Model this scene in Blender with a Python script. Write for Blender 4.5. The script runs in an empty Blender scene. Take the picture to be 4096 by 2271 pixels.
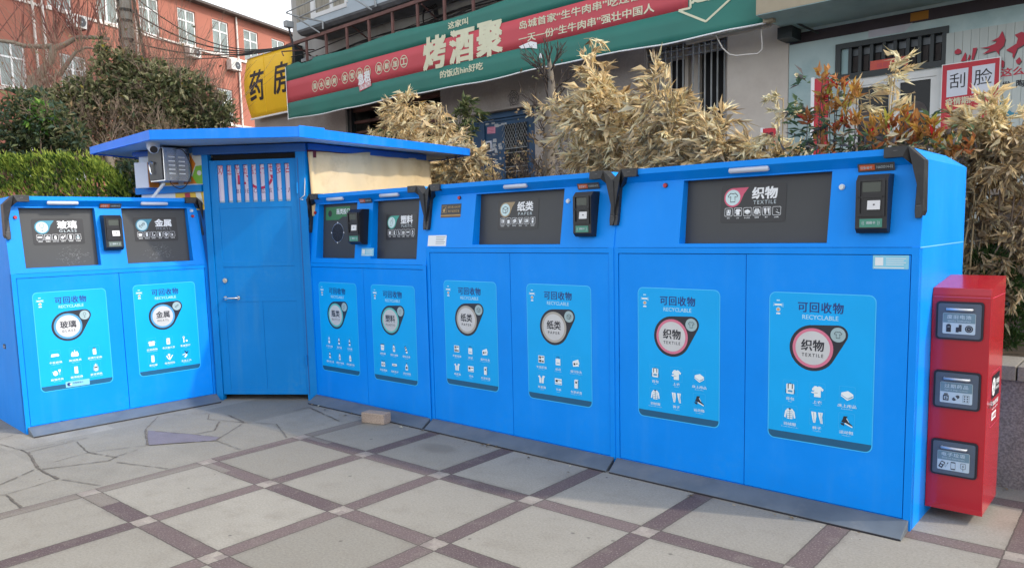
import bpy, bmesh, math, random
from mathutils import Vector, Matrix, noise

scene = bpy.context.scene
COL = scene.collection
R = math.radians

# ------------------------------------------------------------------ camera
CAM_H = 1.4754
cam = bpy.data.cameras.new('camera')
cam.sensor_width = 36.0
cam.lens = 36.0 * 3016.74 / 4096.0
cam.shift_y = 0.0265
cam.clip_start = 0.05
cam.clip_end = 2000.0
camo = bpy.data.objects.new('camera', cam)
COL.objects.link(camo)
pt, rl = 0.1094, 0.0234
fwd = Vector((0, math.cos(pt), -math.sin(pt)))
up0 = Vector((0, math.sin(pt), math.cos(pt)))
rt0 = Vector((1, 0, 0))
rgt = rt0 * math.cos(rl) - up0 * math.sin(rl)
upv = rt0 * math.sin(rl) + up0 * math.cos(rl)
camo.matrix_world = Matrix((
    (rgt.x, upv.x, -fwd.x, 0.0),
    (rgt.y, upv.y, -fwd.y, 0.0),
    (rgt.z, upv.z, -fwd.z, CAM_H),
    (0, 0, 0, 1)))
scene.camera = camo

# ------------------------------------------------------------------ light
SUN_DIR = Vector((1.127, -0.376, 1.0)).normalized()
w = bpy.data.worlds.new('World')
scene.world = w
w.use_nodes = True
wn = w.node_tree.nodes
wl = w.node_tree.links
wn.clear()
wo = wn.new('ShaderNodeOutputWorld')
bg = wn.new('ShaderNodeBackground')
sky = wn.new('ShaderNodeTexSky')
sky.sky_type = 'NISHITA'
sky.sun_disc = False
sky.sun_elevation = math.asin(SUN_DIR.z)
sky.sun_rotation = math.atan2(SUN_DIR.x, SUN_DIR.y)
sky.air_density = 1.0
sky.dust_density = 1.5
sky.ozone_density = 1.0
hs = wn.new('ShaderNodeHueSaturation')
hs.inputs['Saturation'].default_value = 0.2
hs.inputs['Value'].default_value = 1.0
wl.new(sky.outputs[0], hs.inputs['Color'])
wl.new(hs.outputs[0], bg.inputs['Color'])
bg.inputs['Strength'].default_value = 0.15
wl.new(bg.outputs[0], wo.inputs['Surface'])

sl = bpy.data.lights.new('sun', 'SUN')
sl.energy = 1.0
sl.angle = R(1.5)
sl.color = (1.0, 0.90, 0.76)
so = bpy.data.objects.new('sun', sl)
COL.objects.link(so)
so.rotation_euler = SUN_DIR.to_track_quat('Z', 'Y').to_euler()
so.location = (8, -4, 12)

scene.view_settings.view_transform = 'Standard'
scene.view_settings.look = 'None'
scene.view_settings.exposure = 1.47
scene.view_settings.gamma = 1.0
scene.cycles.use_denoising = True
scene.cycles.max_bounces = 6
scene.cycles.diffuse_bounces = 3
scene.cycles.glossy_bounces = 3
scene.cycles.transmission_bounces = 3
scene.cycles.transparent_max_bounces = 8
scene.cycles.caustics_reflective = False
scene.cycles.caustics_refractive = False


# ------------------------------------------------------------------ materials
class N:
    """small node-tree helper"""
    def __init__(s, name):
        s.m = bpy.data.materials.new(name)
        s.m.use_nodes = True
        s.t = s.m.node_tree
        s.t.nodes.clear()
        s.out = s.t.nodes.new('ShaderNodeOutputMaterial')
        s.b = s.t.nodes.new('ShaderNodeBsdfPrincipled')
        s.t.links.new(s.b.outputs[0], s.out.inputs[0])

    def put(s, sock, v):
        if isinstance(v, bpy.types.NodeSocket):
            s.t.links.new(v, sock)
        elif v is not None:
            if isinstance(v, (tuple, list)) and len(v) == 3 and sock.type == 'RGBA':
                v = (*v, 1.0)
            sock.default_value = v

    def mth(s, op, a, b=None, c=None):
        n = s.t.nodes.new('ShaderNodeMath')
        n.operation = op
        s.put(n.inputs[0], a)
        if b is not None:
            s.put(n.inputs[1], b)
        if c is not None:
            s.put(n.inputs[2], c)
        return n.outputs[0]

    def mix(s, f, a, b, mode='MIX'):
        n = s.t.nodes.new('ShaderNodeMix')
        n.data_type = 'RGBA'
        n.blend_type = mode
        s.put(n.inputs[0], f)
        s.put(n.inputs[6], a)
        s.put(n.inputs[7], b)
        return n.outputs[2]

    def ramp(s, f, lo, hi):
        n = s.t.nodes.new('ShaderNodeMapRange')
        s.put(n.inputs[0], f)
        n.inputs[1].default_value = lo
        n.inputs[2].default_value = hi
        return n.outputs[0]

    def coord(s, kind='Object', scale=(1, 1, 1)):
        n = s.t.nodes.new('ShaderNodeTexCoord')
        mp = s.t.nodes.new('ShaderNodeMapping')
        mp.inputs['Scale'].default_value = scale
        s.t.links.new(n.outputs[kind], mp.inputs['Vector'])
        return mp.outputs[0]

    def noise(s, vec, scale, detail=3.0, rough=0.55):
        n = s.t.nodes.new('ShaderNodeTexNoise')
        n.inputs['Scale'].default_value = scale
        n.inputs['Detail'].default_value = detail
        n.inputs['Roughness'].default_value = rough
        s.t.links.new(vec, n.inputs['Vector'])
        return n.outputs[0]

    def bump(s, h, strength, dist=0.01):
        n = s.t.nodes.new('ShaderNodeBump')
        n.inputs['Strength'].default_value = strength
        n.inputs['Distance'].default_value = dist
        s.put(n.inputs['Height'], h)
        s.t.links.new(n.outputs[0], s.b.inputs['Normal'])


MATS = {}


def mk(name, col, rough=0.5, var=0.12, scale=5.0, stretch=(1, 1, 1), metal=0.0,
       spec=0.5, bump=0.0, bscale=80.0, dirt=None, dirt_amt=0.0, dirt_scale=2.0, fine=0.0, coat=0.0, coord='Object', transl=0.0, emit=0.0):
    k = N(name)
    v = k.coord(coord, stretch)
    n1 = k.noise(v, scale, 4.0)
    f = k.ramp(n1, 0.3, 0.7)
    lo = tuple(c * (1 - var) for c in col)
    hi = tuple(min(1.0, c * (1 + var)) for c in col)
    c = k.mix(f, lo, hi)
    if fine:
        n2 = k.noise(k.coord(coord), bscale, 2.0)
        c = k.mix(k.ramp(n2, 0.35, 0.65), k.mix(fine, c, (0, 0, 0)), c)
    if dirt:
        n3 = k.noise(v, dirt_scale, 6.0, 0.65)
        c = k.mix(k.mth('MULTIPLY', k.ramp(n3, 0.5, 0.75), dirt_amt), c, dirt)
    k.put(k.b.inputs['Base Color'], c)
    k.put(k.b.inputs['Roughness'], k.mth('ADD', k.mth('MULTIPLY', n1, 0.12), rough - 0.06))
    k.b.inputs['Metallic'].default_value = metal
    k.b.inputs['Specular IOR Level'].default_value = spec
    if coat:
        k.b.inputs['Coat Weight'].default_value = coat
        k.b.inputs['Coat Roughness'].default_value = 0.08
    if transl:
        k.b.inputs['Subsurface Weight'].default_value = transl
    if bump:
        k.bump(k.noise(k.coord(coord), bscale, 3.0), bump, 0.004)
    MATS[name] = k.m
    return k.m


def metal_paint(name, col, rough, spec, dust, amt):
    """sprayed sheet steel: slight orange peel, rain streaks, dusty patches, splash marks near the ground"""
    k = N(name)
    v = k.coord()
    st = k.noise(k.coord('Object', (9, 9, 0.7)), 1.0, 4.0, 0.6)
    pa = k.noise(v, 2.3, 5.0, 0.6)
    fi = k.noise(v, 22.0, 4.0, 0.7)
    lo = tuple(c * 0.95 for c in col)
    hi = tuple(min(1, c * 1.05) for c in col)
    c = k.mix(k.ramp(pa, 0.3, 0.7), lo, hi)
    c = k.mix(k.mth('MULTIPLY', k.ramp(st, 0.52, 0.72), amt), c, dust)
    c = k.mix(k.mth('MULTIPLY', k.mth('MULTIPLY', k.ramp(pa, 0.5, 0.75), k.ramp(fi, 0.4, 0.7)), amt * 1.3), c, dust)
    sep = k.t.nodes.new('ShaderNodeSeparateXYZ')
    k.t.links.new(v, sep.inputs[0])
    low = k.ramp(k.mth('ADD', sep.outputs[2], k.mth('MULTIPLY', fi, 0.16)), 0.36, 0.10)
    c = k.mix(k.mth('MULTIPLY', k.mth('MULTIPLY', low, k.ramp(fi, 0.45, 0.75)), 0.10), c, (0.05, 0.14, 0.30))
    sc = k.noise(k.coord('Object', (1, 1, 7)), 55.0, 2.0, 0.8)
    c = k.mix(k.mth('MULTIPLY', k.ramp(sc, 0.745, 0.77), 0.30), c, (0.45, 0.60, 0.75))
    k.put(k.b.inputs['Base Color'], c)
    k.put(k.b.inputs['Roughness'], k.mth('ADD', rough - 0.08, k.mth('MULTIPLY', st, 0.2)))
    k.b.inputs['Specular IOR Level'].default_value = spec
    wave = k.noise(v, 1.6, 2.0)
    k.bump(k.mth('ADD', k.mth('MULTIPLY', k.noise(v, 240.0, 2.0), 0.12), k.mth('MULTIPLY', wave, 3.0)), 0.25, 0.004)
    MATS[name] = k.m


def M(n):
    return MATS[n]


# painted metal
metal_paint('cabinet_blue', (0.0, 0.252, 0.86), 0.40, 0.20, (0.08, 0.36, 0.78), 0.10)
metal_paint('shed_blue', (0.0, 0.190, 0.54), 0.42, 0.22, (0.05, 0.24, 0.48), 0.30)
metal_paint('roof_blue', (0.001, 0.19, 0.80), 0.42, 0.30, (0.08, 0.28, 0.66), 0.25)
mk('soffit_grey', (0.42, 0.50, 0.58), 0.6, 0.1, 2.0)
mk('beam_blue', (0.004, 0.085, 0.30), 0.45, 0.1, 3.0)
mk('ramp_grey', (0.105, 0.125, 0.145), 0.5, 0.18, 4.0, dirt=(0.25, 0.24, 0.22), dirt_amt=0.35, dirt_scale=6.0, bump=0.05)
mk('guard_black', (0.014, 0.015, 0.018), 0.42, 0.3, 10.0, dirt=(0.10, 0.10, 0.10), dirt_amt=0.25, dirt_scale=14.0)
mk('guard_worn', (0.16, 0.16, 0.16), 0.5, 0.2, 20)
mk('hopper_grey', (0.040, 0.043, 0.046), 0.5, 0.1, 4.0, bump=0.03)
mk('residue', (0.16, 0.165, 0.17), 0.6, 0.3, 30)
mk('sign_black', (0.010, 0.010, 0.013), 0.35, 0.1)
mk('terminal_black', (0.009, 0.009, 0.012), 0.38, 0.2, 12)
mk('screen_olive', (0.045, 0.055, 0.045), 0.2, 0.1)
mk('card_white', (0.62, 0.63, 0.66), 0.35, 0.05)
mk('plate_green', (0.05, 0.24, 0.18), 0.4, 0.1)
mk('plate_dull', (0.10, 0.14, 0.13), 0.4, 0.1)
mk('tube_white', (0.50, 0.55, 0.66), 0.3, 0.05)
mk('button_red', (0.42, 0.015, 0.03), 0.35, 0.1)
mk('sensor_white', (0.62, 0.68, 0.72), 0.3, 0.1)
mk('id_grey', (0.055, 0.06, 0.07), 0.5, 0.1)
mk('id_orange', (0.55, 0.10, 0.03), 0.5, 0.1)
mk('bronze', (0.10, 0.055, 0.025), 0.35, 0.2, metal=0.4)
mk('gold_text', (0.45, 0.30, 0.12), 0.45, 0.1)
# poster inks
mk('poster_cyan', (0.0, 0.375, 0.86), 0.4, 0.04, 3.0, spec=0.3)
mk('poster_edge', (0.05, 0.50, 0.92), 0.4, 0.04)
mk('poster_navy', (0.008, 0.035, 0.19), 0.45, 0.05)
mk('poster_band', (0.004, 0.095, 0.21), 0.45, 0.05)
mk('poster_white', (0.74, 0.82, 0.86), 0.45, 0.03)
mk('poster_pale', (0.36, 0.68, 0.92), 0.45, 0.03)
mk('poster_black', (0.016, 0.018, 0.03), 0.4, 0.1)
mk('dial_silver', (0.52, 0.53, 0.55), 0.4, 0.12, 3.0)
mk('dial_small', (0.33, 0.46, 0.50), 0.4, 0.08)
mk('ring_blue', (0.07, 0.30, 0.56), 0.4, 0.05)
mk('ring_teal', (0.12, 0.48, 0.46), 0.4, 0.05)
mk('ring_tan', (0.38, 0.36, 0.33), 0.4, 0.05)
mk('ring_pink', (0.62, 0.17, 0.27), 0.4, 0.05)
mk('swoosh_blue', (0.03, 0.24, 0.36), 0.4, 0.05)
mk('swoosh_teal', (0.03, 0.34, 0.27), 0.4, 0.05)
mk('swoosh_tan', (0.33, 0.24, 0.13), 0.4, 0.05)
mk('swoosh_pink', (0.62, 0.08, 0.16), 0.4, 0.05)
mk('dial_pale', (0.55, 0.72, 0.74), 0.4, 0.05)
mk('sign_white', (0.80, 0.82, 0.84), 0.45, 0.03)
mk('sign_dim', (0.22, 0.25, 0.28), 0.5, 0.05)
mk('sign_green', (0.035, 0.19, 0.065), 0.4, 0.08)
mk('sticker_cyan', (0.22, 0.55, 0.72), 0.4, 0.08)
mk('sticker_white', (0.72, 0.76, 0.80), 0.45, 0.04)
mk('logo_orange', (0.62, 0.35, 0.18), 0.5, 0.05)
# red box
mk('box_red', (0.46, 0.010, 0.022), 0.24, 0.06, 2.0, spec=0.5, coat=0.4)
mk('plaque_grey', (0.085, 0.105, 0.135), 0.4, 0.1)
mk('gasket_shadow_black', (0.010, 0.010, 0.018), 0.5, 0.1)  # flap gaskets, and the contact shadow painted on the ramp lips
mk('label_silver', (0.50, 0.58, 0.62), 0.4, 0.05)
mk('label_teal', (0.16, 0.25, 0.29), 0.4, 0.1)
mk('steel', (0.55, 0.56, 0.58), 0.25, 0.1, 10, metal=1.0)
mk('brushed', (0.62, 0.63, 0.65), 0.5, 0.1, 20, metal=0.6)
mk('chrome', (0.70, 0.71, 0.72), 0.15, 0.05, metal=1.0)
mk('brick_pale', (0.40, 0.31, 0.25), 0.85, 0.15, 8, fine=0.35, bump=0.5, bscale=120)
# shed extras
mk('panel_white', (0.72, 0.74, 0.70), 0.5, 0.05)
mk('panel_orange', (0.72, 0.22, 0.02), 0.5, 0.08)
mk('panel_green', (0.22, 0.50, 0.05), 0.5, 0.08)
mk('panel_yellow', (0.75, 0.48, 0.03), 0.5, 0.08)
mk('poster_pink', (0.86, 0.74, 0.86), 0.5, 0.06)
mk('ink_crimson', (0.66, 0.02, 0.10), 0.5, 0.05)
mk('ink_purple', (0.22, 0.07, 0.22), 0.5, 0.05)
mk('dark_void', (0.004, 0.004, 0.006), 0.8, 0.1)
mk('cloth_cream', (0.66, 0.50, 0.28), 0.85, 0.08, 3.0, dirt=(0.30, 0.19, 0.09), dirt_amt=0.6, dirt_scale=3.0, bump=0.2, bscale=90)
mk('cloth_maroon', (0.13, 0.012, 0.02), 0.8, 0.1)
mk('box_white', (0.60, 0.60, 0.60), 0.5, 0.06)
mk('cable_black', (0.010, 0.010, 0.011), 0.6, 0.2)
mk('cable_white', (0.60, 0.58, 0.55), 0.6, 0.1)
mk('pvc_white', (0.55, 0.60, 0.64), 0.4, 0.05)
# buildings
mk('render_orange', (0.33, 0.122, 0.085), 0.9, 0.07, 0.5, dirt=(0.20, 0.08, 0.06), dirt_amt=0.3, dirt_scale=0.6, bump=0.2, bscale=20)
mk('trim_white', (0.62, 0.58, 0.54), 0.7, 0.12, 1.5, dirt=(0.35, 0.30, 0.27), dirt_amt=0.4)
mk('window_frame', (0.70, 0.72, 0.72), 0.5, 0.06)
mk('glass_dark', (0.022, 0.024, 0.027), 0.12, 0.3, 1.5, spec=0.18)
mk('glass_pale', (0.16, 0.20, 0.19), 0.08, 0.4, 1.2, spec=0.6)
mk('roof_dark', (0.08, 0.065, 0.06), 0.8, 0.2)
mk('concrete', (0.36, 0.33, 0.31), 0.9, 0.16, 0.9, dirt=(0.17, 0.145, 0.125), dirt_amt=0.6, dirt_scale=1.0, bump=0.4, bscale=30, fine=0.12)
mk('concrete_pale', (0.44, 0.44, 0.42), 0.9, 0.1, 0.8, dirt=(0.20, 0.17, 0.15), dirt_amt=0.65, dirt_scale=1.1, stretch=(1, 1, 0.35), bump=0.3, bscale=30)
mk('plaster_cream', (0.58, 0.54, 0.49), 0.9, 0.08, 0.8, dirt=(0.30, 0.25, 0.22), dirt_amt=0.5, dirt_scale=0.8, bump=0.2, bscale=30)
mk('teal_plaster', (0.45, 0.58, 0.59), 0.85, 0.1, 1.2, dirt=(0.10, 0.24, 0.28), dirt_amt=0.6, dirt_scale=1.0, bump=0.2, bscale=25)
mk('teal_slab', (0.38, 0.55, 0.57), 0.85, 0.14, 0.9, dirt=(0.10, 0.19, 0.22), dirt_amt=0.6, dirt_scale=0.8)
mk('slab_edge', (0.38, 0.33, 0.24), 0.9, 0.15, 2.0, dirt=(0.15, 0.12, 0.09), dirt_amt=0.6, dirt_scale=2.0)
mk('plank_pale', (0.48, 0.53, 0.52), 0.7, 0.08, 2.0, stretch=(1, 1, 0.2))
mk('mural_brown', (0.045, 0.035, 0.042), 0.85, 0.2)
mk('mural_amber', (0.34, 0.15, 0.02), 0.85, 0.1)
mk('mural_lilac', (0.46, 0.46, 0.52), 0.85, 0.08)
mk('frame_dark', (0.018, 0.026, 0.030), 0.5, 0.2)
mk('door_navy', (0.018, 0.070, 0.155), 0.55, 0.2, 3.0, dirt=(0.05, 0.08, 0.11), dirt_amt=0.4, dirt_scale=5)
mk('paper_scrap', (0.42, 0.45, 0.48), 0.8, 0.15, 20)
mk('paper_pink', (0.62, 0.28, 0.40), 0.8, 0.08)
mk('paper_white', (0.66, 0.70, 0.80), 0.7, 0.03)
mk('sign_red', (0.52, 0.025, 0.045), 0.55, 0.06)
mk('plate_red', (0.62, 0.085, 0.055), 0.5, 0.08)
mk('ink_red', (0.46, 0.03, 0.06), 0.6, 0.08)
mk('ink_black', (0.012, 0.012, 0.02), 0.6, 0.1)
mk('cream_text', (0.66, 0.66, 0.48), 0.6, 0.05)
mk('banner_green', (0.022, 0.170, 0.135), 0.6, 0.1, 1.0, bump=0.1, bscale=40)
mk('banner_red', (0.53, 0.070, 0.090), 0.6, 0.07, 1.0, bump=0.1, bscale=40)
mk('yellow_sign', (0.90, 0.55, 0.012), 0.5, 0.05, 1.5, dirt=(0.55, 0.30, 0.01), dirt_amt=0.25, dirt_scale=1.5)
mk('rust_steel', (0.15, 0.075, 0.065), 0.8, 0.3, 5.0)
mk('galv_steel', (0.30, 0.32, 0.33), 0.6, 0.25, 6.0)
mk('bay_blue', (0.46, 0.54, 0.60), 0.75, 0.07, 1.0, dirt=(0.30, 0.34, 0.37), dirt_amt=0.4, dirt_scale=1.5)
mk('bay_lip', (0.16, 0.17, 0.18), 0.8, 0.3, 4.0)
mk('curtain', (0.30, 0.28, 0.23), 0.9, 0.3, 3.0, stretch=(6, 1, 1))
mk('granite', (0.255, 0.23, 0.23), 0.75, 0.15, 5.0, fine=0.5, bscale=90, bump=0.15)
mk('granite_cap', (0.24, 0.22, 0.19), 0.8, 0.12, 4.0, fine=0.25, bscale=120, bump=0.15)
mk('soil', (0.10, 0.075, 0.05), 1.0, 0.3, 8, bump=0.8, bscale=30)
mk('retaining', (0.15, 0.13, 0.12), 0.95, 0.2, 2.0, bump=0.4, bscale=30)
mk('ac_white', (0.58, 0.57, 0.54), 0.6, 0.1)
mk('ac_dark', (0.05, 0.055, 0.065), 0.6, 0.2)
mk('pole_concrete', (0.25, 0.235, 0.21), 0.9, 0.2, 2.0, bump=0.3)
# plants
for nm, c in dict(straw_a=(0.84, 0.67, 0.41), straw_b=(0.70, 0.53, 0.30), straw_c=(0.92, 0.80, 0.57), straw_d=(0.33, 0.235, 0.135), straw_e=(0.56, 0.49, 0.32),
                  straw_grey=(0.42, 0.34, 0.23), bamboo_green=(0.10, 0.14, 0.055), bamboo_olive=(0.20, 0.22, 0.10),
                  leaf_dark=(0.055, 0.075, 0.036), leaf_olive=(0.20, 0.195, 0.10), leaf_mid=(0.13, 0.155, 0.07), leaf_pale=(0.34, 0.33, 0.20),
                  leaf_bright=(0.11, 0.26, 0.05), leaf_lime=(0.22, 0.35, 0.06), leaf_blue=(0.075, 0.12, 0.085), leaf_brown=(0.165, 0.125, 0.08), leaf_yellow=(0.45, 0.37, 0.07),
                  hedge_light=(0.34, 0.41, 0.075), hedge_mid=(0.18, 0.265, 0.05), hedge_dark=(0.05, 0.10, 0.024),
                  photinia_orange=(0.44, 0.20, 0.06), photinia_rust=(0.38, 0.12, 0.04), photinia_amber=(0.48, 0.27, 0.055), photinia_red=(0.55, 0.03, 0.03),
                  photinia_green=(0.10, 0.16, 0.08), photinia_yellow=(0.38, 0.35, 0.05), leaf_grey=(0.17, 0.15, 0.15),
                  conifer_a=(0.040, 0.090, 0.026), conifer_b=(0.085, 0.150, 0.042)).items():
    mk(nm, c, 0.58, 0.22, 9.0, spec=0.3)
    k_ = MATS[nm].node_tree
    tr_ = k_.nodes.new('ShaderNodeBsdfTranslucent')
    tr_.inputs['Color'].default_value = (c[0] * 1.05, min(1, c[1] * 1.08), c[2], 1)
    mx_ = k_.nodes.new('ShaderNodeMixShader')
    mx_.inputs[0].default_value = 0.42
    pb_ = [q for q in k_.nodes if q.type == 'BSDF_PRINCIPLED'][0]
    ou_ = [q for q in k_.nodes if q.type == 'OUTPUT_MATERIAL'][0]
    k_.links.new(pb_.outputs[0], mx_.inputs[1])
    k_.links.new(tr_.outputs[0], mx_.inputs[2])
    k_.links.new(mx_.outputs[0], ou_.inputs[0])
mk('twig_brown', (0.175, 0.13, 0.095), 0.9, 0.25, 10)
mk('twig_red', (0.20, 0.085, 0.07), 0.9, 0.2, 10)
mk('twig_dark', (0.065, 0.048, 0.038), 0.9, 0.25, 10)
mk('twig_straw', (0.40, 0.30, 0.16), 0.9, 0.2, 10)
mk('bark_grey', (0.17, 0.145, 0.115), 0.95, 0.25, 4.0, bump=0.6, bscale=25)
mk('joint_dark', (0.115, 0.10, 0.085), 0.95, 0.3, 15)
mk('slab_purple', (0.165, 0.150, 0.185), 0.85, 0.08, 8, fine=0.2, bscale=150)
mk('ground_grey', (0.16, 0.15, 0.14), 0.95, 0.15, 1.0)


def pavement_material(pu, pv):
    k = N('pavement')
    tc = k.t.nodes.new('ShaderNodeTexCoord')
    sep = k.t.nodes.new('ShaderNodeSeparateXYZ')
    k.t.links.new(tc.outputs['Object'], sep.inputs[0])
    obj = tc.outputs['Object']
    nz = k.noise(obj, 28.0, 4.0, 0.7)
    wob = k.mth('MULTIPLY', k.mth('SUBTRACT', nz, 0.5), 0.016)
    u = sep.outputs[0]
    v = sep.outputs[1]
    iu = k.mth('DIVIDE', u, pu)
    iv = k.mth('DIVIDE', v, pv)
    du = k.mth('MULTIPLY', k.mth('ABSOLUTE', k.mth('SUBTRACT', iu, k.mth('ROUND', iu))), pu)
    dv = k.mth('MULTIPLY', k.mth('ABSOLUTE', k.mth('SUBTRACT', iv, k.mth('ROUND', iv))), pv)
    H = 0.0535
    duw = k.mth('ADD', du, wob)
    dvw = k.mth('ADD', dv, wob)
    grid = k.mth('GREATER_THAN', u, -H)
    su = k.mth('MULTIPLY', k.mth('LESS_THAN', duw, H), grid)
    sv = k.mth('MULTIPLY', k.mth('LESS_THAN', dvw, H), grid)
    cross = k.mth('MULTIPLY', su, sv)
    strip = k.mth('SUBTRACT', k.mth('MAXIMUM', su, sv), cross)
    ju = k.mth('LESS_THAN', k.mth('ABSOLUTE', k.mth('SUBTRACT', duw, H)), k.mth('ADD', 0.0016, k.mth('MULTIPLY', nz, 0.003)))
    jv = k.mth('LESS_THAN', k.mth('ABSOLUTE', k.mth('SUBTRACT', dvw, H)), k.mth('ADD', 0.0016, k.mth('MULTIPLY', nz, 0.003)))
    joint = k.mth('MULTIPLY', k.mth('MAXIMUM', ju, jv), grid)

    def wn2(a, b):
        c = k.t.nodes.new('ShaderNodeCombineXYZ')
        k.put(c.inputs[0], a)
        k.put(c.inputs[1], b)
        x = k.t.nodes.new('ShaderNodeTexWhiteNoise')
        x.noise_dimensions = '2D'
        k.t.links.new(c.outputs[0], x.inputs['Vector'])
        return x.outputs[0]
    cell = wn2(k.mth('FLOOR', iu), k.mth('FLOOR', iv))
    segu = wn2(k.mth('ADD', k.mth('ROUND', iu), 31.0), k.mth('FLOOR', iv))
    segv = wn2(k.mth('FLOOR', iu), k.mth('ADD', k.mth('ROUND', iv), 57.0))
    seg = k.mix(su, segv, segu)
    base = k.mix(cell, (0.215, 0.204, 0.180), (0.305, 0.290, 0.258))
    large = k.noise(obj, 1.7, 5.0, 0.6)
    base = k.mix(k.mth('MULTIPLY', k.ramp(large, 0.38, 0.72), 0.55), base, (0.235, 0.222, 0.195))
    mid = k.noise(obj, 7.0, 5.0, 0.65)
    base = k.mix(k.mth('MULTIPLY', k.ramp(mid, 0.5, 0.72), 0.42), base, (0.20, 0.18, 0.155))
    scol = k.mix(seg, (0.092, 0.066, 0.070), (0.152, 0.116, 0.114))
    scol = k.mix(k.mth('MULTIPLY', k.mth('LESS_THAN', u, 0.3), k.ramp(cell, 0.2, 0.6)), scol, (0.19, 0.17, 0.15))
    speck = k.noise(obj, 120.0, 2.0, 0.6)
    scol = k.mix(k.mth('MULTIPLY', k.ramp(speck, 0.56, 0.72), 0.6), scol, (0.34, 0.30, 0.29))
    scol = k.mix(k.mth('MULTIPLY', k.ramp(mid, 0.52, 0.75), 0.4), scol, (0.24, 0.21, 0.19))
    xcol = k.mix(cell, (0.22, 0.19, 0.18), (0.32, 0.29, 0.26))
    c = k.mix(strip, base, scol)
    c = k.mix(cross, c, xcol)
    near = k.mth('MULTIPLY', k.mth('MULTIPLY', k.ramp(k.mth('MINIMUM', k.mth('ABSOLUTE', k.mth('SUBTRACT', duw, H)), k.mth('ABSOLUTE', k.mth('SUBTRACT', dvw, H))), 0.030, 0.0), grid), k.ramp(mid, 0.35, 0.6))
    c = k.mix(k.mth('MULTIPLY', near, 0.35), c, (0.11, 0.098, 0.085))
    mott = k.noise(obj, 3.2, 6.0, 0.7)
    c = k.mix(k.mth('MULTIPLY', k.mth('MULTIPLY', k.mth('SUBTRACT', 1.0, grid), k.ramp(mott, 0.42, 0.62)), 0.30), c, (0.17, 0.165, 0.15))
    c = k.mix(k.mth('MULTIPLY', joint, 0.75), c, (0.055, 0.046, 0.040))
    grain = k.noise(obj, 85.0, 5.0, 0.8)
    c = k.mix(1.0, c, k.mix(k.ramp(grain, 0.30, 0.70), (0.70, 0.69, 0.67), (1.14, 1.14, 1.13)), 'MULTIPLY')
    # spilled stain with its own ragged outline on one slab
    geo = k.t.nodes.new('ShaderNodeNewGeometry')
    gs = k.t.nodes.new('ShaderNodeSeparateXYZ')
    k.t.links.new(geo.outputs['Position'], gs.inputs[0])

    def blot(cx, cy, rx, ry, ang):
        ca, sa = math.cos(ang), math.sin(ang)
        x = k.mth('SUBTRACT', gs.outputs[0], cx)
        y = k.mth('SUBTRACT', gs.outputs[1], cy)
        a = k.mth('DIVIDE', k.mth('ADD', k.mth('MULTIPLY', x, ca), k.mth('MULTIPLY', y, sa)), rx)
        b = k.mth('DIVIDE', k.mth('SUBTRACT', k.mth('MULTIPLY', y, ca), k.mth('MULTIPLY', x, sa)), ry)
        d = k.mth('SQRT', k.mth('ADD', k.mth('MULTIPLY', a, a), k.mth('MULTIPLY', b, b)))
        d = k.mth('ADD', d, k.mth('MULTIPLY', k.mth('SUBTRACT', mid, 0.5), 1.6))
        return k.ramp(d, 1.15, 0.65)
    c = k.mix(k.mth('MULTIPLY', blot(-0.53, 5.0, 0.17, 0.10, -0.7), 0.5), c, (0.14, 0.125, 0.105))
    for (gx, gy, gr) in ((-1.01, 4.46, .013), (-0.23, 3.48, .012), (0.27, 3.52, .013), (0.34, 3.46, .010), (0.45, 3.42, .010), (-1.03, 5.27, .015),
                         (0.69, 3.26, .013), (-0.85, 3.49, .012), (-1.42, 3.59, .012), (-1.93, 4.31, .012), (-2.95, 4.54, .010), (-1.87, 4.55, .008), (1.45, 2.8, .02), (2.2, 3.0, .03)):
        x = k.mth('SUBTRACT', gs.outputs[0], gx)
        y = k.mth('SUBTRACT', gs.outputs[1], gy)
        d = k.mth('SQRT', k.mth('ADD', k.mth('MULTIPLY', x, x), k.mth('MULTIPLY', y, y)))
        c = k.mix(k.mth('MULTIPLY', k.ramp(k.mth('ADD', d, wob), gr, gr * 0.5), 0.6), c, (0.06, 0.055, 0.05))
    k.put(k.b.inputs['Base Color'], c)
    k.b.inputs['Roughness'].default_value = 0.82
    k.b.inputs['Specular IOR Level'].default_value = 0.35
    hgt = k.mth('SUBTRACT', k.mth('MULTIPLY', grain, 0.25), k.mth('MULTIPLY', joint, 1.0))
    k.bump(hgt, 0.35, 0.003)
    MATS['pavement'] = k.m


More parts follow.
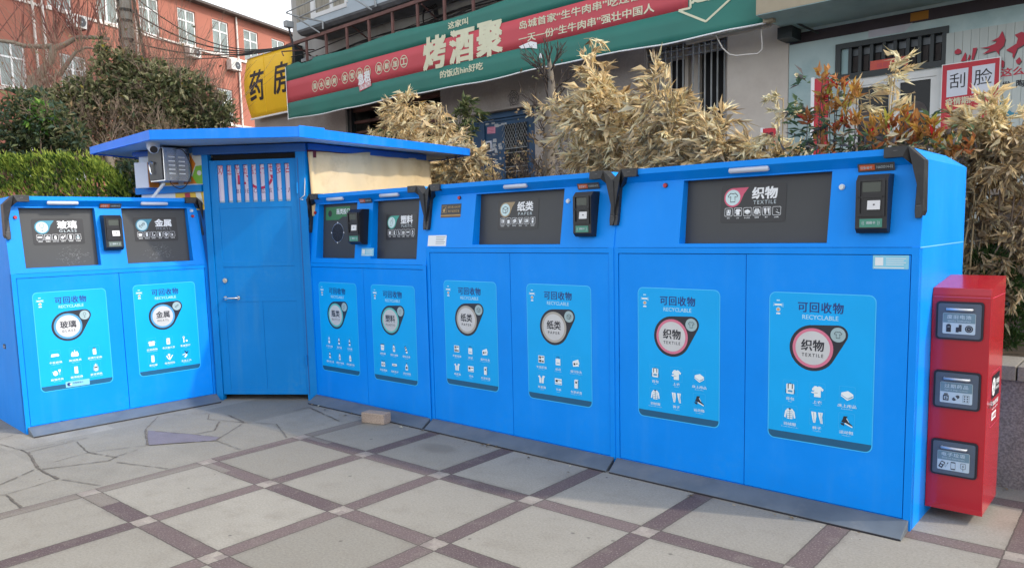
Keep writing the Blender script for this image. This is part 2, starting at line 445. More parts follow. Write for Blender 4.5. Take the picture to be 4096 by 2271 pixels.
# ------------------------------------------------------------------ mesh helpers
class MB:
    def __init__(s):
        s.v = []
        s.f = []
        s.m = []
        s.names = []
        s.smooth = []

    def mi(s, m):
        if m not in s.names:
            s.names.append(m)
        return s.names.index(m)

    def poly(s, pts, m, sm=False):
        i = len(s.v)
        s.v += [tuple(p) for p in pts]
        s.f.append(tuple(range(i, i + len(pts))))
        s.m.append(s.mi(m))
        s.smooth.append(sm)

    def faces(s, verts, faces, m, sm=False):
        i = len(s.v)
        s.v += [tuple(p) for p in verts]
        k = s.mi(m)
        for f in faces:
            s.f.append(tuple(i + q for q in f))
            s.m.append(k)
            s.smooth.append(sm)

    def box(s, x0, x1, y0, y1, z0, z1, m, bev=0.0):
        if bev <= 0:
            vs = [(x0, y0, z0), (x1, y0, z0), (x1, y1, z0), (x0, y1, z0), (x0, y0, z1), (x1, y0, z1), (x1, y1, z1), (x0, y1, z1)]
            s.faces(vs, [(0, 3, 2, 1), (4, 5, 6, 7), (0, 1, 5, 4), (1, 2, 6, 5), (2, 3, 7, 6), (3, 0, 4, 7)], m)
        else:
            bm = bmesh.new()
            bmesh.ops.create_cube(bm, size=1.0)
            for q in bm.verts:
                q.co = Vector(((x0 + x1) / 2 + q.co.x * (x1 - x0), (y0 + y1) / 2 + q.co.y * (y1 - y0), (z0 + z1) / 2 + q.co.z * (z1 - z0)))
            bmesh.ops.bevel(bm, geom=list(bm.edges), offset=bev, segments=2, affect='EDGES', profile=0.6)
            s.bm(bm, m)

    def bm(s, bm, m, sm=False):
        bm.verts.index_update()
        s.faces([tuple(q.co) for q in bm.verts], [tuple(l.index for l in f.verts) for f in bm.faces], m, sm)
        bm.free()

    def prism(s, poly, fa, fb, m, m_side=None):
        """poly: 2D outline, fa / fb map a 2D point to the near and the far 3D point"""
        n = len(poly)
        a = [tuple(fa(*p)) for p in poly]
        b = [tuple(fb(*p)) for p in poly]
        s.faces(a, [tuple(range(n))], m)
        s.faces(b, [tuple(reversed(range(n)))], m)
        s.faces(a + b, [(i, i + n, (i + 1) % n + n, (i + 1) % n) for i in range(n)], m_side or m)

    def tube(s, pts, r, m, n=6, cap=True, sm=True):
        pts = [Vector(p) for p in pts]
        rr = r if isinstance(r, (list, tuple)) else [r] * len(pts)
        rings = []
        prev = None
        for i, p in enumerate(pts):
            a = pts[max(0, i - 1)]
            b = pts[min(len(pts) - 1, i + 1)]
            d = (b - a)
            if d.length < 1e-9:
                d = Vector((0, 0, 1))
            d.normalize()
            ref = prev if prev is not None else (Vector((0, 0, 1)) if abs(d.z) < 0.9 else Vector((1, 0, 0)))
            x = (ref - d * ref.dot(d))
            if x.length < 1e-6:
                x = d.orthogonal()
            x.normalize()
            y = d.cross(x)
            prev = x
            rings.append([tuple(p + (x * math.cos(2 * math.pi * k / n) + y * math.sin(2 * math.pi * k / n)) * rr[i]) for k in range(n)])
        vs = [q for r_ in rings for q in r_]
        fs = []
        for i in range(len(rings) - 1):
            for k in range(n):
                k2 = (k + 1) % n
                fs.append((i * n + k, i * n + k2, (i + 1) * n + k2, (i + 1) * n + k))
        s.faces(vs, fs, m, sm)
        if cap:
            s.faces(rings[0], [tuple(reversed(range(n)))], m)
            s.faces(rings[-1], [tuple(range(n))], m)

    def build(s, name, parent=None, loc=(0, 0, 0), rot=(0, 0, 0), bevel=0.0):
        me = bpy.data.meshes.new(name)
        me.from_pydata(s.v, [], s.f)
        for n in s.names:
            me.materials.append(M(n))
        me.polygons.foreach_set('material_index', s.m)
        me.polygons.foreach_set('use_smooth', s.smooth)
        me.update()
        if bevel:
            bm = bmesh.new()
            bm.from_mesh(me)
            bmesh.ops.remove_doubles(bm, verts=bm.verts, dist=1e-5)
            bmesh.ops.recalc_face_normals(bm, faces=bm.faces)
            bm.to_mesh(me)
            bm.free()
        o = bpy.data.objects.new(name, me)
        if bevel:
            bv = o.modifiers.new('soft_edge', 'BEVEL')
            bv.width = bevel
            bv.segments = 2
            bv.limit_method = 'ANGLE'
            bv.angle_limit = R(25)
        COL.objects.link(o)
        o.location = loc
        o.rotation_euler = rot
        if parent is not None:
            o.parent = parent
        return o


def tag(o, label=None, cat=None, group=None, kind=None):
    if label:
        o['label'] = label
    if cat:
        o['category'] = cat
    if group:
        o['group'] = group
    if kind:
        o['kind'] = kind
    return o


def empty(name, loc, rz=0.0, label=None, cat=None, group=None):
    o = bpy.data.objects.new(name, None)
    COL.objects.link(o)
    o.location = loc
    o.rotation_euler = (0, 0, rz)
    o.empty_display_size = 0.2
    tag(o, label, cat, group)
    return o


# lettering -> flat polygons
_TXT = {}


def text_polys(s, bold=0.0, res=2, spacing=1.0):
    key = (s, bold, res, spacing)
    if key in _TXT:
        return _TXT[key]
    cu = bpy.data.curves.new('lettering', 'FONT')
    cu.body = s
    cu.size = 1.0
    cu.resolution_u = res
    cu.offset = bold
    cu.space_character = spacing
    o = bpy.data.objects.new('lettering', cu)
    COL.objects.link(o)
    dg = bpy.context.evaluated_depsgraph_get()
    dg.update()
    e = o.evaluated_get(dg)
    me = e.to_mesh()
    vs = [(v.co.x, v.co.y) for v in me.vertices]
    fs = [tuple(p.vertices) for p in me.polygons]
    e.to_mesh_clear()
    bpy.data.objects.remove(o)
    bpy.data.curves.remove(cu)
    if not vs:
        r = ([], [], 0, 0, 1, 1)
    else:
        x0 = min(v[0] for v in vs)
        x1 = max(v[0] for v in vs)
        y0 = min(v[1] for v in vs)
        y1 = max(v[1] for v in vs)
        r = (vs, fs, x0, y0, max(x1 - x0, 1e-6), max(y1 - y0, 1e-6))
    _TXT[key] = r
    return r


def rrect(x0, x1, z0, z1, r, n=5):
    if r <= 0:
        return [(x0, z0), (x1, z0), (x1, z1), (x0, z1)]
    pts = []
    for cx, cz, a0 in ((x1 - r, z0 + r, -90), (x1 - r, z1 - r, 0), (x0 + r, z1 - r, 90), (x0 + r, z0 + r, 180)):
        for k in range(n + 1):
            a = R(a0 + 90.0 * k / n)
            pts.append((cx + r * math.cos(a), cz + r * math.sin(a)))
    return pts


def circ(cx, cz, r, n=28, rz=None):
    rz = rz or r
    return [(cx + r * math.cos(2 * math.pi * k / n), cz + rz * math.sin(2 * math.pi * k / n)) for k in range(n)]


class Decal:
    """flat printed layers on a surface; fn(x, z, lift) -> 3D point (lift = towards the viewer)"""
    STEP = 0.0007

    def __init__(s, fn, mb=None):
        s.mb = mb or MB()
        s.fn = fn

    def poly(s, pts, m, layer=1):
        s.mb.poly([s.fn(x, z, layer * s.STEP) for x, z in pts], m)

    def rect(s, x0, x1, z0, z1, m, layer=1, r=0.0):
        s.poly(rrect(x0, x1, z0, z1, r), m, layer)

    def circle(s, cx, cz, r, m, layer=1, n=28):
        s.poly(circ(cx, cz, r, n), m, layer)

    def outline(s, pts, wd, m, layer=1):
        n = len(pts)
        cx = sum(p[0] for p in pts) / n
        cz = sum(p[1] for p in pts) / n
        inn = []
        for x, z in pts:
            d = math.hypot(x - cx, z - cz) or 1
            f = (d - wd) / d
            inn.append((cx + (x - cx) * f, cz + (z - cz) * f))
        for i in range(n):
            j = (i + 1) % n
            s.poly([pts[i], pts[j], inn[j], inn[i]], m, layer)

    def line(s, a, b, wd, m, layer=1):
        dx, dz = b[0] - a[0], b[1] - a[1]
        l = math.hypot(dx, dz) or 1
        nx, nz = -dz / l * wd / 2, dx / l * wd / 2
        s.poly([(a[0] - nx, a[1] - nz), (b[0] - nx, b[1] - nz), (b[0] + nx, b[1] + nz), (a[0] + nx, a[1] + nz)], m, layer)

    def text(s, t, cx, cz, h, m, layer=2, w=None, bold=0.0, res=2, shear=0.0, spacing=1.0, slope=0.0):
        vs, fs, x0, y0, tw, th = text_polys(t, 0.0, res, spacing)
        if not vs:
            return
        k = h / th
        kx = (w / tw) if w else k
        if bold <= 0:
            sh_ = [(0, 0)]
        elif res < 2:
            sh_ = [(-.6, 0), (.6, 0)]
        else:
            sh_ = [(-1, -.6), (1, -.6), (-1, .6), (1, .6), (0, 0)]
        for q, (ox, oz) in enumerate(sh_):
            out = []
            for x, y in vs:
                px = (x - x0 - tw / 2) * kx + ox * bold * k
                pz = (y - y0 - th / 2) * k + oz * bold * k
                out.append(s.fn(cx + px + shear * pz, cz + pz + slope * px, (layer + q * .07) * s.STEP))
            s.mb.faces(out, fs, m)


# ------------------------------------------------------------------ ground
GX, GY, GA, PU, PV = -2.4933, 4.2634, -0.7058, 0.7137, 0.7257
pavement_material(PU, PV)
mb = MB()
mb.poly([(-400, -400, -0.006), (400, -400, -0.006), (400, 400, -0.006), (-400, 400, -0.006)], 'ground_grey')
tag(mb.build('ground'), kind='structure')
mb = MB()
mb.poly([(-16, -16, 0), (24, -16, 0), (24, 16, 0), (-16, 16, 0)], 'pavement')
tag(mb.build('pavement', loc=(GX, GY, 0), rot=(0, 0, GA)), kind='structure')

JOINTS = [(-2.936, 6.094, -2.846, 5.685, 1.0), (-2.846, 5.685, -2.62, 5.245, 2.0), (-2.804, 5.642, -2.392, 5.499, 1.0), (-2.392, 5.499, -2.163, 5.406, 1.0), (-2.61, 5.234, -2.16, 5.321, 1.0), (-2.16, 5.321, -2.13, 5.824, 1.0), (-2.395, 5.507, -2.28, 5.604, 1.0), (-2.28, 5.604, -2.349, 5.878, 2.0), (-2.528, 6.124, -2.475, 5.962, 1.5), (-2.475, 5.962, -2.13, 5.824, 1.0), (-2.355, 6.084, -2.133, 5.832, 1.6), (-2.13, 5.824, -1.863, 5.758, 1.0), (-1.863, 5.758, -1.655, 5.356, 1.0), (-2.16, 5.321, -1.894, 5.071, 0.8), (-3.475, 5.181, -3.185, 5.486, 0.8), (-3.392, 5.126, -3.07, 4.73, 2.2), (-3.07, 4.73, -2.704, 4.882, 1.2), (-2.704, 4.882, -2.699, 4.978, 1.8), (-2.956, 5.091, -2.691, 4.962, 1.2), (-2.699, 4.978, -2.631, 5.13, 1.0), (-2.956, 5.091, -2.616, 5.228, 1.0), (-3.2, 5.379, -2.956, 5.091, 1.0), (-2.956, 5.091, -3.068, 4.886, 0.8), (-3.402, 5.127, -3.17, 5.477, 0.9), (-2.699, 4.873, -2.216, 4.681, 1.1), (-3.052, 4.715, -2.827, 4.527, 2.2), (-2.827, 4.527, -2.487, 4.38, 1.0), (-3.098, 4.76, -3.127, 4.436, 1.2), (-2.827, 4.527, -2.978, 4.262, 1.0), (-2.962, 4.25, -2.746, 4.043, 2.0), (-4.066, 5.833, -3.992, 5.818, 1.0), (-1.737, 6.283, -1.373, 5.796, 1.6), (-1.844, 6.174, -1.743, 6.309, 1.2), (-2.93, 6.116, -2.543, 6.162, 0.8), (-3.004, 4.253, -2.967, 4.257, 1.0), (-3.496, 5.199, -3.392, 5.12, 1.0), (-3.833, 5.486, -3.802, 5.69, 0.7), (-3.744, 5.354, -3.496, 5.199, 0.7)]
rng = random.Random(4)
mb = MB()
for i, (x0, y0, x1, y1, wd) in enumerate(JOINTS):
    L = math.hypot(x1 - x0, y1 - y0)
    n = max(3, int(L / 0.035))
    tx, ty = (x1 - x0) / L, (y1 - y0) / L
    rows = []
    for k in range(n + 1):
        f = k / n
        hw = wd * 0.0036 * rng.uniform(0.45, 1.25)
        off = rng.uniform(-0.003, 0.003)
        px, py = x0 + (x1 - x0) * f - ty * off, y0 + (y1 - y0) * f + tx * off
        rows.append(((px - ty * hw, py + tx * hw), (px + ty * hw, py - tx * hw)))
    zz = 0.0042 + (i % 7) * 0.0003
    for k in range(n):
        if rng.random() < 0.06:
            continue
        a, b = rows[k], rows[k + 1]
        mb.poly([(*a[0], zz), (*a[1], zz), (*b[1], zz), (*b[0], zz)], 'joint_dark')
tag(mb.build('paving_joints'), kind='structure')
mb = MB()
PURPLE = [(-2.808, 5.65), (-2.392, 5.499), (-2.158, 5.399), (-2.162, 5.321), (-2.47, 5.267), (-2.602, 5.233), (-2.725, 5.465)]
mb.poly([(x, y, 0.0035) for x, y in reversed(PURPLE)], 'slab_purple')
tag(mb.build('paving_slab'), kind='structure')


# ------------------------------------------------------------------ small pictograms
def bottle_pts(w_, h, nw, nh, cap=0.0):
    return [(-w_, -h), (w_, -h), (w_, h - nh * 1.6), (nw, h - nh), (nw, h), (-nw, h), (-nw, h - nh), (-w_, h - nh * 1.6)]


def sh(pts, dx=0.0, dz=0.0, k=1.0, a=0.0):
    ca, sa = math.cos(a), math.sin(a)
    return [(dx + k * (x * ca - z * sa), dz + k * (x * sa + z * ca)) for x, z in pts]


ICON = {
    'flat_glass': [('w', [(-.46, -.20), (.34, -.16), (.46, .02), (.30, .22), (-.40, .20)]), ('p', [(-.46, -.20), (.34, -.16), (.33, -.10), (-.45, -.13)])],
    'glassware': [('w', sh(bottle_pts(.16, .30, .06, .16), -.26, -.06)), ('w', sh(bottle_pts(.17, .38, .05, .20), 0, .02)), ('w', sh(bottle_pts(.15, .30, .06, .16), .26, -.06)), ('w', rrect(-.36, .36, -.40, -.12, .1))],
    'jar': [('w', rrect(-.20, .20, -.44, .22, .07)), ('w', rrect(-.16, .16, .18, .30, .03)), ('k', rrect(-.17, .17, .30, .42, .03))],
    'teaset': [('w', circ(-.12, -.12, .26, 14)), ('w', [(-.30, .02), (.06, .02), (.0, .22), (-.24, .22)]), ('w', sh([(-.14, .3), (.14, .3), (.10, .02), (0, -.06), (-.10, .02)], .32, .06)), ('w', [(.30, -.30), (.34, -.30), (.34, .04), (.30, .04)]), ('w', [(-.46, .14), (-.38, .16), (-.30, -.04), (-.36, -.10)])],
    'tumbler': [('w', rrect(-.20, .20, -.44, .44, .06)), ('p', rrect(-.14, .14, .30, .36, .02))],
    'wine': [('r', sh(bottle_pts(.14, .40, .05, .22), .16, -.02)), ('r', sh(bottle_pts(.14, .40, .05, .22), -.16, -.02)), ('w', sh(bottle_pts(.15, .46, .055, .26), 0, .0)), ('k', rrect(-.15, .15, -.10, .08, .0))],
    'pot': [('w', rrect(-.36, .36, -.34, .16, .08)), ('w', rrect(-.40, .40, .18, .26, .03)), ('k', rrect(-.12, .12, .26, .34, .03)), ('w', rrect(-.48, -.34, .04, .10, .02)), ('w', rrect(.34, .48, .04, .10, .02))],
    'tin': [('w', rrect(-.24, .24, -.42, .42, .10)), ('p', rrect(-.24, .24, .20, .25, 0)), ('k', circ(0, -.04, .13, 12)), ('w', circ(0, -.04, .09, 12))],
    'screw': [('w', circ(-.16, .28, .15, 10)), ('k', circ(-.16, .28, .06, 8)), ('w', rrect(-.23, -.09, -.44, .22, .02)), ('w', circ(.22, -.22, .15, 10))],
    'can': [('w', rrect(-.20, .20, -.46, .46, .09)), ('p', rrect(-.20, .20, .30, .34, 0))],
    'keys': [('w', circ(-.04, .24, .17, 12)), ('k', circ(-.04, .27, .06, 8)), ('w', sh(rrect(-.07, .07, -.32, .30, .02), -.24, -.10, 1, .5)), ('w', sh(rrect(-.07, .07, -.34, .30, .02), .02, -.14)), ('w', sh(rrect(-.07, .07, -.32, .30, .02), .26, -.06, 1, -.6))],
    'tools': [('k', sh(rrect(-.07, .07, -.32, .32, .03), .08, .22, 1, -1.0)), ('k', sh(rrect(-.06, .06, -.30, .30, .03), .0, .30, 1, .6)), ('w', sh(rrect(-.11, .11, -.26, .26, .05), -.04, -.18, 1, -.7)), ('w', sh(rrect(-.05, .05, -.24, .24, .02), -.26, .06, 1, -1.2))],
    'water': [('w', bottle_pts(.16, .44, .06, .16)), ('p', rrect(-.16, .16, -.06, .10, 0))],
    'soda': [('w', bottle_pts(.15, .44, .06, .22)), ('k', rrect(-.15, .15, -.16, .02, 0)), ('k', rrect(-.06, .06, .40, .48, 0))],
    'juice': [('w', bottle_pts(.17, .40, .07, .18)), ('k', rrect(-.16, .16, -.10, .06, 0)), ('k', rrect(-.08, .08, .36, .46, 0))],
    'milk': [('w', bottle_pts(.17, .44, .09, .20)), ('k', rrect(-.04, .06, -.30, .02, .02)), ('k', rrect(-.10, .10, .38, .46, 0))],
    'yoghurt': [('w', rrect(-.20, .20, -.42, .24, .10)), ('w', rrect(-.12, .12, .22, .40, .02)), ('k', circ(-.07, -.08, .05, 8)), ('k', circ(.08, -.08, .05, 8))],
    'bucket': [('w', [(-.26, -.42), (.26, -.42), (.34, .30), (-.34, .30)]), ('k', rrect(-.36, .36, .28, .36, .02)), ('p', [(-.30, -.02), (.30, -.02), (.31, .03), (-.31, .03)])],
    'oil': [('w', rrect(-.18, .20, -.44, .24, .06)), ('w', rrect(-.12, .06, .22, .42, .02)), ('k', rrect(-.04, .08, -.20, .10, .02)), ('k', rrect(-.14, .08, .38, .46, 0))],
    'flask': [('w', sh(bottle_pts(.15, .44, .08, .12), 0, 0, 1, .35)), ('k', sh(rrect(-.15, .15, .12, .24, 0), 0, 0, 1, .35)), ('k', sh(rrect(-.15, .15, -.20, -.08, 0), 0, 0, 1, .35)), ('k', sh(rrect(-.1, .1, .34, .46, 0), 0, 0, 1, .35))],
    'shampoo': [('w', rrect(-.34, -.02, -.40, .20, .06)), ('w', rrect(.04, .36, -.40, .20, .06)), ('k', rrect(-.22, -.14, .20, .40, 0)), ('k', rrect(.16, .24, .20, .40, 0)), ('k', circ(-.18, -.12, .09, 8)), ('k', circ(.20, -.12, .09, 8))],
    'box': [('w', rrect(-.44, .44, -.12, .16, .05)), ('k', rrect(-.30, .20, .0, .05, .01)), ('p', rrect(-.40, .40, -.20, -.12, .02))],
    'detergent': [('w', bottle_pts(.22, .42, .09, .20)), ('k', circ(0, -.12, .15, 12)), ('k', rrect(-.09, .09, .36, .46, 0))],
    'newspaper': [('w', rrect(-.40, .40, -.38, .38, .03)), ('k', rrect(-.33, -.04, .06, .30, 0)), ('k', rrect(.04, .32, .20, .28, 0)), ('k', rrect(-.33, .0, -.30, -.06, 0)), ('k', rrect(.08, .32, -.28, -.14, 0)), ('w', rrect(-.21, -.17, -.30, .30, 0))],
    'paper_bag': [('w', rrect(-.30, .30, -.42, .26, .02)), ('k', rrect(-.16, -.12, .26, .46, 0)), ('k', rrect(.12, .16, .26, .46, 0)), ('k', rrect(-.12, .16, .42, .46, 0)), ('p', rrect(-.18, .20, -.22, -.16, 0))],
    'magazine': [('w', sh(rrect(-.34, .34, -.24, .24, .02), .04, .08, 1, .35)), ('w', sh(rrect(-.36, .36, -.26, .26, .02), -.02, -.06, 1, .12)), ('k', sh(rrect(-.26, -.06, -.10, .10, 0), -.02, -.06, 1, .12)), ('k', sh(rrect(.02, .26, -.02, .06, 0), -.02, -.06, 1, .12))],
    'carton': [('w', [(-.30, -.42), (.24, -.42), (.30, .10), (-.32, .10)]), ('w', [(-.32, .10), (-.10, .10), (-.24, .38), (-.48, .28)]), ('w', [(.02, .10), (.30, .10), (.46, .34), (.16, .40)]), ('p', [(-.06, -.42), (-.02, -.42), (.0, .10), (-.05, .10)])],
    'book': [('w', rrect(-.44, .44, -.34, .30, .03)), ('k', rrect(-.02, .40, .08, .14, 0)), ('k', rrect(-.34, -.06, -.06, .16, 0)), ('p', rrect(-.40, .40, -.26, -.20, 0))],
    'packing_box': [('w', rrect(-.22, .20, -.44, .38, .02)), ('k', rrect(-.10, .10, .06, .24, 0)), ('p', [(.20, -.44), (.30, -.34), (.30, .44), (.20, .38)]), ('w', [(-.22, .38), (.20, .38), (.30, .46), (-.12, .46)])],
    'backpack': [('w', rrect(-.32, .32, -.44, .38, .09)), ('k', rrect(-.20, -.13, -.02, .38, 0)), ('k', rrect(.13, .20, -.02, .38, 0)), ('p', rrect(-.18, .18, -.30, -.14, .02)), ('k', rrect(-.36, -.32, -.40, -.05, 0)), ('k', rrect(.32, .36, -.40, -.05, 0)), ('k', rrect(-.07, .07, .38, .44, .0))],
    'shirt': [('w', [(-.26, -.44), (.26, -.44), (.26, .14), (.38, .04), (.48, .20), (.24, .42), (.10, .44), (0, .38), (-.10, .44), (-.24, .42), (-.44, .16), (-.34, .02), (-.26, .12)]), ('w', [(-.50, -.06), (-.12, .02), (-.06, -.08), (-.10, -.20), (-.44, -.14)]), ('k', [(-.26, -.13), (.02, -.10), (.02, -.08), (-.26, -.11)])],
    'bedding': [('w', [(-.46, -.10), (.02, -.42), (.46, -.16), (.46, .10), (.06, .34), (-.42, .18)]), ('p', [(-.44, -.02), (.02, -.30), (.44, -.06), (.44, -.02), (.02, -.25), (-.44, .02)]), ('k', [(.10, -.30), (.40, -.12), (.40, -.10), (.10, -.28)])],
    'jacket': [('w', [(-.22, -.42), (.22, -.42), (.26, .06), (.34, -.36), (.46, -.30), (.38, .20), (.20, .42), (-.20, .42), (-.38, .20), (-.46, -.30), (-.34, -.36), (-.26, .06)]), ('k', rrect(-.015, .015, -.42, .36, 0)), ('p', rrect(-.24, .24, .18, .21, 0)), ('p', rrect(-.24, .24, .02, .05, 0)), ('p', rrect(-.23, .23, -.14, -.11, 0)), ('p', rrect(-.22, .22, -.30, -.27, 0)), ('k', rrect(-.08, .08, .36, .46, .02))],
    'trousers': [('w', [(-.46, .44), (-.08, .44), (-.04, .10), (-.12, -.44), (-.28, -.44), (-.40, .10)]), ('w', [(.08, .44), (.46, .44), (.40, .10), (.46, -.44), (.30, -.44), (.14, .10)]), ('p', [(-.28, .40), (-.25, .40), (-.19, -.40), (-.22, -.40)]), ('p', [(.28, .40), (.31, .40), (.36, -.40), (.33, -.40)])],
    'sneaker': [('k', [(-.40, -.06), (-.12, -.10), (.44, -.34), (.44, -.24), (.16, -.02), (.0, .30), (.08, .44), (-.22, .42), (-.30, .14)]), ('w', [(-.14, -.16), (.44, -.42), (.46, -.32), (-.10, -.08)]), ('k', [(-.46, -.14), (-.20, -.12), (-.16, -.34), (-.38, -.26)]), ('w', [(-.02, .26), (.02, .28), (.20, .0), (.16, -.02)])],
}
WARE = dict(
    glass=dict(cn='玻璃', en='GLASS', ring='ring_blue', sw='swoosh_blue', icons=[('flat_glass', '平板玻璃', 'Plane glass'), ('glassware', '玻璃瓶具', 'Glass wares'), ('jar', '玻璃牛奶瓶', 'Glass milk bottles'), ('teaset', '玻璃杯具', 'Glass cups'), ('tumbler', '玻璃容器', 'Glass containers'), ('wine', '玻璃酒瓶', 'Glass wine bottles')]),
    metal=dict(cn='金属', en='MEATL', ring='ring_blue', sw='swoosh_blue', icons=[('pot', '金属容器', 'Metal containers'), ('tin', '食品罐头盒', 'Tins'), ('screw', '金属螺钉', 'Screws'), ('can', '易拉罐', 'Pop-cans'), ('keys', '金属钥匙', 'Metal keys'), ('tools', '金属工具', 'Metal tools')]),
    bottle=dict(cn='瓶类', en='BOTTLE', ring='ring_teal', sw='swoosh_teal', icons=[('water', '矿泉水瓶', 'Water bottles'), ('soda', '饮料瓶', 'Beverage bottles'), ('soda', '可乐瓶', 'Cola bottles'), ('juice', '塑料果汁瓶', 'Juice bottles'), ('milk', '塑料牛奶瓶', 'Milk bottles'), ('yoghurt', '塑料酸奶瓶', 'Yoghurt bottles')]),
    plastic=dict(cn='塑料', en='PLASTIC', ring='ring_teal', sw='swoosh_teal', icons=[('bucket', '塑料桶', 'Buckets'), ('oil', '塑料油桶', 'Oil drums'), ('flask', '塑料水壶', 'Bottles'), ('shampoo', '沐浴露瓶', 'Shower gel'), ('box', '塑料盒子', 'Boxes'), ('detergent', '洗衣液瓶', 'Detergent bottles')]),
    paper=dict(cn='纸类', en='PAPER', ring='ring_tan', sw='swoosh_tan', icons=[('newspaper', '平面纸张', 'Flat paper'), ('paper_bag', '纸袋', 'Paper sacks'), ('magazine', '报刊杂志', 'Newspapers & Magazines'), ('carton', '纸板箱', 'Cartons'), ('book', '书本', 'Books'), ('packing_box', '包装纸盒', 'Packaging cartons')]),
    textile=dict(cn='织物', en='TEXTILE', ring='ring_pink', sw='swoosh_pink', icons=[('backpack', '背包', 'Bags'), ('shirt', '上衣', 'Shirts'), ('bedding', '床上用品', 'Bedclothes'), ('jacket', '羽绒服', 'Down-filled coats'), ('trousers', '裤子', 'Trousers'), ('sneaker', '运动鞋', 'Sneakers')]),
)


def icon(D, kind, cx, cz, size, layer, white='poster_white', dark='poster_black', pale='ring_blue'):
    for i, (c, pts) in enumerate(ICON[kind]):
        m = {'w': white, 'k': dark, 'p': pale, 'r': 'dial_small'}[c]
        D.poly([(cx + x * size, cz + z * size) for x, z in pts], m, layer + i * 0.45)


def hull(c1, r1, c2, r2, n=20):
    pts = circ(*c1, r1, 40) + circ(*c2, r2, 24)
    pts = sorted(set((round(x, 6), round(z, 6)) for x, z in pts))

    def half(ps):
        h = []
        for p in ps:
            while len(h) >= 2 and (h[-1][0] - h[-2][0]) * (p[1] - h[-2][1]) - (h[-1][1] - h[-2][1]) * (p[0] - h[-2][0]) <= 0:
                h.pop()
            h.append(p)
        return h
    return half(pts)[:-1] + half(pts[::-1])[:-1]


def emblem(D, kind, cx, cz, s, layer, dark='poster_black'):
    """thin line drawing in the small dial"""
    if kind == 'glass':
        D.outline(circ(cx, cz + .18 * s, .22 * s, 14, .26 * s), .04 * s, dark, layer)
        D.rect(cx - .02 * s, cx + .02 * s, cz - .36 * s, cz - .06 * s, dark, layer)
        D.rect(cx - .14 * s, cx + .14 * s, cz - .40 * s, cz - .36 * s, dark, layer)
    elif kind == 'textile':
        D.outline([(cx + x * s * .85, cz + z * s * .85) for x, z in [(-.22, -.40), (.22, -.40), (.22, .10), (.36, .0), (.46, .16), (.22, .40), (0, .34), (-.22, .40), (-.46, .16), (-.36, .0), (-.22, .10)]], .055 * s, dark, layer)
    elif kind == 'paper':
        D.outline([(cx + x * s * .8, cz + z * s * .8) for x, z in [(-.38, -.30), (.10, -.42), (.42, -.16), (.44, .22), (.0, .42), (-.42, .20)]], .06 * s, dark, layer)
        D.line((cx - .3 * s, cz + .12 * s), (cx + .06 * s, cz - .02 * s), .05 * s, dark, layer)
        D.line((cx + .06 * s, cz - .02 * s), (cx + .34 * s, cz + .16 * s), .05 * s, dark, layer)
        D.line((cx + .06 * s, cz - .02 * s), (cx + .06 * s, cz - .32 * s), .05 * s, dark, layer)
    elif kind == 'metal':
        D.outline([(cx + x * s * .8, cz + z * s * .8) for x, z in [(-.40, -.20), (-.10, -.40), (.0, -.16), (.40, .10), (.36, .36), (.06, .30), (-.06, .04), (-.34, .06)]], .06 * s, dark, layer)
        D.line((cx - .2 * s, cz - .1 * s), (cx + .2 * s, cz + .18 * s), .05 * s, dark, layer)
    else:
        D.outline([(cx + x, cz + z) for x, z in sh(bottle_pts(.16 * s, .40 * s, .07 * s, .16 * s), 0, 0, 1, -.4)], .04 * s, dark, layer)


